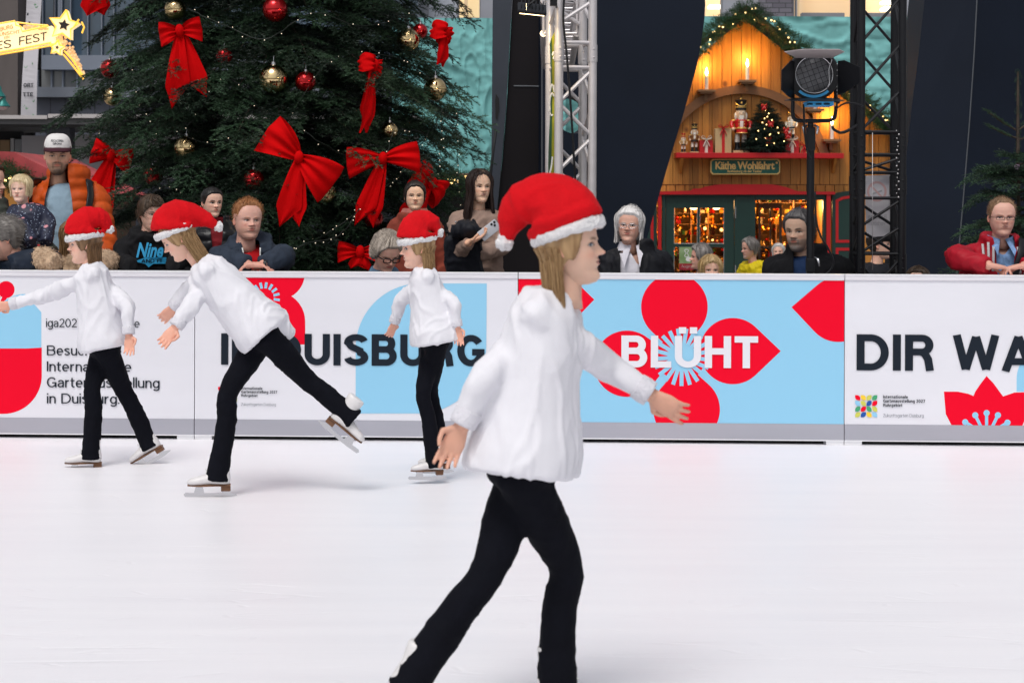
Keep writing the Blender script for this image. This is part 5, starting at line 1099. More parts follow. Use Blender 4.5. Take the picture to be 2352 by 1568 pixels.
M_bred = mat('red_bauble', (.55, .004, .008), .07, metal=.85, coat=.5); M_bgold = mat('gold_bauble', (.78, .58, .30), .06, metal=1.0)
def bauble(u, v, rpx, m, label, inset=.32):
    c = tfront(u, v, inset); r = rpx * .88 * c.y / FPX; o = thing('bauble', c, label, 'bauble', 'baubles on the big fir')
    mb = MB(); mb.sphere(c, r, seg=28, rings=18); mb.build('ball', m, o, smooth=True)
    mb = MB(); mb.lathe([(0, r * 1.2), (r * .16, r * 1.18), (r * .18, r * .96), (0, r * .95)], c, seg=12); mb.tube([c + Vector((0, 0, r * 1.18)), c + Vector((0, .01, r * 1.6))], .003, seg=5); mb.build('cap', M_chr, o, smooth=True, angle=40)
for a in ((632, 22, 33, M_bred, 'red bauble at the top of the fir, centre of the picture top'), (252, 158, 25, M_bred, 'red bauble at the left edge of the fir, right of the glowing star'), (702, 188, 27, M_bred, 'red bauble high in the middle of the fir, beside a gold one'),
          (352, 402, 26, M_bred, 'red bauble low on the left, above the boy in the black hoodie'), (583, 412, 27, M_bred, 'red bauble left of the largest bow'), (858, 500, 26, M_bred, 'red bauble low on the right, below the wide bow'), (965, 72, 20, M_bred, 'red bauble beside the gold one at the upper right'), (515, 130, 22, M_bred, 'red bauble deep between branches right of the long tailed bow'),
          (628, 182, 38, M_bgold, 'gold bauble in the middle of the fir'), (742, 440, 34, M_bgold, 'gold bauble just below the largest bow'), (428, 340, 32, M_bgold, 'gold bauble in the lower left half of the fir'), (938, 92, 30, M_bgold, 'gold bauble at the upper right of the fir'),
          (1000, 205, 30, M_bgold, 'gold bauble at the right edge before the teal tarpaulin'), (258, 222, 24, M_bgold, 'gold bauble under the left red one'), (402, 22, 28, M_bgold, 'gold bauble above the long tailed bow'), (895, 300, 22, M_bgold, 'gold bauble half hidden right of the edge-on bow')):
    bauble(*a)
def light_string(pts, label, n, seed, loc=None):
    rs = random.Random(seed); P = spline(pts, 8); o = thing('light_string', P[0], label, 'fairy lights', 'light strings on the big fir')
    mb = MB(); mb.tube([p + Vector((rs.gauss(0, .006), rs.gauss(0, .006), 0)) for p in P], .0038, seg=5); mb.build('wire', M_wire, o, smooth=True)
    L = len(P) - 1; B = []
    for i in range(n):
        t = (i + rs.random()) / n * L; k = int(t); B.append(P[k].lerp(P[min(k + 1, L)], t - k) + Vector((rs.uniform(-.02, .02), -.012, rs.uniform(-.02, .02))))
    bulbs(o, B, 0.0038, M_bulbw)
TFs = lambda pts, i=-.03: [tfront(u, v, i) for u, v in pts]
light_string(TFs([(1053, 250), (1048, 300), (1052, 380), (1050, 430), (1058, 500), (1062, 560)], .1), 'light string hanging free at the right edge of the fir, before the teal tarpaulin', 18, 1)
light_string(TFs([(1012, 250), (1016, 320), (1010, 372), (1012, 420)], .0), 'short light string looping beside the gold bauble at the right edge', 12, 2)
light_string(TFs([(300, 140), (330, 260), (420, 300), (520, 180), (640, 280), (760, 140), (900, 130), (985, 180)], .26), 'light string zigzagging across the upper fir', 22, 3)
light_string(TFs([(225, 300), (300, 340), (380, 300), (500, 330), (620, 260), (740, 330), (850, 370), (940, 300), (1000, 330)], .24), 'light string across the middle of the fir', 22, 4)
light_string(TFs([(300, 480), (400, 430), (520, 540), (640, 580), (760, 530), (860, 450), (930, 390), (985, 300)], .22), 'light string across the lower fir behind the spectators', 38, 5)
light_string(TFs([(430, 20), (520, 60), (610, 90), (720, 30), (830, 60), (960, 30)], .26), 'light string along the top of the picture in the fir', 14, 6)
light_string(TFs([(905, 300), (870, 400), (830, 470), (780, 540), (700, 560), (640, 600)], -.06), 'light string crossing the wide red bow', 22, 7)
# small cut fir at the right
YF = 14.6; fb = at(2337, 640, YF)
def srad(z, a): return max(.07, .62 * (2.32 - z) ** .8 * .62 + .03 * math.sin(7 * a))
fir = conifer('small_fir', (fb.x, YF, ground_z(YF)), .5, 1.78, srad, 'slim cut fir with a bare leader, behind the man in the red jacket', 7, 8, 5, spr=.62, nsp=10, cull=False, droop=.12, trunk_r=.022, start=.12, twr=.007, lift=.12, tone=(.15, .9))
F = Foliage(); rs = random.Random(3); mb = MB()
lt = at(2338, 165, YF); lb = at(2338, 420, YF); mb.tube([lb, lt], [.016, .008], seg=8)
for i in range(46): 
    t = i / 46; F.add(SPRS[i % 3], lb.lerp(lt, t), (rs.uniform(-1, 1), rs.uniform(-1, 1), 1.2), (0, -1, 0), .14, rs.uniform(.2, .8))
for (u0, v0, u1, v1) in ((2336, 300, 2268, 256), (2337, 318, 2276, 292), (2338, 300, 2400, 250), (2338, 322, 2420, 290), (2337, 420, 2292, 398)):
    a, b = at(u0, v0, YF), at(u1, v1, YF - .05); mb.tube([a, a.lerp(b, .5) + Vector((0, 0, -.01)), b], [.008, .006, .004], seg=6); d = b - a
    for k in range(9): F.add(SPR[k % 5] if k > 6 else SPRS[k % 3], a.lerp(b, .1 + .1 * k), d + Vector((rs.uniform(-.05, .05), rs.uniform(-.1, .1), .02)), (0, -.3, 1), .3 if k < 7 else .26, rs.uniform(.25, .9))
mb.build('leader', M_bark, fir); F.build('leader_needles', M_need, fir)
mb = MB(); mb.tube([at(2336, 378, YF - .01), at(2336, 390, YF - .01)], .019, seg=10); mb.build('band', mat('striped_band', (.5, .35, .5), .5), fir)
# ---------------------------------------------------------------- people: heads, hair, hands, garments
def prof(z, pts): return np.interp(z, [p[0] for p in pts], [p[1] for p in pts])
FR = [(0, .20), (.03, .30), (.08, .335), (.13, .338), (.185, .318), (.24, .335), (.27, .338), (.31, .338), (.35, .33), (.42, .327), (.5, .318), (.555, .335), (.62, .338), (.7, .33), (.78, .305), (.85, .265), (.91, .21), (.96, .14), (.99, .065), (1, 0)]
BK_ = [(0, -.02), (.06, .03), (.12, .09), (.2, .17), (.3, .28), (.4, .36), (.5, .415), (.6, .445), (.7, .445), (.8, .405), (.88, .325), (.94, .225), (.98, .12), (1, 0)]
WI = [(0, .09), (.03, .135), (.08, .175), (.13, .203), (.2, .24), (.28, .27), (.36, .292), (.45, .308), (.55, .322), (.65, .33), (.74, .322), (.82, .29), (.89, .235), (.95, .15), (.985, .075), (1, 0)]
def g1(x, s): return np.exp(-(x / s) ** 2)
NZ, NT = 92, 88
def head_grid(jaw=1.0, wide=1.0, off=0.0):
    """skull and face in head units (chin 0, crown 1), facing -y; returns points (NZ, NT, 3)"""
    z = 1 - np.cos(np.linspace(0.0, math.pi, NZ)) ; z = .5 * z * .25 + .75 * np.linspace(0, 1, NZ)
    th = np.linspace(0, 2 * math.pi, NT, endpoint=False); th = th - .32 * np.sin(th)       # denser in front
    f, b, w = prof(z, FR), prof(z, BK_), prof(z, WI); w = w * wide * np.where(z < .4, 1 + (jaw - 1) * (1 - z / .4), 1)
    S, Cc = np.sin(th), np.cos(th); e = .86
    x = w[:, None] * np.sign(S) * np.abs(S) ** e; fr = np.abs(Cc) ** .9
    y = np.where(Cc > 0, -(f[:, None]) * fr, b[:, None] * np.abs(Cc))
    Z = np.repeat(z[:, None], NT, 1)
    fm = np.clip(Cc, 0, 1)[None] ** .5; ax = np.abs(x); d = np.zeros_like(x)
    nz_ = np.interp(Z, [.355, .375, .40, .46, .53, .57], [0, .095, .118, .066, .022, 0]); d += nz_ * g1(x, .036 + .02 * g1(Z - .39, .04))
    d += .03 * g1(ax - .052, .024) * g1(Z - .385, .022)                                     # nostrils
    d -= .046 * g1(ax - .13, .062) * g1(Z - .508, .042)                                     # sockets
    d += .016 * g1(ax - .13, .045) * g1(Z - .50, .026)                                      # eyeballs
    d += .02 * g1(ax - .12, .08) * g1(Z - .575, .025) + .014 * g1(ax - .19, .06) * g1(Z - .41, .06)
    lip = g1(x, .085); d += lip * (.017 * g1(Z - .302, .014) + .02 * g1(Z - .258, .017) - .012 * g1(Z - .281, .006)) - .01 * g1(x, .1) * g1(Z - .215, .02) - .008 * g1(x, .02) * g1(Z - .335, .015)
    d += .014 * g1(x, .07) * g1(Z - .1, .05)
    y = y - d * fm
    P = np.stack([x, y, Z], -1)
    return P
def head_mesh(sp):
    """vertices, faces, colours of head + neck + ears in head units"""
    P = head_grid(sp.get('jaw', 1), sp.get('wide', 1)); x, y, Z = P[..., 0], P[..., 1], P[..., 2]; ax = np.abs(x); front = y < -.12
    skin = np.minimum(np.array(sp['skin']) * 1.17, .88); C = np.ones(P.shape) * skin
    def mix(mask, col): 
        m = np.clip(mask, 0, 1)[..., None]; C[:] = C * (1 - m) + np.array(col) * m
    red = skin * np.array([1.08, .74, .70]); mix(.5 * g1(ax - .17, .075) * g1(Z - .38, .06) * front + .5 * g1(x, .05) * g1(Z - .39, .04) * front, red)
    if 'stub' in sp: mix(sp['stub'][3] * np.clip(front * (np.clip((.36 - Z) / .06, 0, 1) * np.clip((ax * 1.0 + .25) / .25, .3, 1)) * (1 - g1(x, .07) * g1(Z - .28, .03)), 0, 1), sp['stub'][:3])
    if 'beard' in sp:                                                                     # moustache and chin beard
        m = np.maximum(g1(x, .16) * np.clip((.21 - Z) / .07, 0, 1) * (Z > .01), np.maximum(g1(ax - .05, .065) * g1(Z - .332, .02), .55 * g1(ax - .108, .022) * (Z > .16) * (Z < .33)))
        mix(sp['beard'][3] * front * np.clip(m * 1.25, 0, 1), sp['beard'][:3])
    lipc = sp.get('lip', skin * np.array([.88, .44, .43])); mw = sp.get('mouth', .088); sm = sp.get('smile', 0) * (ax / mw) ** 2 * .03
    zz = Z - sm
    mix(.95 * front * (ax < mw) * np.clip((.03 * (1 - (ax / mw) ** 2) + .008 - np.abs(zz - .279)) / .01, 0, 1), lipc); mix(.8 * front * (ax < mw * 1.05) * g1(zz - .281, .007), skin * .18)
    # eyes
    ex, ez = ax - .128, Z - .502; op = sp.get('open', 1.0); sq = np.clip(1 - (ex / .068) ** 2, 0, 1); tilt = sp.get('slant', 0) * ex; ez = ez - tilt
    up, lo = .029 * sq * op, .02 * sq * op
    white = front * (np.abs(ex) < .068) * np.clip((up - ez) / .006, 0, 1) * np.clip((ez + lo) / .006, 0, 1); mix(white, (.70, .68, .66))
    gx = sp.get('gaze', 0.0); gg = x - np.sign(x) * .128 - gx; ir = np.clip((.031 - np.sqrt(gg ** 2 + (ez + .0) ** 2)) / .006, 0, 1); mix(ir * white, sp.get('iris', (.03, .018, .01))); mix(np.clip((.014 - np.sqrt(gg ** 2 + ez ** 2)) / .004, 0, 1) * white, (.004, .004, .004))
    mix(1. * front * (np.abs(ex) < .076) * g1(ez - up - .003, .009 * sp.get('lash', 1)) * 1., (.03, .018, .014)); mix(.35 * front * (np.abs(ex) < .064) * g1(ez + lo + .003, .005), skin * .4)
    mix(.3 * front * g1(ex, .05) * g1(ez + .05, .012), skin * .7)
    bz = .575 + .012 * g1(ax - .15, .05) - sp.get('frown', 0) * (ax < .1) * .02; bc = sp.get('brow', (.06, .035, .02)); mix(1.15 * sp.get('browd', .85) * front * (ax > .05) * (ax < .205) * g1(Z - bz, .017 * sp.get('browt', 1)) * np.clip((ax - .05) / .02, 0, 1) * np.clip((.21 - ax) / .04, 0, 1), bc)
    mix(.7 * front * g1(ax - .028, .012) * g1(Z - .368, .007), skin * .25)
    V = [P.reshape(-1, 3)]; col = [C.reshape(-1, 3)]; F = []
    for i in range(NZ - 1):
        for j in range(NT): k = (j + 1) % NT; F.append((i * NT + j, i * NT + k, (i + 1) * NT + k, (i + 1) * NT + j))
    n = NZ * NT
    v, f = tube_vf([(0, .075, .24), (0, .085, .12), (0, .1, 0), (0, .12, -.12), (0, .15, -.26)], [(.2, .2), (.195, .2), (.2, .205), (.215, .215), (.27, .25)], 20, True, up=(0, 1, 0))
    nw = sp.get('neck', 1.0); v = [Vector((p.x * nw, .1 + (p.y - .1) * nw, p.z)) for p in v]
    V.append(np.array(v)); col.append(np.ones((len(v), 3)) * skin * np.array([.97, .93, .92])); F += [tuple(q + n for q in t) for t in f]; n += len(v)
    for s in (-1, 1):                                                                      # ears
        ev = []; ef = []; ea, eb = 12, 9
        for i in range(eb):
            r = math.sin(math.pi * i / (eb - 1)); h_ = math.cos(math.pi * i / (eb - 1))
            for j in range(ea):
                a = 2 * math.pi * j / ea; px_, py_ = math.cos(a) * r, math.sin(a) * r
                dep = h_ * .03 - (.02 * (1 - (px_ ** 2 + py_ ** 2)) if h_ > 0 else 0)
                q = Vector((dep, px_ * .062 * (1 if py_ > -.2 else .8), py_ * .095 + .0)); q = Matrix.Rotation(-.12, 3, 'X') @ Matrix.Rotation(-.38, 3, 'Z') @ q
                ev.append((s * (q.x + .318 * sp.get('wide', 1)), q.y + .05, q.z + .455))
        for i in range(eb - 1):
            for j in range(ea): k = (j + 1) % ea; ef.append((i * ea + j, i * ea + k, (i + 1) * ea + k, (i + 1) * ea + j))
        V.append(np.array(ev)); col.append(np.ones((len(ev), 3)) * skin * np.array([1.02, .80, .76])); F += [tuple(q + n for q in t) for t in ef]; n += len(ev)
    return np.concatenate(V), F, np.concatenate(col)
def relax_edges(co, fa, it=8):
    """smooth the open border of a garment so that hems run clean"""
    cnt = {}
    for q in fa:
        for a, b in zip(q, q[1:] + q[:1]): k = (a, b) if a < b else (b, a); cnt[k] = cnt.get(k, 0) + 1
    nb = {}
    for (a, b), c in cnt.items():
        if c == 1: nb.setdefault(a, []).append(b); nb.setdefault(b, []).append(a)
    co = np.array([tuple(p) for p in co])
    for _ in range(it):
        new = {i: co[i] * .4 + co[n].mean(0) * .6 for i, n in nb.items() if len(n) == 2}
        for i, p in new.items(): co[i] = p
    return co, fa
def mesh_obj(name, V, F, m, parent, col=None, smooth=True, fix=True):
    me = bpy.data.meshes.new(name); me.from_pydata([tuple(p) for p in V], [], F)
    if fix:
        bm = bmesh.new(); bm.from_mesh(me); bmesh.ops.recalc_face_normals(bm, faces=bm.faces); bm.to_mesh(me); bm.free()
    if col is not None:
        a = me.color_attributes.new('tint', 'FLOAT_COLOR', 'POINT'); a.data.foreach_set('color', np.concatenate([col, np.ones((len(col), 1))], 1).astype(np.float32).reshape(-1))
    me.update(); return link(name, me, m, parent, smooth=smooth)
M_skin = mat('skin', (.5, .3, .22), .5, attr='tint', var=.08, vs=30, bump=.05, bs=120, spec=.35)
M_skin.node_tree.nodes['Principled BSDF'].inputs['Subsurface Weight'].default_value = .12
M_skin.node_tree.nodes['Principled BSDF'].inputs['Subsurface Radius'].default_value = (.012, .004, .002)
M_skin.node_tree.nodes['Principled BSDF'].inputs['Subsurface Scale'].default_value = .5
M_hair = mat('hair', (.1, .06, .03), .45, attr='tint', spec=.4)
def rembesh(parts, voxel, smooth=4, noise_a=0.0, noise_f=9.0, quilt=None, aniso=(1, 1, 1), seed=0.):
    """parts: list of (verts, faces) closed lofts -> one continuous surface with cloth folds"""
    V = []; F = []; n = 0
    for v, f in parts: V += [tuple(p) for p in v]; F += [tuple(i + n for i in q) for q in f]; n += len(v)
    me = bpy.data.meshes.new('tmp'); me.from_pydata(V, [], F)
    bm = bmesh.new(); bm.from_mesh(me); bmesh.ops.recalc_face_normals(bm, faces=bm.faces); bm.to_mesh(me); bm.free()
    o = bpy.data.objects.new('tmp', me); COL.objects.link(o)
    m = o.modifiers.new('r', 'REMESH'); m.mode = 'VOXEL'; m.voxel_size = voxel
    s = o.modifiers.new('s', 'SMOOTH'); s.iterations = smooth; s.factor = .5
    dg = bpy.context.evaluated_depsgraph_get(); dg.update(); r = bpy.data.meshes.new_from_object(o.evaluated_get(dg))
    N = len(r.vertices); co = np.empty(N * 3, np.float32); no = np.empty(N * 3, np.float32); r.vertices.foreach_get('co', co); r.vertices.foreach_get('normal', no); co = co.reshape(-1, 3).astype(float); no = no.reshape(-1, 3)
    faces = [tuple(p.vertices) for p in r.polygons]; bpy.data.objects.remove(o); bpy.data.meshes.remove(me); bpy.data.meshes.remove(r)
    if noise_a or quilt:
        d = np.zeros(N)
        for i in range(N):
            p = co[i]; q = (p[0] * noise_f * aniso[0] + seed, p[1] * noise_f * aniso[1], p[2] * noise_f * aniso[2])
            w = noise.noise((q[0] * .5, q[1] * .5, q[2] * .5 + 9)); a = noise.noise((q[0] + w, q[1] + w, q[2])); a2 = noise.noise((q[0] * 1.7 + w * 2 + 4, q[1] * 1.7, q[2] * 1.1)); d[i] = noise_a * .8 * (.5 * w + 1.3 * max(0, 1 - 3.2 * abs(a)) ** 1.5 * (.6 + w) + .7 * max(0, 1 - 4 * abs(a2)) - .3)
            if quilt: d[i] += quilt(p)
        co = co + no * d[:, None]
    return co, faces
class Frame:
    """axes of a body: forward, right (the wearer's own left is +side), up"""
    def __init__(s, yaw): s.f = Vector((math.sin(R(yaw)), -math.cos(R(yaw)), 0)); s.r = Vector((math.cos(R(yaw)), math.sin(R(yaw)), 0))
def ring_loft(centres, radii, right, seg=24, caps=True, power=.85):
    """loft of superellipse rings; right = direction of the wide axis (vector or list)"""
    n = len(centres); v = []; f = []
    for i in range(n):
        t = (centres[min(i + 1, n - 1)] - centres[max(i - 1, 0)]).normalized(); rr = right[i] if isinstance(right, list) else right
        a = (rr - t * rr.dot(t)).normalized(); b = t.cross(a)
        for k in range(seg):
            q = 2 * math.pi * k / seg; c, s = math.cos(q), math.sin(q); v.append(centres[i] + a * (radii[i][0] * math.copysign(abs(c) ** power, c)) + b * (radii[i][1] * math.copysign(abs(s) ** power, s)))
    for i in range(n - 1):
        for k in range(seg): l = (k + 1) % seg; f.append((i * seg + k, i * seg + l, (i + 1) * seg + l, (i + 1) * seg + k))
    if caps: f.append(tuple(range(seg - 1, -1, -1))); f.append(tuple((n - 1) * seg + k for k in range(seg)))
    return v, f
def limb(pts, radii, seg=14, n=5):
    """rounded limb through joints"""
    P = spline(pts, n); L = len(P) - 1; rr = list(np.interp([i / L * (len(pts) - 1) for i in range(L + 1)], range(len(pts)), radii)); return tube_vf(P, rr, seg)
def hand_parts(w, d, nrm, side, s=1.0, curl=(.35, .4, .45, .5), spread=.12, thumb=.5):
    """palm and five separate fingers from the wrist w along d; nrm = the palm's facing; side = +1/-1 puts the thumb"""
    d = d.normalized(); nrm = (nrm - d * nrm.dot(d)).normalized(); y = nrm.cross(d) * side; P = lambda a, b, c: w + (d * a + y * b + nrm * c) * s; parts = []
    parts.append(ring_loft([P(-.03, 0, 0), P(0, 0, 0), P(.03, .002, 0), P(.06, .0, .002), P(.09, 0, .003), P(.1, 0, .004)], [(.024 * s, .018 * s), (.027 * s, .018 * s), (.036 * s, .018 * s), (.041 * s, .016 * s), (.04 * s, .012 * s), (.034 * s, .009 * s)], y, 14))
    for k, (b, L, r) in enumerate(((.031, .072, .0088), (.0105, .08, .009), (-.0105, .075, .0086), (-.031, .06, .0078))):
        c = curl[k]; a0 = spread * (1.5 - k) * .5; p = P(.088, b, .004); dd = d * math.cos(a0) + y * math.sin(a0); pts = [P(.06, b * .9, .002), p]; ang = 0
        for j, l in enumerate((.45, .32, .23)):
            ang += c * (.9, 1.1, .7)[j]; pts.append(pts[-1] + (dd * math.cos(ang) + nrm * math.sin(ang)) * L * l * s)
        parts.append(tube_vf(pts, [r * s * 1.05, r * s * 1.08, r * s, r * s * .92, r * s * .72], 8))
    t0 = P(.015, .022, .004); t1 = t0 + (d * .55 + y * .8 + nrm * .25).normalized() * .042 * s; t2 = t1 + (d * .85 + y * (.45 - thumb) + nrm * (.25 + thumb * .5)).normalized() * .032 * s; t3 = t2 + (d * .95 + y * (.1 - thumb) + nrm * (.25 + thumb * .4)).normalized() * .026 * s
    parts.append(tube_vf([t0, t1, t2, t3], [.014 * s, .0115 * s, .0098 * s, .0075 * s], 8)); return parts
def strands(name, roots, path, wid, cols, m, parent, rs, taper=.35):
    """ribbon hairs: path(i) -> list of points; cols: (dark, light)"""
    V = []; F = []; C = []; n = 0
    for i in roots:
        P = path(i); k = len(P); c = np.array(cols[0]) + (np.array(cols[1]) - np.array(cols[0])) * rs.random(); s = None
        for j, p in enumerate(P):
            t = (P[min(j + 1, k - 1)] - P[max(j - 1, 0)]).normalized()
            if s is None: s = t.cross(Vector((rs.gauss(0, 1), rs.gauss(0, 1), rs.gauss(0, 1)))).normalized()
            s = (s - t * s.dot(t)).normalized(); w = wid * (1 - (1 - taper) * (j / (k - 1)) ** 2) / 2; V += [p - s * w, p + s * w]; C += [c, c]
        F += [(n + 2 * j, n + 2 * j + 1, n + 2 * j + 3, n + 2 * j + 2) for j in range(k - 1)]; n += 2 * k
    return mesh_obj(name, V, F, m, parent, np.array(C), fix=False)
def hairline(th, front, temple, nape, burn=.5):
    """lowest hair height by azimuth (0 = face, pi = back)"""
    a = np.abs(((th + np.pi) % (2 * np.pi)) - np.pi); return np.interp(a, [0, .5, .85, 1.1, 1.3, 1.55, 1.8, 2.1, 3.2], [front, front + .0, temple, burn + .12, burn, burn + .02, burn - .05, nape + .05, nape])
def build_hair(hp, T, H, parent, rs):
    """shell that follows the skull plus loose strands; T maps head units to world"""
    G = head_grid(1, 1); th = np.arctan2(G[..., 0], -G[..., 1]); Z = G[..., 2]
    hl = hairline(th, hp.get('front', .83), hp.get('temple', .74), hp.get('nape', .22), hp.get('burn', .5)); c = np.array([0, .05, .55])
    if hp.get('part') is not None: hl = hl + .03 * g1(G[..., 0] - hp['part'], .04)
    m = np.clip((Z - hl) / hp.get('soft', .05), 0, 1); m = m * m * (3 - 2 * m); tk = hp.get('thick', .05); tk = tk * (hp.get('side', 1) + (1 - hp.get('side', 1)) * np.clip((Z - .6) / .25, 0, 1)) * (1 + hp.get('quiff', 0) * np.clip(-G[..., 1] / .3, 0, 1) * np.clip((Z - .75) / .15, 0, 1))
    n_ = G - c; n_ /= np.linalg.norm(n_, axis=-1)[..., None]; tex = np.empty(Z.shape); f1 = hp.get('freq', 16)
    for i in range(NZ):
        for j in range(NT): tex[i, j] = noise.noise((th[i, j] * f1 * .35, Z[i, j] * hp.get('fz', 3.0), hp.get('seed', 0))) + .6 * noise.noise((th[i, j] * f1, Z[i, j] * hp.get('fz', 3.0) * 2, 5 + hp.get('seed', 0)))
    P = G + n_ * (-.02 + (tk + .02) * m + tk * hp.get('rough', .35) * tex * m)[..., None]
    d, l = np.array(hp['cols'][0]), np.array(hp['cols'][1]); t = np.clip(.45 + .7 * tex, 0, 1)[..., None]; C = d * (1 - t) + l * t
    if 'low' in hp: w = np.clip((hp['low'][3] - Z) / .15, 0, 1)[..., None]; C = C * (1 - w) + np.array(hp['low'][:3]) * (.7 + .6 * t) * w
    F = []
    keep = m > -.1
    for i in range(NZ - 1):
        for j in range(NT):
            k = (j + 1) % NT
            if max(m[i, j], m[i, k], m[i + 1, j], m[i + 1, k]) > 0.001: F.append((i * NT + j, i * NT + k, (i + 1) * NT + k, (i + 1) * NT + j))
    W_ = [T @ Vector(p) for p in P.reshape(-1, 3)]; hair = mesh_obj('hair', W_, F, M_hair, parent, C.reshape(-1, 3), fix=False)
    # strands
    N = int(hp.get('n', 260) * 2.6); L = hp.get('len', .16) * (.75 if hp.get('mode') == 'spike' else 1); wd = hp.get('w', .0065) * H; cand = [(i, j) for i in range(NZ) for j in range(NT) if m[i, j] > .6]
    if N and cand:
        mode = hp.get('mode', 'back')
        def path(_):
            i, j = rs.choice(cand); p = P[i, j]; n0 = n_[i, j]; out = [T @ Vector(p - n0 * .01)]; q = p.copy(); l_ = L * rs.uniform(.6, 1.2)
            if mode == 'spike': dr = n0 * .9 + np.array([rs.gauss(0, .35), rs.gauss(-.1, .3), .35])
            elif mode == 'back': dr = np.array([rs.gauss(0, .2), 1.0, rs.gauss(-.1, .25)]) + n0 * .25
            elif mode == 'down': dr = np.array([np.sign(p[0]) * .25 + rs.gauss(0, .15), rs.gauss(0, .2), -1]) + n0 * .1
            elif mode == 'forward': dr = np.array([hp.get('sweep', .4) + rs.gauss(0, .3), -1, -.15]) + n0 * .15
            dr = dr - n0 * min(0, np.dot(dr, n0)); dr /= np.linalg.norm(dr)
            for k in range(4):
                q = q + dr * l_ / 4; dr = dr + np.array([0, 0, -hp.get('grav', .12)]) ; dr /= np.linalg.norm(dr)
                e = (q - c) / np.array([.36, .46, .5]); r = np.linalg.norm(e)
                if mode != 'spike': rm = 1.03 + hp.get('thick', .05) * 1.6 + .03 * rs.random(); q = c + e / r * min(max(r, 1.03), rm) * np.array([.36, .46, .5])
                out.append(T @ Vector(q))
            return out
        strands('hair_strands', range(N), path, wd, hp['cols'], M_hair, hair, rs)
    if 'long' in hp:                                                                     # curtains of long hair
        zb, a0, n = hp['long'][:3]; flare = hp.get('flare', .04)
        def lp(_):
            a = rs.uniform(a0, 2 * math.pi - a0); back = abs(a - math.pi) < 1.0; end = zb * rs.uniform(.85, 1.08) + rs.gauss(0, .02); out = []; k = 14; r0 = rs.uniform(.015, .085)
            ph_ = rs.uniform(0, 6.3); ztop = rs.uniform(*hp.get('ztop', (.8, .985)))
            for i in range(k):
                z = ztop + (end - ztop) * i / (k - 1); zz = max(z, .38); w = float(prof(np.array([zz]), WI)[0]) + r0 + .015; f = float(prof(np.array([zz]), FR)[0]) + r0; b = float(prof(np.array([zz]), BK_)[0]) + r0
                sx, cx_ = math.sin(a), math.cos(a); x = w * sx; y = -f * cx_ if cx_ > 0 else -b * cx_
                if z < .38: u_ = (.38 - z); x *= 1 + flare * u_; y += .03 * u_ if cx_ > 0 else 0; y = y * (1 - .12 * min(1, u_)) 
                wv = hp.get('wave', .01) * math.sin(9 * z + ph_); out.append(T @ Vector((x + wv, y + wv * .5, z)))
            return out
        strands('hair_lengths', range(n), lp, hp['long'][3] * H, hp['cols'], M_hair, hair, rs, .6)
    return hair
M_den = mat('denim', (.06, .09, .16), .8, var=.2, vs=14); M_trs = mat('dark_trousers', (.02, .021, .026), .8, var=.2, vs=12, bump=.1); M_shoe = mat('shoe_black', (.015, .015, .017), .5)
from mathutils.bvhtree import BVHTree
def cloth(name, col, rough=.75, var=.1, bump=.3, bs=22, **k): return mat(name, col, rough, var=var, vs=14, bump=bump, bs=bs, **{**dict(spec=.2), **k})
PEOPLE = 0
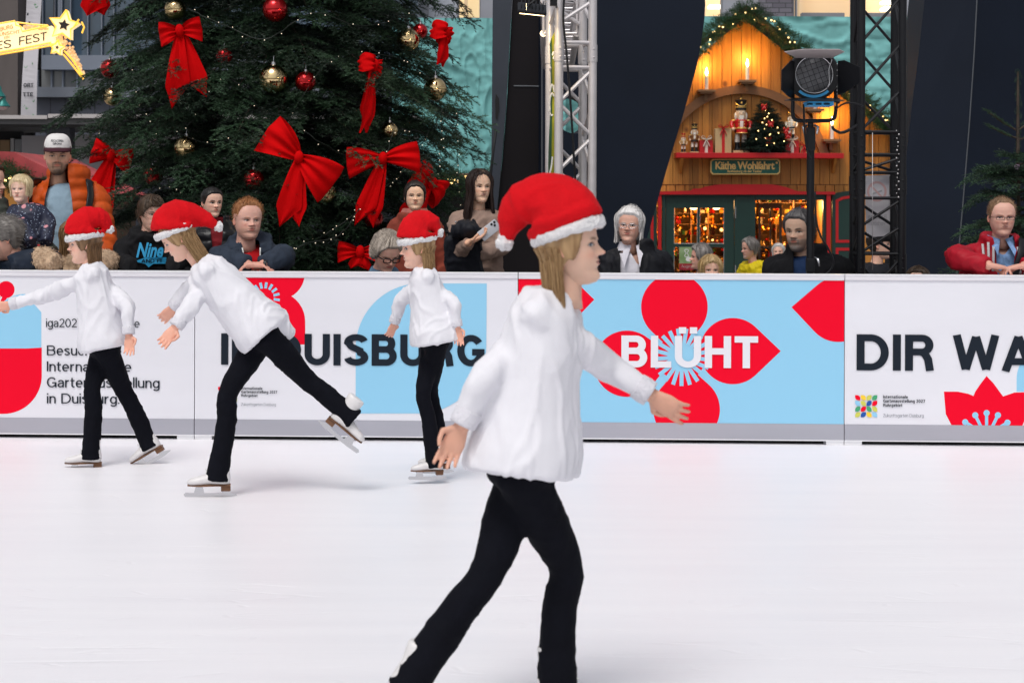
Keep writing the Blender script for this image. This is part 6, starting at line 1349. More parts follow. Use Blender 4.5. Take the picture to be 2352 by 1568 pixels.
def person(label, u, v, Y, hpx, yaw=0, hyaw=None, pitch=0, roll=0, head=None, hair=None, top=None, lean=0, side=0, sw=1., bulk=1., arms=None, legs=True, kid=1., neck_out=None, collar=None, group='spectators behind the boards', shirt=None, hands=(), cat='person', stand=None, voxel=.0115):
    """a person whose head centre is seen at (u, v) at depth Y, hpx = head height in photo pixels"""
    global PEOPLE; PEOPLE += 1; rs = random.Random(PEOPLE * 7)
    H = hpx * Y / FPX; s = H / .235 * kid; hc = at(u, v, Y); fr = Frame(yaw); hy = yaw if hyaw is None else hyaw; up = Vector((0, 0, 1))
    gz = ground_z(Y) + .012 if stand is None else stand; o = thing('person', (hc.x, hc.y, gz), label, cat, group)
    T = Matrix.Translation(hc) @ Matrix.Rotation(R(hy), 4, 'Z') @ Matrix.Rotation(R(roll), 4, 'Y') @ Matrix.Rotation(R(pitch), 4, 'X') @ Matrix.Diagonal((H, H, H, 1)) @ Matrix.Translation((0, 0, -.5))
    V, F, C = head_mesh(head); V = [T @ Vector(p) for p in V]
    NB = hc - up * (.155 * s) - fr.f * (.045 * s) if neck_out is None else hc + Vector(neck_out) * s
    ln = (-up * math.cos(R(lean)) - fr.f * math.sin(R(lean)) + fr.r * math.sin(R(side))).normalized(); PV = NB + ln * (.55 * s); sr = fr.r
    bk = fr.f.cross(Vector((0, 0, 1))) if False else None
    def tor(t): return NB + ln * (.55 * s * t)
    tr = [(-.06, .058, .058), (.0, .066, .062), (.04, .1, .076), (.08, .135 * sw, .09), (.13, .155 * sw, .1), (.26, .158 * sw, .115), (.45, .152 * sw, .12), (.7, .148, .122), (1.0, .165, .125), (1.12, .16, .12)]
    def torso(off, t0=-.1, t1=1.2): q = [a for a in tr if t0 <= a[0] <= t1]; return ring_loft([tor(a[0]) for a in q], [((a[1] * bulk + off) * s, (a[2] * bulk + off) * s) for a in q], sr, 28)
    SH = [tor(.155) + fr.r * (e * .158 * sw * s * (.5 + .5 * bulk)) for e in (-1, 1)]
    A = []
    for k, e in enumerate((-1, 1)):
        if arms and arms[k] is not None: A.append(arms[k])
        else: A.append((SH[k] + fr.r * (e * .07 * s) - up * (.27 * s) + fr.f * .0, SH[k] + fr.r * (e * .06 * s) - up * (.5 * s) + fr.f * (.06 * s)))
    # body: inner torso + hands
    parts = []
    for k, e in enumerate((-1, 1)):
        if k in [h_[0] for h_ in hands]:
            hs = [h_ for h_ in hands if h_[0] == k][0]; el, wr = A[k]; parts += hand_parts(wr, hs[1], hs[2], hs[3], s * hs[4].get('k', 1), hs[4].get('curl', (.35, .4, .45, .5)), thumb=hs[4].get('thumb', .5)); parts.append(tube_vf([el.lerp(wr, .55), wr], [.036 * s, .026 * s], 12))
    bv, bf = torso(-.02, .02, 1.2); allv = list(V) + list(bv); allf = list(F) + [tuple(i + len(V) for i in q) for q in bf]; cols = np.concatenate([C, np.ones((len(bv), 3)) * np.minimum(np.array(head['skin']) * 1.17, .88)])
    if parts:
        hv, hf = rembesh(parts, .0036 * max(.8, s), 2); allf += [tuple(i + len(allv) for i in q) for q in hf]; allv += [Vector(p) for p in hv]; cols = np.concatenate([cols, np.ones((len(hv), 3)) * np.minimum(np.array(head['skin']) * 1.17, .88) * np.array([1, .88, .85])])
    mesh_obj('body', allv, allf, M_skin, o, cols)
    if hair: build_hair(hair, T, H, o, rs)
    # garment
    tp = top; off = tp.get('off', .018); ar = [a + off * tp.get('ak', .5) for a in tp.get('ar', (.06, .052, .047, .042, .034))]
    pr = [torso(off, -.1 if collar else .0)]
    if collar: pr.append(ring_loft([NB - ln * (collar[0] * s) - fr.f * collar[2] * s if len(collar) > 2 else NB - ln * (collar[0] * s), NB + ln * (.02 * s), tor(.1)], [((.08 + collar[1]) * s, (.078 + collar[1]) * s), ((.088 + collar[1]) * s, (.085 + collar[1]) * s), (.14 * s, .1 * s)], sr, 24))
    for k in (0, 1):
        el, wr = A[k]; sh = SH[k]; pr.append(limb([tor(.06) + fr.r * ((-1, 1)[k] * .055 * sw * s), tor(.1) + (sh - tor(.155)) * .72, sh, sh.lerp(el, .55), el, el.lerp(wr, .55), wr.lerp(el, .06)], [a * s for a in (ar[0] * .6, ar[0] * .8, ar[0] * .92, ar[1], ar[2], ar[3], ar[4])]))
    qf = None
    if tp.get('quilt'):
        ql, qa = tp['quilt']
        def qf(p):
            P = Vector(p); best = None
            for k in (0, 1):
                el, wr = A[k]
                for a, b, t0 in ((SH[k], el, 0), (el, wr, (el - SH[k]).length)):
                    d = b - a; t = max(0, min(1, (P - a).dot(d) / d.length_squared)); q = (P - a - d * t).length
                    if best is None or q < best[0]: best = (q, t0 + t * d.length)
            l = best[1] if best[0] < .095 * s else (P - NB).dot(ln) + .03
            return qa * (abs(math.sin(math.pi * l / (ql * s))) ** .5 - .75)
    co, fa = rembesh(pr, voxel * max(.85, s), 5, tp.get('fold', .008) * s, tp.get('ff', 10) / s, qf, seed=PEOPLE)
    if tp.get('open'):
        zo = tp['open']; cen_ = [((Vector(co[q[0]]) + Vector(co[q[2]])) * .5) for q in fa]; fk = []
        for q, c in zip(fa, cen_):
            r_ = c - NB; t = r_.dot(ln) / (.55 * s); x = r_.dot(fr.r) / s - zo.get('cx', 0); fw = (r_ - ln * r_.dot(ln)).dot(fr.f)
            wdt = np.interp(t, [a for a, _ in zo['w']], [b for _, b in zo['w']])
            # arms crossing in front stay closed
            near = min(((c - A[k][0]).length if True else 0) for k in (0, 1)); arm = False
            for k in (0, 1):
                a, b = A[k]; d = b - a; tt = max(0, min(1, (c - a).dot(d) / max(1e-6, d.length_squared))); arm = arm or (c - a - d * tt).length < .075 * s
            if fw > 0 and abs(x) < wdt and not arm: continue
            fk.append(q)
        co, fa = relax_edges(co, fk, 14)
    mesh_obj(tp['name'], co, fa, tp['mat'], o); trees = [BVHTree.FromPolygons([tuple(p) for p in co], fa)]
    if shirt:
        so = off - shirt.get('in', .013); sp_ = [torso(so, shirt.get('t0', .03))]
        if shirt.get('neck'): sp_.append(ring_loft([NB - ln * (shirt['neck'] * s), NB + ln * (.03 * s), tor(.09)], [(.076 * s, .07 * s), (.082 * s, .078 * s), (.13 * s, .09 * s)], sr, 22))
        c2, f2 = rembesh(sp_, .012 * max(.85, s), 3, shirt.get('fold', .006) * s, 11 / s, None, seed=PEOPLE + 50)
        if shirt.get('vee'):
            f2 = [q for q in f2 if not ((lambda r_: (r_ - ln * r_.dot(ln)).dot(fr.f) > 0 and abs(r_.dot(fr.r)) / s < np.interp(r_.dot(ln) / (.55 * s), [-.2, 0, shirt['vee']], [.07, .055, 0]) and r_.dot(ln) / (.55 * s) < shirt['vee'])((Vector(c2[q[0]]) + Vector(c2[q[2]])) * .5 - NB))]
        trees.append(BVHTree.FromPolygons([tuple(p) for p in c2], f2))
        if shirt.get('vee'): c2, f2 = relax_edges(c2, f2, 14)
        mesh_obj(shirt.get('name', 'shirt'), c2, f2, shirt['mat'], o)
    if legs:
        hz = PV.z - .1 * s; lp = [ring_loft([PV + ln * (-.04 * s), PV + ln * (.06 * s), PV + ln * (.14 * s)], [(.17 * s * bulk, .12 * s * bulk), (.175 * s * bulk, .125 * s * bulk), (.15 * s, .11 * s)], sr, 22)]
        for e in (-1, 1):
            hp_ = PV + ln * (.08 * s) + fr.r * (e * .085 * s); an = Vector((hp_.x + e * .02, hp_.y, gz + .07)) ; kn = hp_.lerp(an, .5) + fr.f * (.03 * s); lp.append(limb([hp_, hp_.lerp(kn, .5), kn, kn.lerp(an, .45), an], [.09 * s * bulk, .08 * s, .062 * s, .06 * s, .048 * s], 12, 4))
            mb = MB(); b = Vector((an.x, an.y, gz)); q = [b - fr.f * .07 * s + up * .05 * s, b + up * .055 * s, b + fr.f * .08 * s + up * .035 * s, b + fr.f * .17 * s + up * .025 * s, b + fr.f * .2 * s + up * .02 * s]
            v, f = tube_vf(q, [(.03 * s, .045 * s), (.042 * s, .052 * s), (.046 * s, .035 * s), (.042 * s, .025 * s), (.02 * s, .015 * s)], 12, True, up=(0, 0, 1)); mb.add(v, f); mb.build('shoe', M_shoe, o, smooth=True)
        c3, f3 = rembesh(lp, .02 * max(.85, s), 3, .006 * s, 9 / s, seed=PEOPLE); mesh_obj('trousers', c3, f3, tp.get('legs', M_trs), o)
    return dict(o=o, T=T, H=H, s=s, NB=NB, ln=ln, fr=fr, tor=tor, A=A, hc=hc, SH=SH, off=off, bulk=bulk, sw=sw, trees=trees)
def glasses(pp, m, w=.105, h=.055, rnd=2.2, thick=.006, lens=None, drop=0.0, z=.492):
    T = pp['T']; mb = MB()
    for s in (-1, 1):
        ring = []
        for i in range(25):
            a = 2 * math.pi * i / 24; c, q = math.cos(a), math.sin(a); x = s * .132 + w * math.copysign(abs(c) ** (2 / rnd), c); zz = z - drop + h * math.copysign(abs(q) ** (2 / rnd), q); ring.append(T @ Vector((x, -.385 + .35 * max(0, abs(x) - .1) ** 1.5, zz)))
        mb.tube(ring, thick * pp['H'], seg=6, caps=False)
        mb.tube([T @ Vector((s * (.132 + w), -.36, z + h * .4)), T @ Vector((s * .315, -.2, z + .02)), T @ Vector((s * .335, .03, z))], thick * pp['H'], seg=6)
    mb.tube([T @ Vector((-.132 + w, -.385, z + .01)), T @ Vector((0, -.4, z + .022)), T @ Vector((.132 - w, -.385, z + .01))], thick * pp['H'], seg=6); return mb.build('glasses', m, pp['o'], smooth=True)
def on_chest(pp, x, t, d=.012):
    """a point on the front of the torso: x across (m at scale 1), t down from the neck"""
    s, fr = pp['s'], pp['fr']; tr_w = np.interp(t, [.0, .1, .26, .7, 1.1], [.066, .13, .158, .148, .16]) * pp['bulk'] + pp['off']; tr_d = np.interp(t, [.0, .1, .26, .7, 1.1], [.062, .09, .115, .122, .125]) * pp['bulk'] + pp['off']
    dep = tr_d * max(.05, 1 - abs(x / tr_w) ** 2.35) ** (1 / 2.35); return pp['tor'](t) + fr.r * (x * s) + fr.f * ((dep + d) * s)
def chest_text(pp, s, x0, x1, tb, tt, w, m, name, weight=None, shear=0, d=.016, mirror=False, stroke=True):
    mb = MB(); fn = lambda a, b, q: on_chest(pp, a, b, d + q)
    if stroke: stroke_text(mb, s, fn, x0, x1, tb, tt, w, 0)
    else: put_text(mb, s, lambda a, b, q: on_chest(pp, a, b, d), x0, x1, tb, tt, w, 0, shear=shear)
    return mb.build(name, m, pp['o'], fix=False)
FAIR = (.72, .44, .335); PALE = (.76, .50, .40); TAN = (.66, .40, .28); RUDDY = (.68, .38, .29); ASIA = (.70, .45, .315); OLIVE = (.58, .35, .23)
bt = lambda u, dv=0, dy=.0: (lambda p: Vector((p.x, p.y, p.z)))(at(u, 606 + dv, by(at(u, 600, 11.7).x) + .06 + dy))

def shirt_collar(pp, m, h=.05, spread=.06, drop=.2, off=0., cx=0.):
    """two pointed collar leaves folded over at the neck"""
    s = pp['s']; NB, ln, fr = pp['NB'], pp['ln'], pp['fr']; mb = MB()
    for e in (-1, 1):
        P = lambda a, z, r: NB + fr.r * (cx * .5 * s) - ln * (z * s) + (fr.r * (e * math.sin(a)) + fr.f * math.cos(a)) * (r * s)
        up_ = [P(a, .055 - .03 * max(0, 1 - a / 1.2), .082 + off) for a in np.linspace(.18, 2.6, 12)]; lo = [P(a, -.005 - .0 * a, .105 + off) for a in np.linspace(.3, 2.6, 12)]; lo[0] = on_chest(pp, cx + e * spread, drop, .06); lo[1] = on_chest(pp, cx + e * (spread + .012), drop * .5, .06)
        mb.add(up_ + lo, [(i, i + 1, i + 13, i + 12) for i in range(11)])
    return mb.build('collar', m, pp['o'], smooth=True)
# ---------------------------------------------------------------- spectators
BRW = [(.02, .012, .007), (.075, .045, .025)]; DKB = [(.006, .004, .003), (.03, .02, .015)]; GRY = [(.10, .09, .085), (.34, .31, .29)]; WHT = [(.38, .36, .34), (.72, .70, .68)]; BLD = [(.30, .18, .07), (.68, .50, .26)]
def H_(skin, **k): d = dict(skin=skin); d.update(k); return d
# man in the orange jacket
M_org = cloth('orange_puffer', (.52, .075, .008), .55, .12, .08, 40); M_tee = cloth('pale_blue_tee', (.30, .42, .52), .85, .06, .15, 50)
p = person('bearded man in an orange puffer jacket and white cap standing by the fir', 132, 357, 12.75, 90, yaw=4, hyaw=12, pitch=6, head=H_(TAN, beard=(.045, .028, .018, .85), brow=(.07, .04, .02), frown=.8, open=.7, jaw=1.02, stub=(.16, .09, .06, .4)), hair=dict(cols=BRW, front=.9, temple=.85, thick=.02, n=0, nape=.2),
           top=dict(name='puffer_jacket', mat=M_org, off=.036, ak=.9, quilt=(.068, .014), fold=.005, open=dict(w=[(-.2, .05), (.02, .062), (.2, .085), (.6, .098), (1.2, .1)], cx=-.04)), sw=1.0, neck_out=(.055, .05, -.165), shirt=dict(mat=M_tee, name='tee_shirt', neck=-.01, t0=.0, **{'in': .03}), collar=(.1, .045, .02), arms=[None, (at(240, 560, 12.7), at(225, 640, 12.5))], bulk=1.0)
T = p['T']; HW = lambda x, y, z: T @ Vector((x, y, z))
M_capw = cloth('cap_white', (.72, .70, .69), .8, .03); M_capm = cloth('cap_maroon', (.05, .012, .02), .8); mb = MB()
rows = []; 
for i in range(13):
    z = .70 + .36 * math.sin(i / 12 * math.pi / 2); k = math.cos(i / 12 * math.pi / 2) ** .55 if i < 12 else 0.01; rows.append([HW(.355 * k * math.sin(a), .03 + -.40 * k * math.cos(a), z) for a in np.linspace(-math.pi, math.pi, 41)])
v, f = ribbon_sheet(rows); mid = [abs((q[0] % 41) - 20) < 8.5 for q in f]; mb.add(v, f); mb.m = [0 if k else 1 for k in mid]
cap = mb.build('cap', [M_capw, M_capm], p['o'], smooth=True); mb = MB(); top_ = []; bot = []
for i in range(17):
    a = -1.15 + 2.3 * i / 16; e = math.cos(a / 1.15 * math.pi / 2) ** .6; top_.append([HW((.34 + .04 * t) * math.sin(a), -.36 * math.cos(a) - .34 * t * e + .02, .715 - .07 * t * t + .015 * (1 - abs(a))) for t in np.linspace(0, 1, 6)])
v, f = ribbon_sheet(top_); mb.add(v, f); mb.add([q - Vector((0, 0, .006)) for q in v], f); mb.build('cap_brim', M_capm, cap, smooth=True)
mb = MB(); cf = lambda a, b, d: HW((.357) * math.sin(a) * math.cos((b - .7) / .42), .03 - (.405) * math.cos(a) * max(.0, math.cos((b - .7) / .36 * 1.2)) ** .4, b)
stroke_text(mb, 'ROCACORBA', cf, -.5, .5, .865, .925, .17, 0, off=0); stroke_text(mb, 'GIRONA', cf, -.33, .33, .795, .85, .17, 0); mb.build('cap_lettering', M_ink, cap, fix=False)
chest_text(p, 'ROCACORBA', .115, .165, .42, .405, .12, M_wht, 'jacket_print', d=.045)
mb = MB(); q = [on_chest(p, x, t, .05) for x, t in ((.135, -.02), (.15, .12), (.145, .3), (.15, .5), (.155, .62))]; mb.tube(spline([p['SH'][1] + Vector((-.03, .08, .09)), *q], 5), [(.026, .007)] * 26, seg=8, up=(0, -1, 0)); mb.build('backpack_strap', M_blk, p['o'], smooth=True); mb = MB(); mb.tube(spline([p['SH'][0] + Vector((0, .08, .09)), *[on_chest(p, x, t, .05) for x, t in ((-.2, .0), (-.21, .14), (-.2, .4))]], 5), [(.026, .007)] * 16, seg=8, up=(0, -1, 0)); mb.build('backpack_strap', M_blk, p['o'], smooth=True)
mb = MB(); mb.box(p['tor'](.4) + Vector((0, .24, .02)), (.3, .16, .42), bev=.05); mb.build('backpack', M_shoe, p['o'], smooth=True, angle=40)
# woman at the left edge and the toddler she holds
p = person('woman in an olive jacket at the left edge, holding the toddler', -22, 420, 12.55, 88, yaw=35, hyaw=78, pitch=4, head=H_(FAIR), hair=dict(cols=BRW, thick=.06, n=200, len=.2, nape=.1, long=(-.05, 1.3, 160, .03)), top=dict(name='jacket', mat=cloth('olive_jacket', (.085, .095, .08), .7), off=.035, fold=.014), collar=(.07, .035, .0),
           arms=[None, (at(62, 555, 12.35), at(128, 585, 12.2))], hands=[(1, Vector((1, -.1, .1)), Vector((0, .3, 1)), 1, {})])
M_pat = mat('star_print_jacket', (.012, .016, .04), .6)
N = M_pat.node_tree.nodes; L = M_pat.node_tree.links; vo = N.new("ShaderNodeTexVoronoi"); vo.inputs['Scale'].default_value = 62; tc = N.new("ShaderNodeTexCoord"); L.new(tc.outputs['Object'], vo.inputs[0]); cr = N.new("ShaderNodeMapRange"); cr.inputs[1].default_value = .16; cr.inputs[2].default_value = .24; cr.inputs[3].default_value = 1; cr.inputs[4].default_value = 0; L.new(vo.outputs['Distance'], cr.inputs[0])
v2 = N.new("ShaderNodeTexVoronoi"); v2.inputs['Scale'].default_value = 15; L.new(tc.outputs['Object'], v2.inputs[0]); c2 = N.new("ShaderNodeMapRange"); c2.inputs[1].default_value = .2; c2.inputs[2].default_value = .27; c2.inputs[3].default_value = 1; c2.inputs[4].default_value = 0; L.new(v2.outputs['Distance'], c2.inputs[0])
m1 = N.new("ShaderNodeMix"); m1.data_type = 'RGBA'; m1.inputs[6].default_value = (.012, .016, .042, 1); m1.inputs[7].default_value = (.35, .42, .55, 1); L.new(cr.outputs[0], m1.inputs[0]); m2 = N.new("ShaderNodeMix"); m2.data_type = 'RGBA'; L.new(m1.outputs[2], m2.inputs[6]); m2.inputs[7].default_value = (.62, .26, .30, 1); L.new(c2.outputs[0], m2.inputs[0]); L.new(m2.outputs[2], N['Principled BSDF'].inputs['Base Color'])
p = person('blond toddler in a navy jacket with pale spots, carried at the left edge', 48, 434, 12.3, 62, yaw=-8, hyaw=-12, pitch=4, head=H_(PALE, jaw=1.05, wide=1.08, browd=.3, brow=(.4, .25, .12), mouth=.07, open=1.1), hair=dict(cols=[(.55, .40, .20), (.85, .74, .50)], thick=.05, front=.76, temple=.66, n=320, len=.3, mode='down', long=(.28, .95, 700, .014), nape=.15, rough=.4),
           top=dict(name='jacket', mat=M_pat, off=.05, fold=.012), kid=.92, neck_out=(.05, .03, -.15), side=6, sw=.85, arms=[(at(52, 520, 12.15), at(75, 560, 12.05)), (at(112, 510, 12.3), at(104, 562, 12.15))], legs=False, stand=1.0)
mb = MB()
for e in (-.05, .06): mb.add(*limb([p['tor'](1.05) + Vector((e, 0, 0)), p['tor'](1.3) + Vector((e * 1.6, -.07, 0)), p['tor'](1.75) + Vector((e * 1.7, -.03, -.02))], [.06, .055, .045], 10))
mb.build('trousers', M_trs, p['o'], smooth=True)
# grey haired man in the lower left corner
M_nvj = cloth('navy_softshell', (.012, .019, .034), .6, .15, .06, 30)
p = person('grey haired man in a dark navy jacket leaning on the boards at the far left', 12, 547, 12.05, 98, yaw=-30, hyaw=-78, pitch=14, head=H_(RUDDY, stub=(.3, .2, .17, .25)), hair=dict(cols=[(.09, .08, .075), (.26, .24, .22)], thick=.045, n=420, len=.13, mode='back', nape=.16, burn=.42, front=.8), top=dict(name='jacket', mat=M_nvj, off=.035, fold=.014), lean=22, neck_out=(.07, .06, -.15), collar=(.05, .03, .01), sw=1.1,
           arms=[(bt(-90, -10, .1), bt(-60, 0)), (bt(112, -8, .16), bt(20, 2, .02))])
mb = MB(); mb.box(at(89, 563, 11.93), (.013, .006, .009)); mb.build('badge', RD, p['o'])
# woman with long brown hair, tan fur coat
M_fur = mat('tan_fur', (.50, .35, .23), .9, var=.25, vs=60, bump=.35, bs=130)
p = person('woman with long light brown hair and a tan coat, behind the leftmost skater', 172, 548, 12.15, 86, yaw=10, hyaw=25, pitch=10, head=H_(FAIR), hair=dict(cols=[(.13, .07, .03), (.42, .26, .13)], thick=.05, n=200, len=.2, nape=.1, long=(-.35, .75, 1300, .012), part=0), top=dict(name='fur_coat', mat=M_fur, off=.045, fold=.012, ff=20), arms=[(bt(95, -12, .1), bt(130, 0)), (bt(245, -6, .1), bt(205, 0))], collar=(.06, .04, .0))
fo_ = [c for c in p['o'].children if c.name.startswith('fur_coat')][0]; fv = [(Vector(v.co), Vector(v.normal)) for v in fo_.data.vertices if v.co.y < 12.25 and v.co.z > .95]; rs = random.Random(8)
def fur_path(_):
    c, n = rs.choice(fv); d = (n + Vector((rs.gauss(0, .5), rs.gauss(0, .3), -.7 + rs.gauss(0, .3)))).normalized(); l = rs.uniform(.010, .02); return [c, c + d * l * .5 + n * .004, c + d * l + Vector((0, 0, -.006))]
strands('fur_pile', range(2600), fur_path, .0035, [(.34, .22, .14), (.56, .40, .27)], M_hair, fo_, rs)
# boy in the black hoodie
M_blkh = cloth('black_hoodie', (.008, .008, .0095), .85, .15, .15, 50)
p = person('brown haired boy in a black hoodie with blue lettering', 347, 490, 12.2, 77, yaw=14, hyaw=38, pitch=8, head=H_(FAIR, jaw=1.0, wide=1.02, brow=(.05, .028, .015), smile=.8, gaze=.012), hair=dict(cols=[(.018, .011, .007), (.11, .065, .036)], thick=.075, front=.72, temple=.62, n=520, len=.28, mode='forward', sweep=.5, nape=.2, burn=.4, side=.7, rough=.3), top=dict(name='hoodie', mat=M_blkh, off=.03, fold=.014), sw=1.0, kid=1.02, neck_out=(-.035, .06, -.15), lean=6, collar=(.035, .045, -.01), arms=[(at(275, 600, 12.1), bt(300, 8)), (at(412, 596, 12.15), bt(400, 4))])
M_bprint = mat('hoodie_blue_print', (.02, .33, .62), .6)
mb = MB(); fn = lambda a, b, d: on_chest(p, a, b, .03 + d)
put_text(mb, 'Nine', lambda a, b, d: on_chest(p, a, b + (a - .0) * .02, .022), -.085, .10, .27, .09, .03, 0, shear=.35)
bn = [(-.1, .325), (-.02, .275), (.12, .275), (.12, .355), (.03, .355), (-.0, .40), (-.025, .355)]; mb.add([on_chest(p, a, b, .022) for a, b in bn], [tuple(range(7))], 0)
mb.build('hoodie_print', M_bprint, p['o'], fix=False); chest_text(p, 'AND FI', -.05, .085, .34, .295, .17, M_ink, 'hoodie_lettering', d=.0245)
# buzz cut boy
p = person('dark haired boy with a buzz cut and shiny black jacket before the fir', 487, 466, 12.75, 69, yaw=12, hyaw=34, pitch=2, head=H_(FAIR, wide=1.0, jaw=.98, brow=(.02, .012, .008), browt=1.3, lash=1.4, gaze=.014), hair=dict(cols=[(.006, .005, .005), (.022, .018, .016)], thick=.035, front=.79, temple=.72, n=300, len=.05, mode='spike', nape=.28, burn=.42, low=(.06, .045, .04, .64), side=.35, rough=.15), top=dict(name='puffer_jacket', mat=cloth('black_puffer', (.012, .012, .014), .28, .2, .1, 30), off=.035, quilt=(.08, .012), fold=.006, open=dict(w=[(-.2, .05), (.1, .045), (.5, .02), (1.2, .01)])), sw=.95, kid=1.05, neck_out=(.02, .05, -.155), collar=(.06, .03, .0), shirt=dict(mat=cloth('dark_red_shirt', (.2, .012, .018)), name='shirt', neck=.045, **{'in': .024}))
# red haired man
M_nvh = cloth('navy_hoodie', (.028, .038, .058), .85, .14, .14, 60)
p = person('red haired man in a navy hoodie leaning on the boards, looking right', 569, 506, 12.12, 91, yaw=8, hyaw=27, pitch=1, roll=1, head=H_((.60, .34, .27), jaw=1.14, wide=1.06, brow=(.36, .17, .08), browd=.55, gaze=.022, open=.8, neck=1.18, stub=(.42, .2, .12, .25), mouth=.075), hair=dict(cols=[(.20, .075, .025), (.48, .22, .09)], thick=.06, front=.86, temple=.8, n=520, len=.09, mode='spike', nape=.26, burn=.45, side=.2, rough=.5), top=dict(name='hoodie', mat=M_nvh, off=.034, fold=.014, open=dict(w=[(-.2, .055), (.05, .05), (.3, .06), (.7, .06), (1.2, .06)], cx=-.0)), sw=1.08, bulk=1.14, lean=14, neck_out=(.01, .06, -.15), collar=(.03, .05, -.02), shirt=dict(mat=cloth('red_hoodie', (.5, .008, .012), .85), name='inner_hoodie', t0=.02, neck=-.01, **{'in': .026}),
           arms=[(bt(510, -12, .16), bt(572, 2, -.01)), (bt(650, -16, .17), bt(602, 2, .0))], hands=[(1, Vector((-1, -.1, -.02)), Vector((0, -.2, -1)), 1, dict(k=.95)), (0, Vector((1, -.05, 0)), Vector((0, 0, -1)), -1, dict(k=.95))])
mb = MB()
for x0, t0, x1, t1 in ((-.05, .02, -.02, .42), (.055, .02, .045, .5), (-.02, .2, -.005, .4), (.03, .2, .015, .38)): mb.tube(spline([on_chest(p, x0, t0, .03), on_chest(p, (x0 + x1) / 2 + .004, (t0 + t1) / 2, .022), on_chest(p, x1, t1, .024)], 5), .0045, seg=6)
mb.build('drawstring', M_wht, p['o'], smooth=True)
mb = MB(); w_ = p['A'][1][1]; mb.lathe([(.031, -.01), (.034, 0), (.031, .01)], w_ + Vector((.02, 0, 0)), M=Matrix.Rotation(R(90), 4, 'Y')); mb.build('watch', M_blk, p['o'], smooth=True)
# grey haired woman with glasses, looking down
p = person('grey haired woman in dark glasses looking down over the boards', 888, 581, 12.05, 88, yaw=18, hyaw=28, pitch=30, head=H_(RUDDY, open=.45, brow=(.2, .15, .12), browd=.4), hair=dict(cols=[(.17, .14, .12), (.58, .50, .42)], thick=.085, front=.78, temple=.66, n=700, len=.26, mode='back', grav=.02, nape=.18, burn=.36, rough=.6), top=dict(name='coat', mat=cloth('navy_coat', (.014, .02, .035)), off=.035), lean=20, collar=(.03, .02, .0), neck_out=(-.02, .07, -.15))
glasses(p, M_blk, w=.1, h=.06, rnd=3, thick=.014)
mb = MB(); mb.add(*ring_loft([p['NB'] - p['ln'] * .05, p['NB'] + p['ln'] * .03, p['NB'] + p['ln'] * .09], [(.085, .08), (.11, .1), (.14, .1)], p['fr'].r, 22)); mb.build('scarf', cloth('blue_scarf', (.09, .17, .26), .9, .3), p['o'], smooth=True)
# smiling woman
p = person('smiling woman with tied back black hair and a rust coat, before the fir', 953, 451, 14.1, 67, yaw=2, hyaw=6, head=H_(ASIA, wide=1.06, jaw=1.02, open=.6, slant=.12, smile=1, brow=(.02, .012, .01), iris=(.012, .008, .006)), hair=dict(cols=DKB, thick=.05, front=.8, temple=.66, n=320, len=.2, mode='back', nape=.12, burn=.3, rough=.12, part=.04), top=dict(name='coat', mat=cloth('rust_coat', (.22, .045, .028), .85, .15, .2), off=.03), kid=1.06, collar=(.03, .05, .0), sw=.92)
mb = MB(); mb.add(*ring_loft([p['NB'] - p['ln'] * .06, p['NB'] + p['ln'] * .0, p['NB'] + p['ln'] * .07], [(.085, .08), (.12, .115), (.14, .11)], p['fr'].r, 22)); mb.build('scarf', cloth('dusty_red_scarf', (.36, .12, .1), .9, .3, .3), p['o'], smooth=True)
# girl with the phone
M_tau = cloth('taupe_sweater', (.30, .205, .165), .9, .08, .12, 90); Yg = 12.9; el0 = at(1040, 592, Yg - .2); wr0 = at(1078, 556, Yg - .47); el1 = at(1158, 565, Yg - .05); wr1 = at(1096, 586, Yg - .3)
p = person('young woman with long dark hair in a taupe sweater holding a phone', 1102, 429, Yg, 76, yaw=6, hyaw=22, pitch=2, head=H_(ASIA, wide=1.0, jaw=.96, open=.75, slant=.14, gaze=.016, brow=(.03, .018, .012), iris=(.012, .008, .006), lip=(.45, .2, .17), lash=1.5), hair=dict(cols=[(.008, .004, .004), (.05, .026, .02)], thick=.05, front=.84, temple=.62, n=500, len=.3, mode='down', w=.007, nape=.05, burn=.25, rough=.06, part=.02, long=(-.9, .8, 3000, .011), flare=.4, wave=.004), top=dict(name='sweater', mat=M_tau, off=.02, fold=.013), sw=.98, neck_out=(.0, .05, -.165), 
           arms=[(el0, wr0), (el1, wr1)], hands=[(0, Vector((1, -.15, .42)), Vector((.15, -.2, .9)), -1, dict(curl=(.3, .35, .45, .5), thumb=.4))])
q = wr0 + Vector((.125, .0, .075)); Mp = Matrix.Rotation(R(-12), 4, 'Z') @ Matrix.Rotation(R(48), 4, 'Y') @ Matrix.Rotation(R(-30), 4, 'X'); ph = thing('phone', q, 'silver phone with three lenses held by the long haired young woman', 'phone')
mb = MB(); mb.box(q, (.072, .008, .148), M=Mp, bev=.0035); mb.build('case', mat('phone_silver', (.42, .42, .45), .3, metal=.4), ph, smooth=True, angle=40)
mb = MB()
for dx, dz in ((-.02, .058), (-.02, .034), (-.003, .046)): mb.lathe([(0, .0045), (.007, .005), (.008, .0), (.008, -.001)], q + Mp @ Vector((dx, -.0045, dz)), M=Mp @ Matrix.Rotation(R(90), 4, 'X'), seg=14)
mb.build('camera_lens', M_blk, ph, smooth=True)
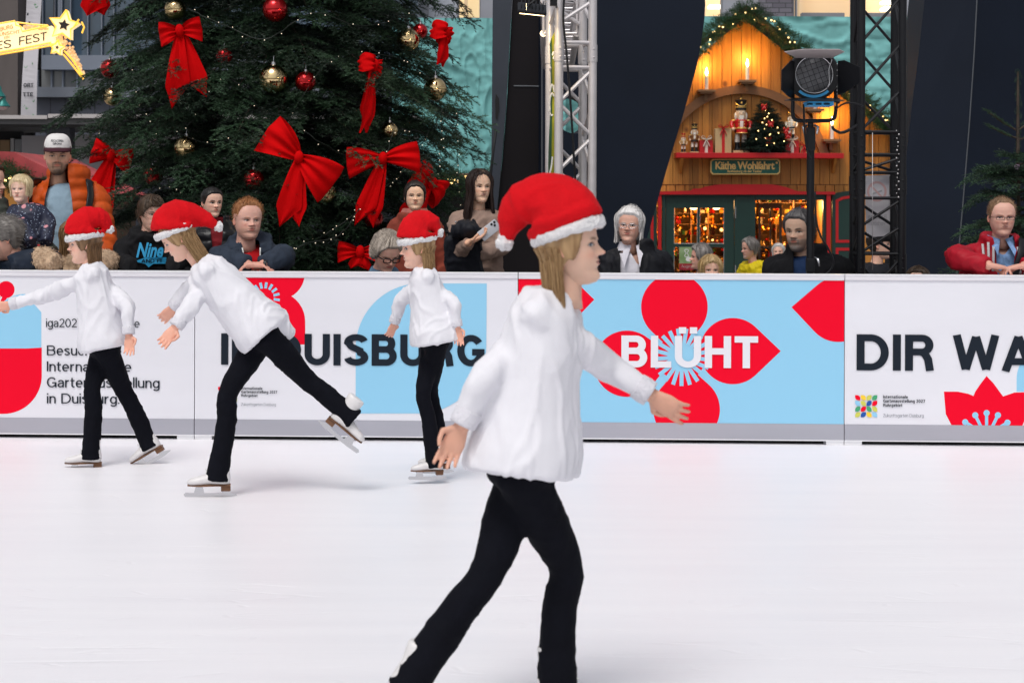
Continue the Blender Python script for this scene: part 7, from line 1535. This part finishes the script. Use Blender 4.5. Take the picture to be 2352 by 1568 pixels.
# the black jacket over her arm
cj = at(1062, 530, Yg - .3); jk = thing('folded_jacket', cj, 'black padded jacket slung over the long haired young woman\'s arm', 'jacket')
dr = [(1018, 1098, 540, .33, .03), (1020, 1104, 528, .33, .055), (1022, 1106, 545, .33, .075), (1021, 1104, 575, .31, .07), (1024, 1108, 610, .29, .07), (1030, 1116, 650, .28, .06), (1030, 1112, 690, .28, .05)]
v, f = rembesh([ring_loft([at((a + b) / 2, c, Yg - d + .03) for a, b, c, d, e in dr], [((b - a) / 2 * Yg / FPX, e) for a, b, c, d, e in dr], Vector((1, 0, .12)), 26), limb([at(1040, 535, Yg - .36), at(1072, 527, Yg - .4), at(1108, 548, Yg - .36)], [.04, .055, .035], 12)], .011, 3, .013, 13, aniso=(1, 1, .45)); mesh_obj('shell', v, f, cloth('black_padded', (.008, .009, .014), .6), jk)
mb = MB(); mb.sphere(at(1047, 510, Yg - .385), .006, seg=8, rings=6); mb.build('snap', M_chr, jk)
# white haired man
M_blj = cloth('black_jacket', (.009, .0095, .013), .6, .2, .08, 30)
p = person('white haired man with glasses, white shirt and black jacket left of the hut door', 1446, 518, 12.45, 82, yaw=4, hyaw=-12, roll=3, head=H_((.58, .33, .25), brow=(.45, .38, .33), browd=.5, smile=.6, jaw=1.04, neck=1.05), hair=dict(cols=[(.5, .48, .47), (.82, .8, .79)], thick=.07, front=.78, temple=.7, n=420, len=.24, mode='back', nape=.02, burn=.3, rough=.22, long=(.02, 1.25, 200, .03)), top=dict(name='jacket', mat=M_blj, off=.038, fold=.011, open=dict(w=[(-.2, .07), (.05, .062), (.3, .062), (1.2, .06)], cx=-.055)), sw=1.05, neck_out=(.045, .055, -.16), collar=(.07, .03, .0), arms=[None, (at(1538, 660, 12.5), at(1520, 740, 12.4))], shirt=dict(mat=cloth('white_shirt', (.66, .64, .7), .8, .03), name='shirt', t0=.0, vee=.2, **{'in': .022}))
shirt_collar(p, MATS['white_shirt'], spread=.05, drop=.2, off=.0, cx=-.05)
glasses(p, M_chr, w=.1, h=.062, rnd=2.6, thick=.008)
# people in front of the hut
p = person('blonde woman peeping over the boards before the green door', 1632, 621, 16.0, 66, hyaw=5, head=H_(FAIR, brow=(.3, .2, .1), browd=.5), hair=dict(cols=BLD, thick=.07, front=.74, temple=.6, n=420, len=.3, mode='down', nape=.1, burn=.2, long=(-.2, .75, 320, .035), part=.03), top=dict(name='coat', mat=M_trs), stand=-.6)
p = person('white haired person in a grey coat passing the green door', 1607, 591, 19.0, 55, yaw=-70, hyaw=-85, head=H_(RUDDY), hair=dict(cols=GRY, thick=.09, front=.8, n=420, len=.22, mode='back', nape=.1, burn=.35, rough=.5), top=dict(name='coat', mat=cloth('grey_coat', (.06, .07, .09))), stand=-.62)
p = person('grey haired man in a bright yellow jacket walking past the hut', 1721, 571, 22.0, 47, yaw=-55, hyaw=-72, pitch=6, head=H_(RUDDY, beard=(.4, .37, .35, .5)), hair=dict(cols=GRY, thick=.07, front=.84, n=320, len=.18, mode='back', nape=.14, burn=.4), top=dict(name='jacket', mat=cloth('yellow_jacket', (.72, .56, .01), .6, .1), off=.04, fold=.016, quilt=(.11, .012)), lean=16, sw=1.0, stand=-.5)
p = person('small white haired woman by the lit doorway, behind the yellow jacket', 1788, 579, 26.0, 37, hyaw=-14, head=H_(FAIR), hair=dict(cols=WHT, thick=.07, n=260, len=.3, mode='down', nape=.1, long=(.1, 1.0, 120, .04)), top=dict(name='coat', mat=M_blj), stand=-.52)
# dark bearded man behind the spotlight stand
p = person('grey bearded man in a black coat walking behind the spotlight stand', 1836, 530, 12.75, 95, yaw=-18, hyaw=-34, pitch=6, head=H_((.56, .36, .26), beard=(.16, .14, .13, .8), brow=(.03, .02, .016), browt=1.3, jaw=1.08, open=.7, stub=(.12, .09, .08, .6)), hair=dict(cols=[(.02, .019, .02), (.16, .15, .15)], thick=.055, front=.8, temple=.74, n=420, len=.14, mode='back', nape=.2, burn=.42), top=dict(name='coat', mat=cloth('black_wool', (.007, .0072, .009), .9), off=.035, fold=.011, open=dict(w=[(-.2, .055), (.1, .05), (.4, .035), (1.2, .02)])), sw=1.15, bulk=1.08, neck_out=(.045, .05, -.135), collar=(.06, .03, .0), shirt=dict(mat=cloth('dark_blue_sweater', (.01, .03, .09)), name='sweater', neck=-.01, **{'in': .024}), arms=[(at(1785, 640, 12.8), at(1785, 720, 12.6)), (at(1938, 640, 12.8), at(1930, 720, 12.6))])
# person in a beanie behind the black truss
p = person('person in a black beanie and dark coat behind the black truss', 2022, 562, 15.5, 66, yaw=50, hyaw=72, head=H_(FAIR), hair=dict(cols=DKB, n=0, thick=.05, front=.7, nape=.15), top=dict(name='coat', mat=cloth('dark_coat', (.012, .013, .018)), off=.04), sw=1.05)
mb = MB(); T = p['T']; mb.lathe([(.345, .62), (.37, .64), (.375, .78), (.36, .8), (.345, .95), (.27, 1.08), (.12, 1.14), (0, 1.15)], (0, 0, 0), seg=24); mb.v = [tuple(T @ Vector((x, y * 1.2 + .03, z))) for x, y, z in mb.v]; mb.build('beanie', cloth('beanie_wool', (.008, .008, .01), .95, .2, .4, 60), p['o'], smooth=True)
p = person('brown haired child whose hair just tops the boards, right of the black truss', 2108, 652, 12.3, 76, hyaw=-20, head=H_(FAIR), hair=dict(cols=BRW, thick=.06, n=320, len=.2, mode='forward', nape=.15), top=dict(name='jacket', mat=M_nvj), kid=.95, legs=True)
# man in the red jacket
M_rj = cloth('red_team_jacket', (.36, .006, .018), .55, .1, .07, 30)
p = person('man in a red jacket and thin glasses leaning on the boards at the right', 2301, 499, 12.08, 90, yaw=0, hyaw=1, pitch=3, head=H_((.60, .35, .275), jaw=1.06, wide=1.02, brow=(.30, .17, .1), browd=.45, open=.7, frown=.6, lip=(.46, .22, .18), stub=(.42, .2, .14, .22), neck=1.06, smile=-.3, mouth=.075), hair=dict(cols=[(.12, .065, .035), (.34, .21, .12)], thick=.032, front=.86, temple=.78, n=420, len=.06, mode='spike', nape=.26, burn=.42, low=(.32, .19, .12, .68), side=.3, rough=.2), top=dict(name='jacket', mat=M_rj, off=.034, fold=.012, open=dict(w=[(-.2, .07), (.06, .055), (.3, .048), (.6, .035), (1.2, .03)], cx=.01)), sw=1.12, bulk=1.1, lean=12, neck_out=(.0, .065, -.16), collar=(.055, .03, .0), shirt=dict(mat=mat('chambray', (.16, .28, .50), .8, var=.35, vs=40, bump=.15, bs=90), name='shirt', t0=.0, vee=.1, **{'in': .022}),
           arms=[(bt(2198, -14, .14), bt(2275, 4, -.01)), (bt(2425, -12, .14), bt(2350, 5, .0))], hands=[(0, Vector((1, 0, -.1)), Vector((0, 0, -1)), -1, dict(k=.9)), (1, Vector((-1, 0, -.1)), Vector((0, 0, -1)), 1, dict(k=.9))])
shirt_collar(p, MATS['chambray'], spread=.05, drop=.13)
glasses(p, mat('glasses_metal', (.05, .04, .045), .3, metal=.6), w=.105, h=.042, rnd=4, thick=.0065, z=.495)
mb = MB()
for x, t0, t1 in ((-.125, .0, .30), (-.098, -.02, .30), (-.072, .03, .30), (.085, .03, .33), (.113, -.0, .33), (.14, .0, .31)):
    mb.tube(spline([on_chest(p, x * .93, t0, .045), on_chest(p, x, (t0 + t1) / 2, .04), on_chest(p, x * 1.04, t1, .04)], 5), [(.0085, .002)] * 11, seg=6, up=(0, -1, 0))
mb.build('collar_stripe', mat('grey_stripe', (.45, .42, .43), .6), p['o'], smooth=True)
mb = MB(); mb.tube(spline([on_chest(p, .12, -.06, .05), on_chest(p, .09, .12, .05), on_chest(p, .03, .45, .05), on_chest(p, -.01, .72, .055)], 6), [(.024, .004)] * 19, seg=8, up=(0, -1, 0)); mb.build('bag_strap', M_blk, p['o'], smooth=True)
cx_, ct = -.125, .56; mb = MB()
def dsk(r, m, d, n=28): mb.add([on_chest(p, cx_ + r * math.cos(2 * math.pi * i / n), ct - r / .55 * math.sin(2 * math.pi * i / n), d) for i in range(n)], [tuple(range(n))], m)
dsk(.042, 0, .041); dsk(.039, 1, .0418); dsk(.030, 0, .0424); dsk(.028, 1, .043)
for e in (-.011, .011):
    for t in (-.03, .0): mb.add([on_chest(p, cx_ + e + a, ct + t + b, .0436) for a, b in ((-.006, .018), (-.0045, -.01), (0, -.026), (.0045, -.01), (.006, .018))], [(0, 1, 2, 3, 4)], 0)
mb.build('crest', [mat('crest_silver', (.4, .38, .42), .5), mat('crest_navy', (.012, .018, .05), .6)], p['o'], fix=False)
mb = MB(); mb.add([on_chest(p, a, b, .042) for a, b in ((-.165, .35), (-.1, .385), (-.1, .435), (-.165, .4))], [(0, 1, 2, 3)], 0); mb.add([on_chest(p, a, b, .0425) for a, b in ((-.142, .385), (-.13, .39), (-.118, .408), (-.133, .402))], [(0, 1, 2, 3)], 1); mb.build('chest_tab', [mat('tab_grey', (.45, .44, .45), .5), M_ink], p['o'], fix=False)
# ---------------------------------------------------------------- skaters
M_shirt = cloth('white_tunic', (.76, .755, .80), .8, .02, .1, 25); M_cuff = cloth('white_rib', (.7, .69, .74), .85, .04, .5, 70); M_leg = cloth('black_leggings', (.0035, .004, .0075), .85, .15, .1, 60, spec=.12); M_boot = mat('white_boot', (.72, .70, .70), .4, var=.05, vs=20); M_blade = mat('steel_blade', (.6, .6, .62), .2, metal=1.0); M_felt = cloth('hat_red', (.60, .003, .008), .9, .08, .2, 60); M_plush = mat('hat_plush', (.80, .79, .80), .95, var=.05, vs=30, bump=.7, bs=110); M_sole = mat('boot_heel', (.16, .07, .03), .5)
def skate(o, ank, dr, s=1.0, up=Vector((0, 0, 1)), toe_up=0):
    """white figure skate: boot, sole and blade; ank = ankle joint, dr = toe direction"""
    d = Vector(dr).normalized(); u = (up - d * up.dot(d)).normalized(); P = lambda a, b, c=0: ank + d * (a * s) + u * (b * s) + d.cross(u) * (c * s); w = d.cross(u)
    a = ring_loft([P(-.012, .10), P(-.01, .03), P(-.012, -.03), P(-.008, -.062)], [(.045 * s, .05 * s), (.04 * s, .046 * s), (.04 * s, .055 * s), (.038 * s, .055 * s)], w, 18)
    b = ring_loft([P(-.055, -.045), P(-.02, -.04), P(.05, -.038), P(.1, -.047), P(.14, -.052), P(.16, -.058)], [(.03 * s, .022 * s), (.038 * s, .03 * s), (.037 * s, .03 * s), (.04 * s, .024 * s), (.034 * s, .018 * s), (.015 * s, .01 * s)], w, 16)
    v, f = rembesh([a, b], .008 * s, 3); bt_ = mesh_obj('skate_boot', v, f, M_boot, o)
    mb = MB(); v, f = ring_loft([P(-.065, -.072), P(.0, -.07), P(.1, -.072), P(.158, -.07)], [(.034 * s, .007 * s), (.036 * s, .007 * s), (.037 * s, .006 * s), (.015 * s, .005 * s)], w, 14); mb.add(v, f); mb.box(P(-.04, -.088), (.05 * s, .05 * s, .028 * s), M=Matrix((d, w, u)).transposed().to_4x4(), bev=.004); mb.build('sole', M_sole, bt_, smooth=True, angle=40)
    mb = MB(); q = [(-.1, -.125), (-.09, -.118), (-.06, -.108), (-.055, -.1), (-.025, -.1), (-.02, -.112), (.07, -.112), (.08, -.078), (.115, -.078), (.125, -.11), (.168, -.108), (.178, -.118), (.17, -.13), (.1, -.134), (-.05, -.134)]
    mb.prism(q, lambda a, b, t: P(a, b, (t - .5) * .004), 1.0); mb.build('blade', M_blade, bt_)
    mb = MB()
    for k in range(2): z = -.02 + .02 * k; x = .048 - .0 * k; mb.tube([P(x if k > 1 else .06, z, -.018), P(x + .004 if k > 1 else .064, z + .012, .018)], .0022, seg=5)
    mb.build('lace', M_wht, bt_)
def santa_hat(o, T, tilt=0, path=None, label=None, pr=.115):
    """plush band round the head and a red bag; path in head units"""
    Mt = Matrix.Translation((0, .03, .70)) @ Matrix.Rotation(R(tilt), 4, 'X'); rs = random.Random(3); W_ = lambda p: T @ (Mt @ Vector(p))
    ring = [W_((.37 * math.sin(a), -.445 * math.cos(a), 0)) for a in np.linspace(0, 2 * math.pi, 81)]; H = (T @ Vector((0, 0, 1)) - T @ Vector((0, 0, 0))).length; upv = (W_((0, 0, 1)) - W_((0, 0, 0))).normalized()
    mb = MB(); mb.tube(ring, [(.058 * H, .088 * H)] * 81, seg=16, caps=False, up=upv)
    mb.v = [tuple(Vector(p) + Vector([noise.noise(Vector(p) * 60 / 1 + Vector((k * 9, 0, 0))) for k in range(3)]) * .006) for p in mb.v]
    P = path or [(0, 0, .05), (0, .03, .3), (0, .18, .48), (0, .42, .46), (0, .6, .2)]; C = spline([W_(p) for p in P], 6); n = len(C); t = np.linspace(0, 1, n); rx = .42 * (1 - t) ** .7 * (1 - .1 * np.exp(-(t / .08) ** 2)) + .06; v, f = ring_loft(C, [(r * H, r * H * (1.17 - .17 * q)) for r, q in zip(rx, t)], (T @ Vector((1, 0, 0)) - T @ Vector((0, 0, 0))).normalized(), 26, power=1)
    co, fa = rembesh([(v, f)], .008 * max(1, H / .21), 4, .008, 9, seed=5); hat = mesh_obj('santa_hat', co, fa, M_felt, o)
    mb.build('hat_band', M_plush, hat, smooth=True); mb = MB(); e = C[-1]; mb.sphere(e, pr * H, seg=40, rings=28); mb.v = [tuple(Vector(p) + (Vector(p) - e).normalized() * noise.noise(Vector(p) * 70) * .008) for p in mb.v]; mb.build('pompom', M_plush, hat, smooth=True)
def skater(label, Y, head_, skin, hyaw, pitch, roll, hairc, neck, pelvis, arms, legs, hat, flare=(.05, 0), body_yaw=None, hand_k=.82, sc=1.0):
    """joints are given as (u, v, dy): photo position and offset in depth from Y"""
    u, v, hpx = head_; P = lambda a: at(a[0], a[1], Y + (a[2] if len(a) > 2 else 0)); H = hpx * Y / FPX; hc = P((u, v)); rs = random.Random(int(u)); up = Vector((0, 0, 1))
    o = thing('person', (hc.x, Y, .012), label, 'skater', 'skaters in red and white hats'); T = Matrix.Translation(hc) @ Matrix.Rotation(R(hyaw), 4, 'Z') @ Matrix.Rotation(R(roll), 4, 'Y') @ Matrix.Rotation(R(pitch), 4, 'X') @ Matrix.Diagonal((H, H, H, 1)) @ Matrix.Translation((0, 0, -.5))
    hd = dict(skin=skin, brow=(.16, .09, .045), jaw=.95, iris=(.06, .12, .2), lash=1.3, lip=(.5, .2, .18)); V, F, C = head_mesh(hd); V = [T @ Vector(p) for p in V]; NB = P(neck); PV = P(pelvis); ln = (PV - NB); L = ln.length; ln.normalize(); by_ = R(hyaw if body_yaw is None else body_yaw); rt = Vector((math.cos(by_), math.sin(by_), 0)); fw = Vector((math.sin(by_), -math.cos(by_), 0)); s = L / .47; tor = lambda t: NB + ln * (L * t)
    def torso(off, fl=0): return ring_loft([tor(t) for t in (.0, .02, .07, .14, .3, .5, .75, 1.0, 1.12)] , [((w + off + fl * max(0, t - .4)) * s, (d + off + fl * max(0, t - .4)) * s) for t, w, d in ((.0, .045, .045), (.02, .052, .05), (.07, .09, .064), (.14, .122, .08), (.3, .132, .095), (.5, .135, .098), (.75, .135, .1), (1.0, .145, .108), (1.12, .14, .1))], rt, 28)
    SH = [tor(.155) + rt * (e * .122 * s) for e in (-1, 1)]; hv = []
    A = [(P(a[0]), P(a[1])) for a in arms]
    for k in (0, 1):
        el, wr = A[k]; d = (wr - el).normalized(); n_ = fw if abs(d.dot(fw)) < .8 else Vector((0, 0, -1)); hv += hand_parts(wr, d, (rt * (1 if k == 0 else -1) + fw * .3), 1 if k == 0 else -1, hand_k * s, curl=(.25, .3, .35, .4)); hv.append(tube_vf([el.lerp(wr, .7), wr + d * .005], [.028 * s, .022 * s], 12))
    hvv, hf = rembesh(hv, .0034, 2); bv, bf = torso(-.02); n0 = len(V); allv = list(V) + [Vector(p) for p in hvv] + list(bv); allf = list(F) + [tuple(i + n0 for i in q) for q in hf] + [tuple(i + n0 + len(hvv) for i in q) for q in bf]; mesh_obj('body', allv, allf, M_skin, o, np.concatenate([C, np.ones((len(hvv) + len(bv), 3)) * np.minimum(np.array(skin) * 1.15, .88) * np.array([1, .84, .8])]))
    build_hair(dict(cols=hairc, thick=.035, front=.8, n=0, nape=.08, burn=.3, rough=.08, long=(hat.get('hl', -.3), 1.75, 2600, .0055), ztop=(.3, .52), wave=.012), T, H, o, rs)
    santa_hat(o, T, hat.get('tilt', 0), hat.get('path'))
    ex = [torso(.018, flare[0])]
    if flare[1]: q = tor(1.1); ex.append(limb([tor(.8), tor(1.02) - fw * .1 * s, tor(1.08) - fw * flare[1] * s], [.11 * s, .085 * s, .02 * s], 12))
    for k in (0, 1): el, wr = A[k]; ex.append(limb([tor(.05) + rt * ((-1, 1)[k] * .045 * s), tor(.09) + (SH[k] - tor(.155)) * .72, SH[k], SH[k].lerp(el, .5), el, el.lerp(wr, .5), wr.lerp(el, .03)], [.034 * s, .041 * s, .046 * s, .046 * s, .047 * s, .042 * s, .034 * s]))
    cf = [w_ for w_ in A]
    co, fa = rembesh(ex, .0085 * max(.8, s), 9, .012 * s, 8 / s, seed=u, aniso=(1, 1, .6)); mesh_obj('tunic', co, fa, M_shirt, o)
    mb = MB()
    for el, wr in A: d = (wr - el).normalized(); mb.add(*limb([wr - d * .055 * s, wr - d * .03 * s, wr - d * .006 * s], [.039 * s, .041 * s, .039 * s], 16, 3))
    mb.build('cuff', M_cuff, o, smooth=True)
    lp = [ring_loft([tor(.85), tor(1.0), tor(1.15), tor(1.22)], [(.125 * s, .095 * s), (.135 * s, .1 * s), (.12 * s, .1 * s), (.09 * s, .08 * s)], rt, 22)]
    for k, lg in enumerate(legs):
        kn, an = P(lg['knee']), P(lg['ankle']); hp_ = tor(1.08) + rt * ((-1, 1)[k] * .07 * s); lp.append(limb([hp_, hp_.lerp(kn, .5) , kn, kn.lerp(an, .4) - fw * .01 * s, an, an + (an - kn).normalized() * .05 * s], [.078 * s, .07 * s, .052 * s, .053 * s, .057 * s, .068 * s], 14, 5)); td = lg.get('toe'); td = Vector(td) if td else fw; skate(o, an, td, s * 1.0, up=lg.get('up', Vector((0, 0, 1))))
    co, fa = rembesh(lp, .0105 * max(.8, s), 3, .005 * s, 10 / s, seed=u + 1); mesh_obj('leggings', co, fa, M_leg, o)
BH = [(.22, .12, .05), (.55, .36, .18)]
skater('nearest skater, a girl striding to the right with one leg pushed back', 5.35, (1312, 566, 178), (.62, .40, .30), 78, -4, 0, BH, (1258, 668), (1205, 1035), [((1112, 862, -.12), (1062, 985, -.1)), ((1395, 835, .14), (1500, 905, .16))][::-1] if False else [((1392, 838, .13), (1498, 908, .12)), ((1118, 858, -.12), (1060, 980, -.12))], [dict(knee=(1300, 1300, .06), ankle=(1280, 1560, .08)), dict(knee=(1116, 1318, -.04), ankle=(952, 1555, -.02), toe=(1, 0, -.45), up=Vector((.5, 0, 1)))], dict(tilt=-14, path=[(0, 0, .05), (0, .04, .32), (0, .26, .5), (0, .58, .44), (0, .84, .12)]), flare=(.06, 0))
skater('skater at the far left with an arm stretched forward, gliding left', 10.48, (193, 560, 89), FAIR, -80, 6, 0, [(.1, .055, .025), (.35, .2, .1)], (207, 606), (238, 778), [((292, 702, -.1), (296, 770, -.12)), ((112, 676, .1), (22, 699, .12))][::1], [dict(knee=(286, 900, .06), ankle=(338, 1012, .08), toe=(-.85, 0, -.5), up=Vector((-.5, 0, 1))), dict(knee=(212, 890, -.04), ankle=(209, 1036, -.05))][::-1], dict(tilt=4, path=[(0, 0, .05), (0, .05, .27), (0, .24, .4), (0, .5, .33), (0, .66, .06)]), flare=(.05, .1))
skater('skater bent low with her back leg stretched out to the right', 9.45, (408, 548, 97), FAIR, -82, 34, 0, BH, (458, 600), (596, 752), [((446, 692, -.1), (402, 752, -.14)), ((432, 668, .1), (398, 706, .14))], [dict(knee=(524, 902, -.05), ankle=(501, 1082, -.06)), dict(knee=(705, 872, .05), ankle=(797, 950, .06), toe=(.62, 0, -.5), up=Vector((.6, 0, .6)))], dict(tilt=-12, path=[(0, 0, .05), (0, .08, .24), (0, .34, .28), (0, .7, .06), (0, 1.0, -.3)]), flare=(.05, .16))
skater('skater upright with feet together, left of the pale blue leaf', 9.9, (957, 569, 93), FAIR, -78, 6, 0, BH, (972, 614), (998, 768), [((1042, 696, -.1), (1050, 752, -.1)), ((922, 690, .08), (905, 742, .12))], [dict(knee=(972, 905, -.05), ankle=(996, 1056, -.05)), dict(knee=(988, 900, .07), ankle=(1012, 1042, .1))], dict(tilt=4, path=[(0, 0, .05), (0, .04, .26), (0, .2, .38), (0, .42, .34), (0, .58, .08)]), flare=(.09, .12))
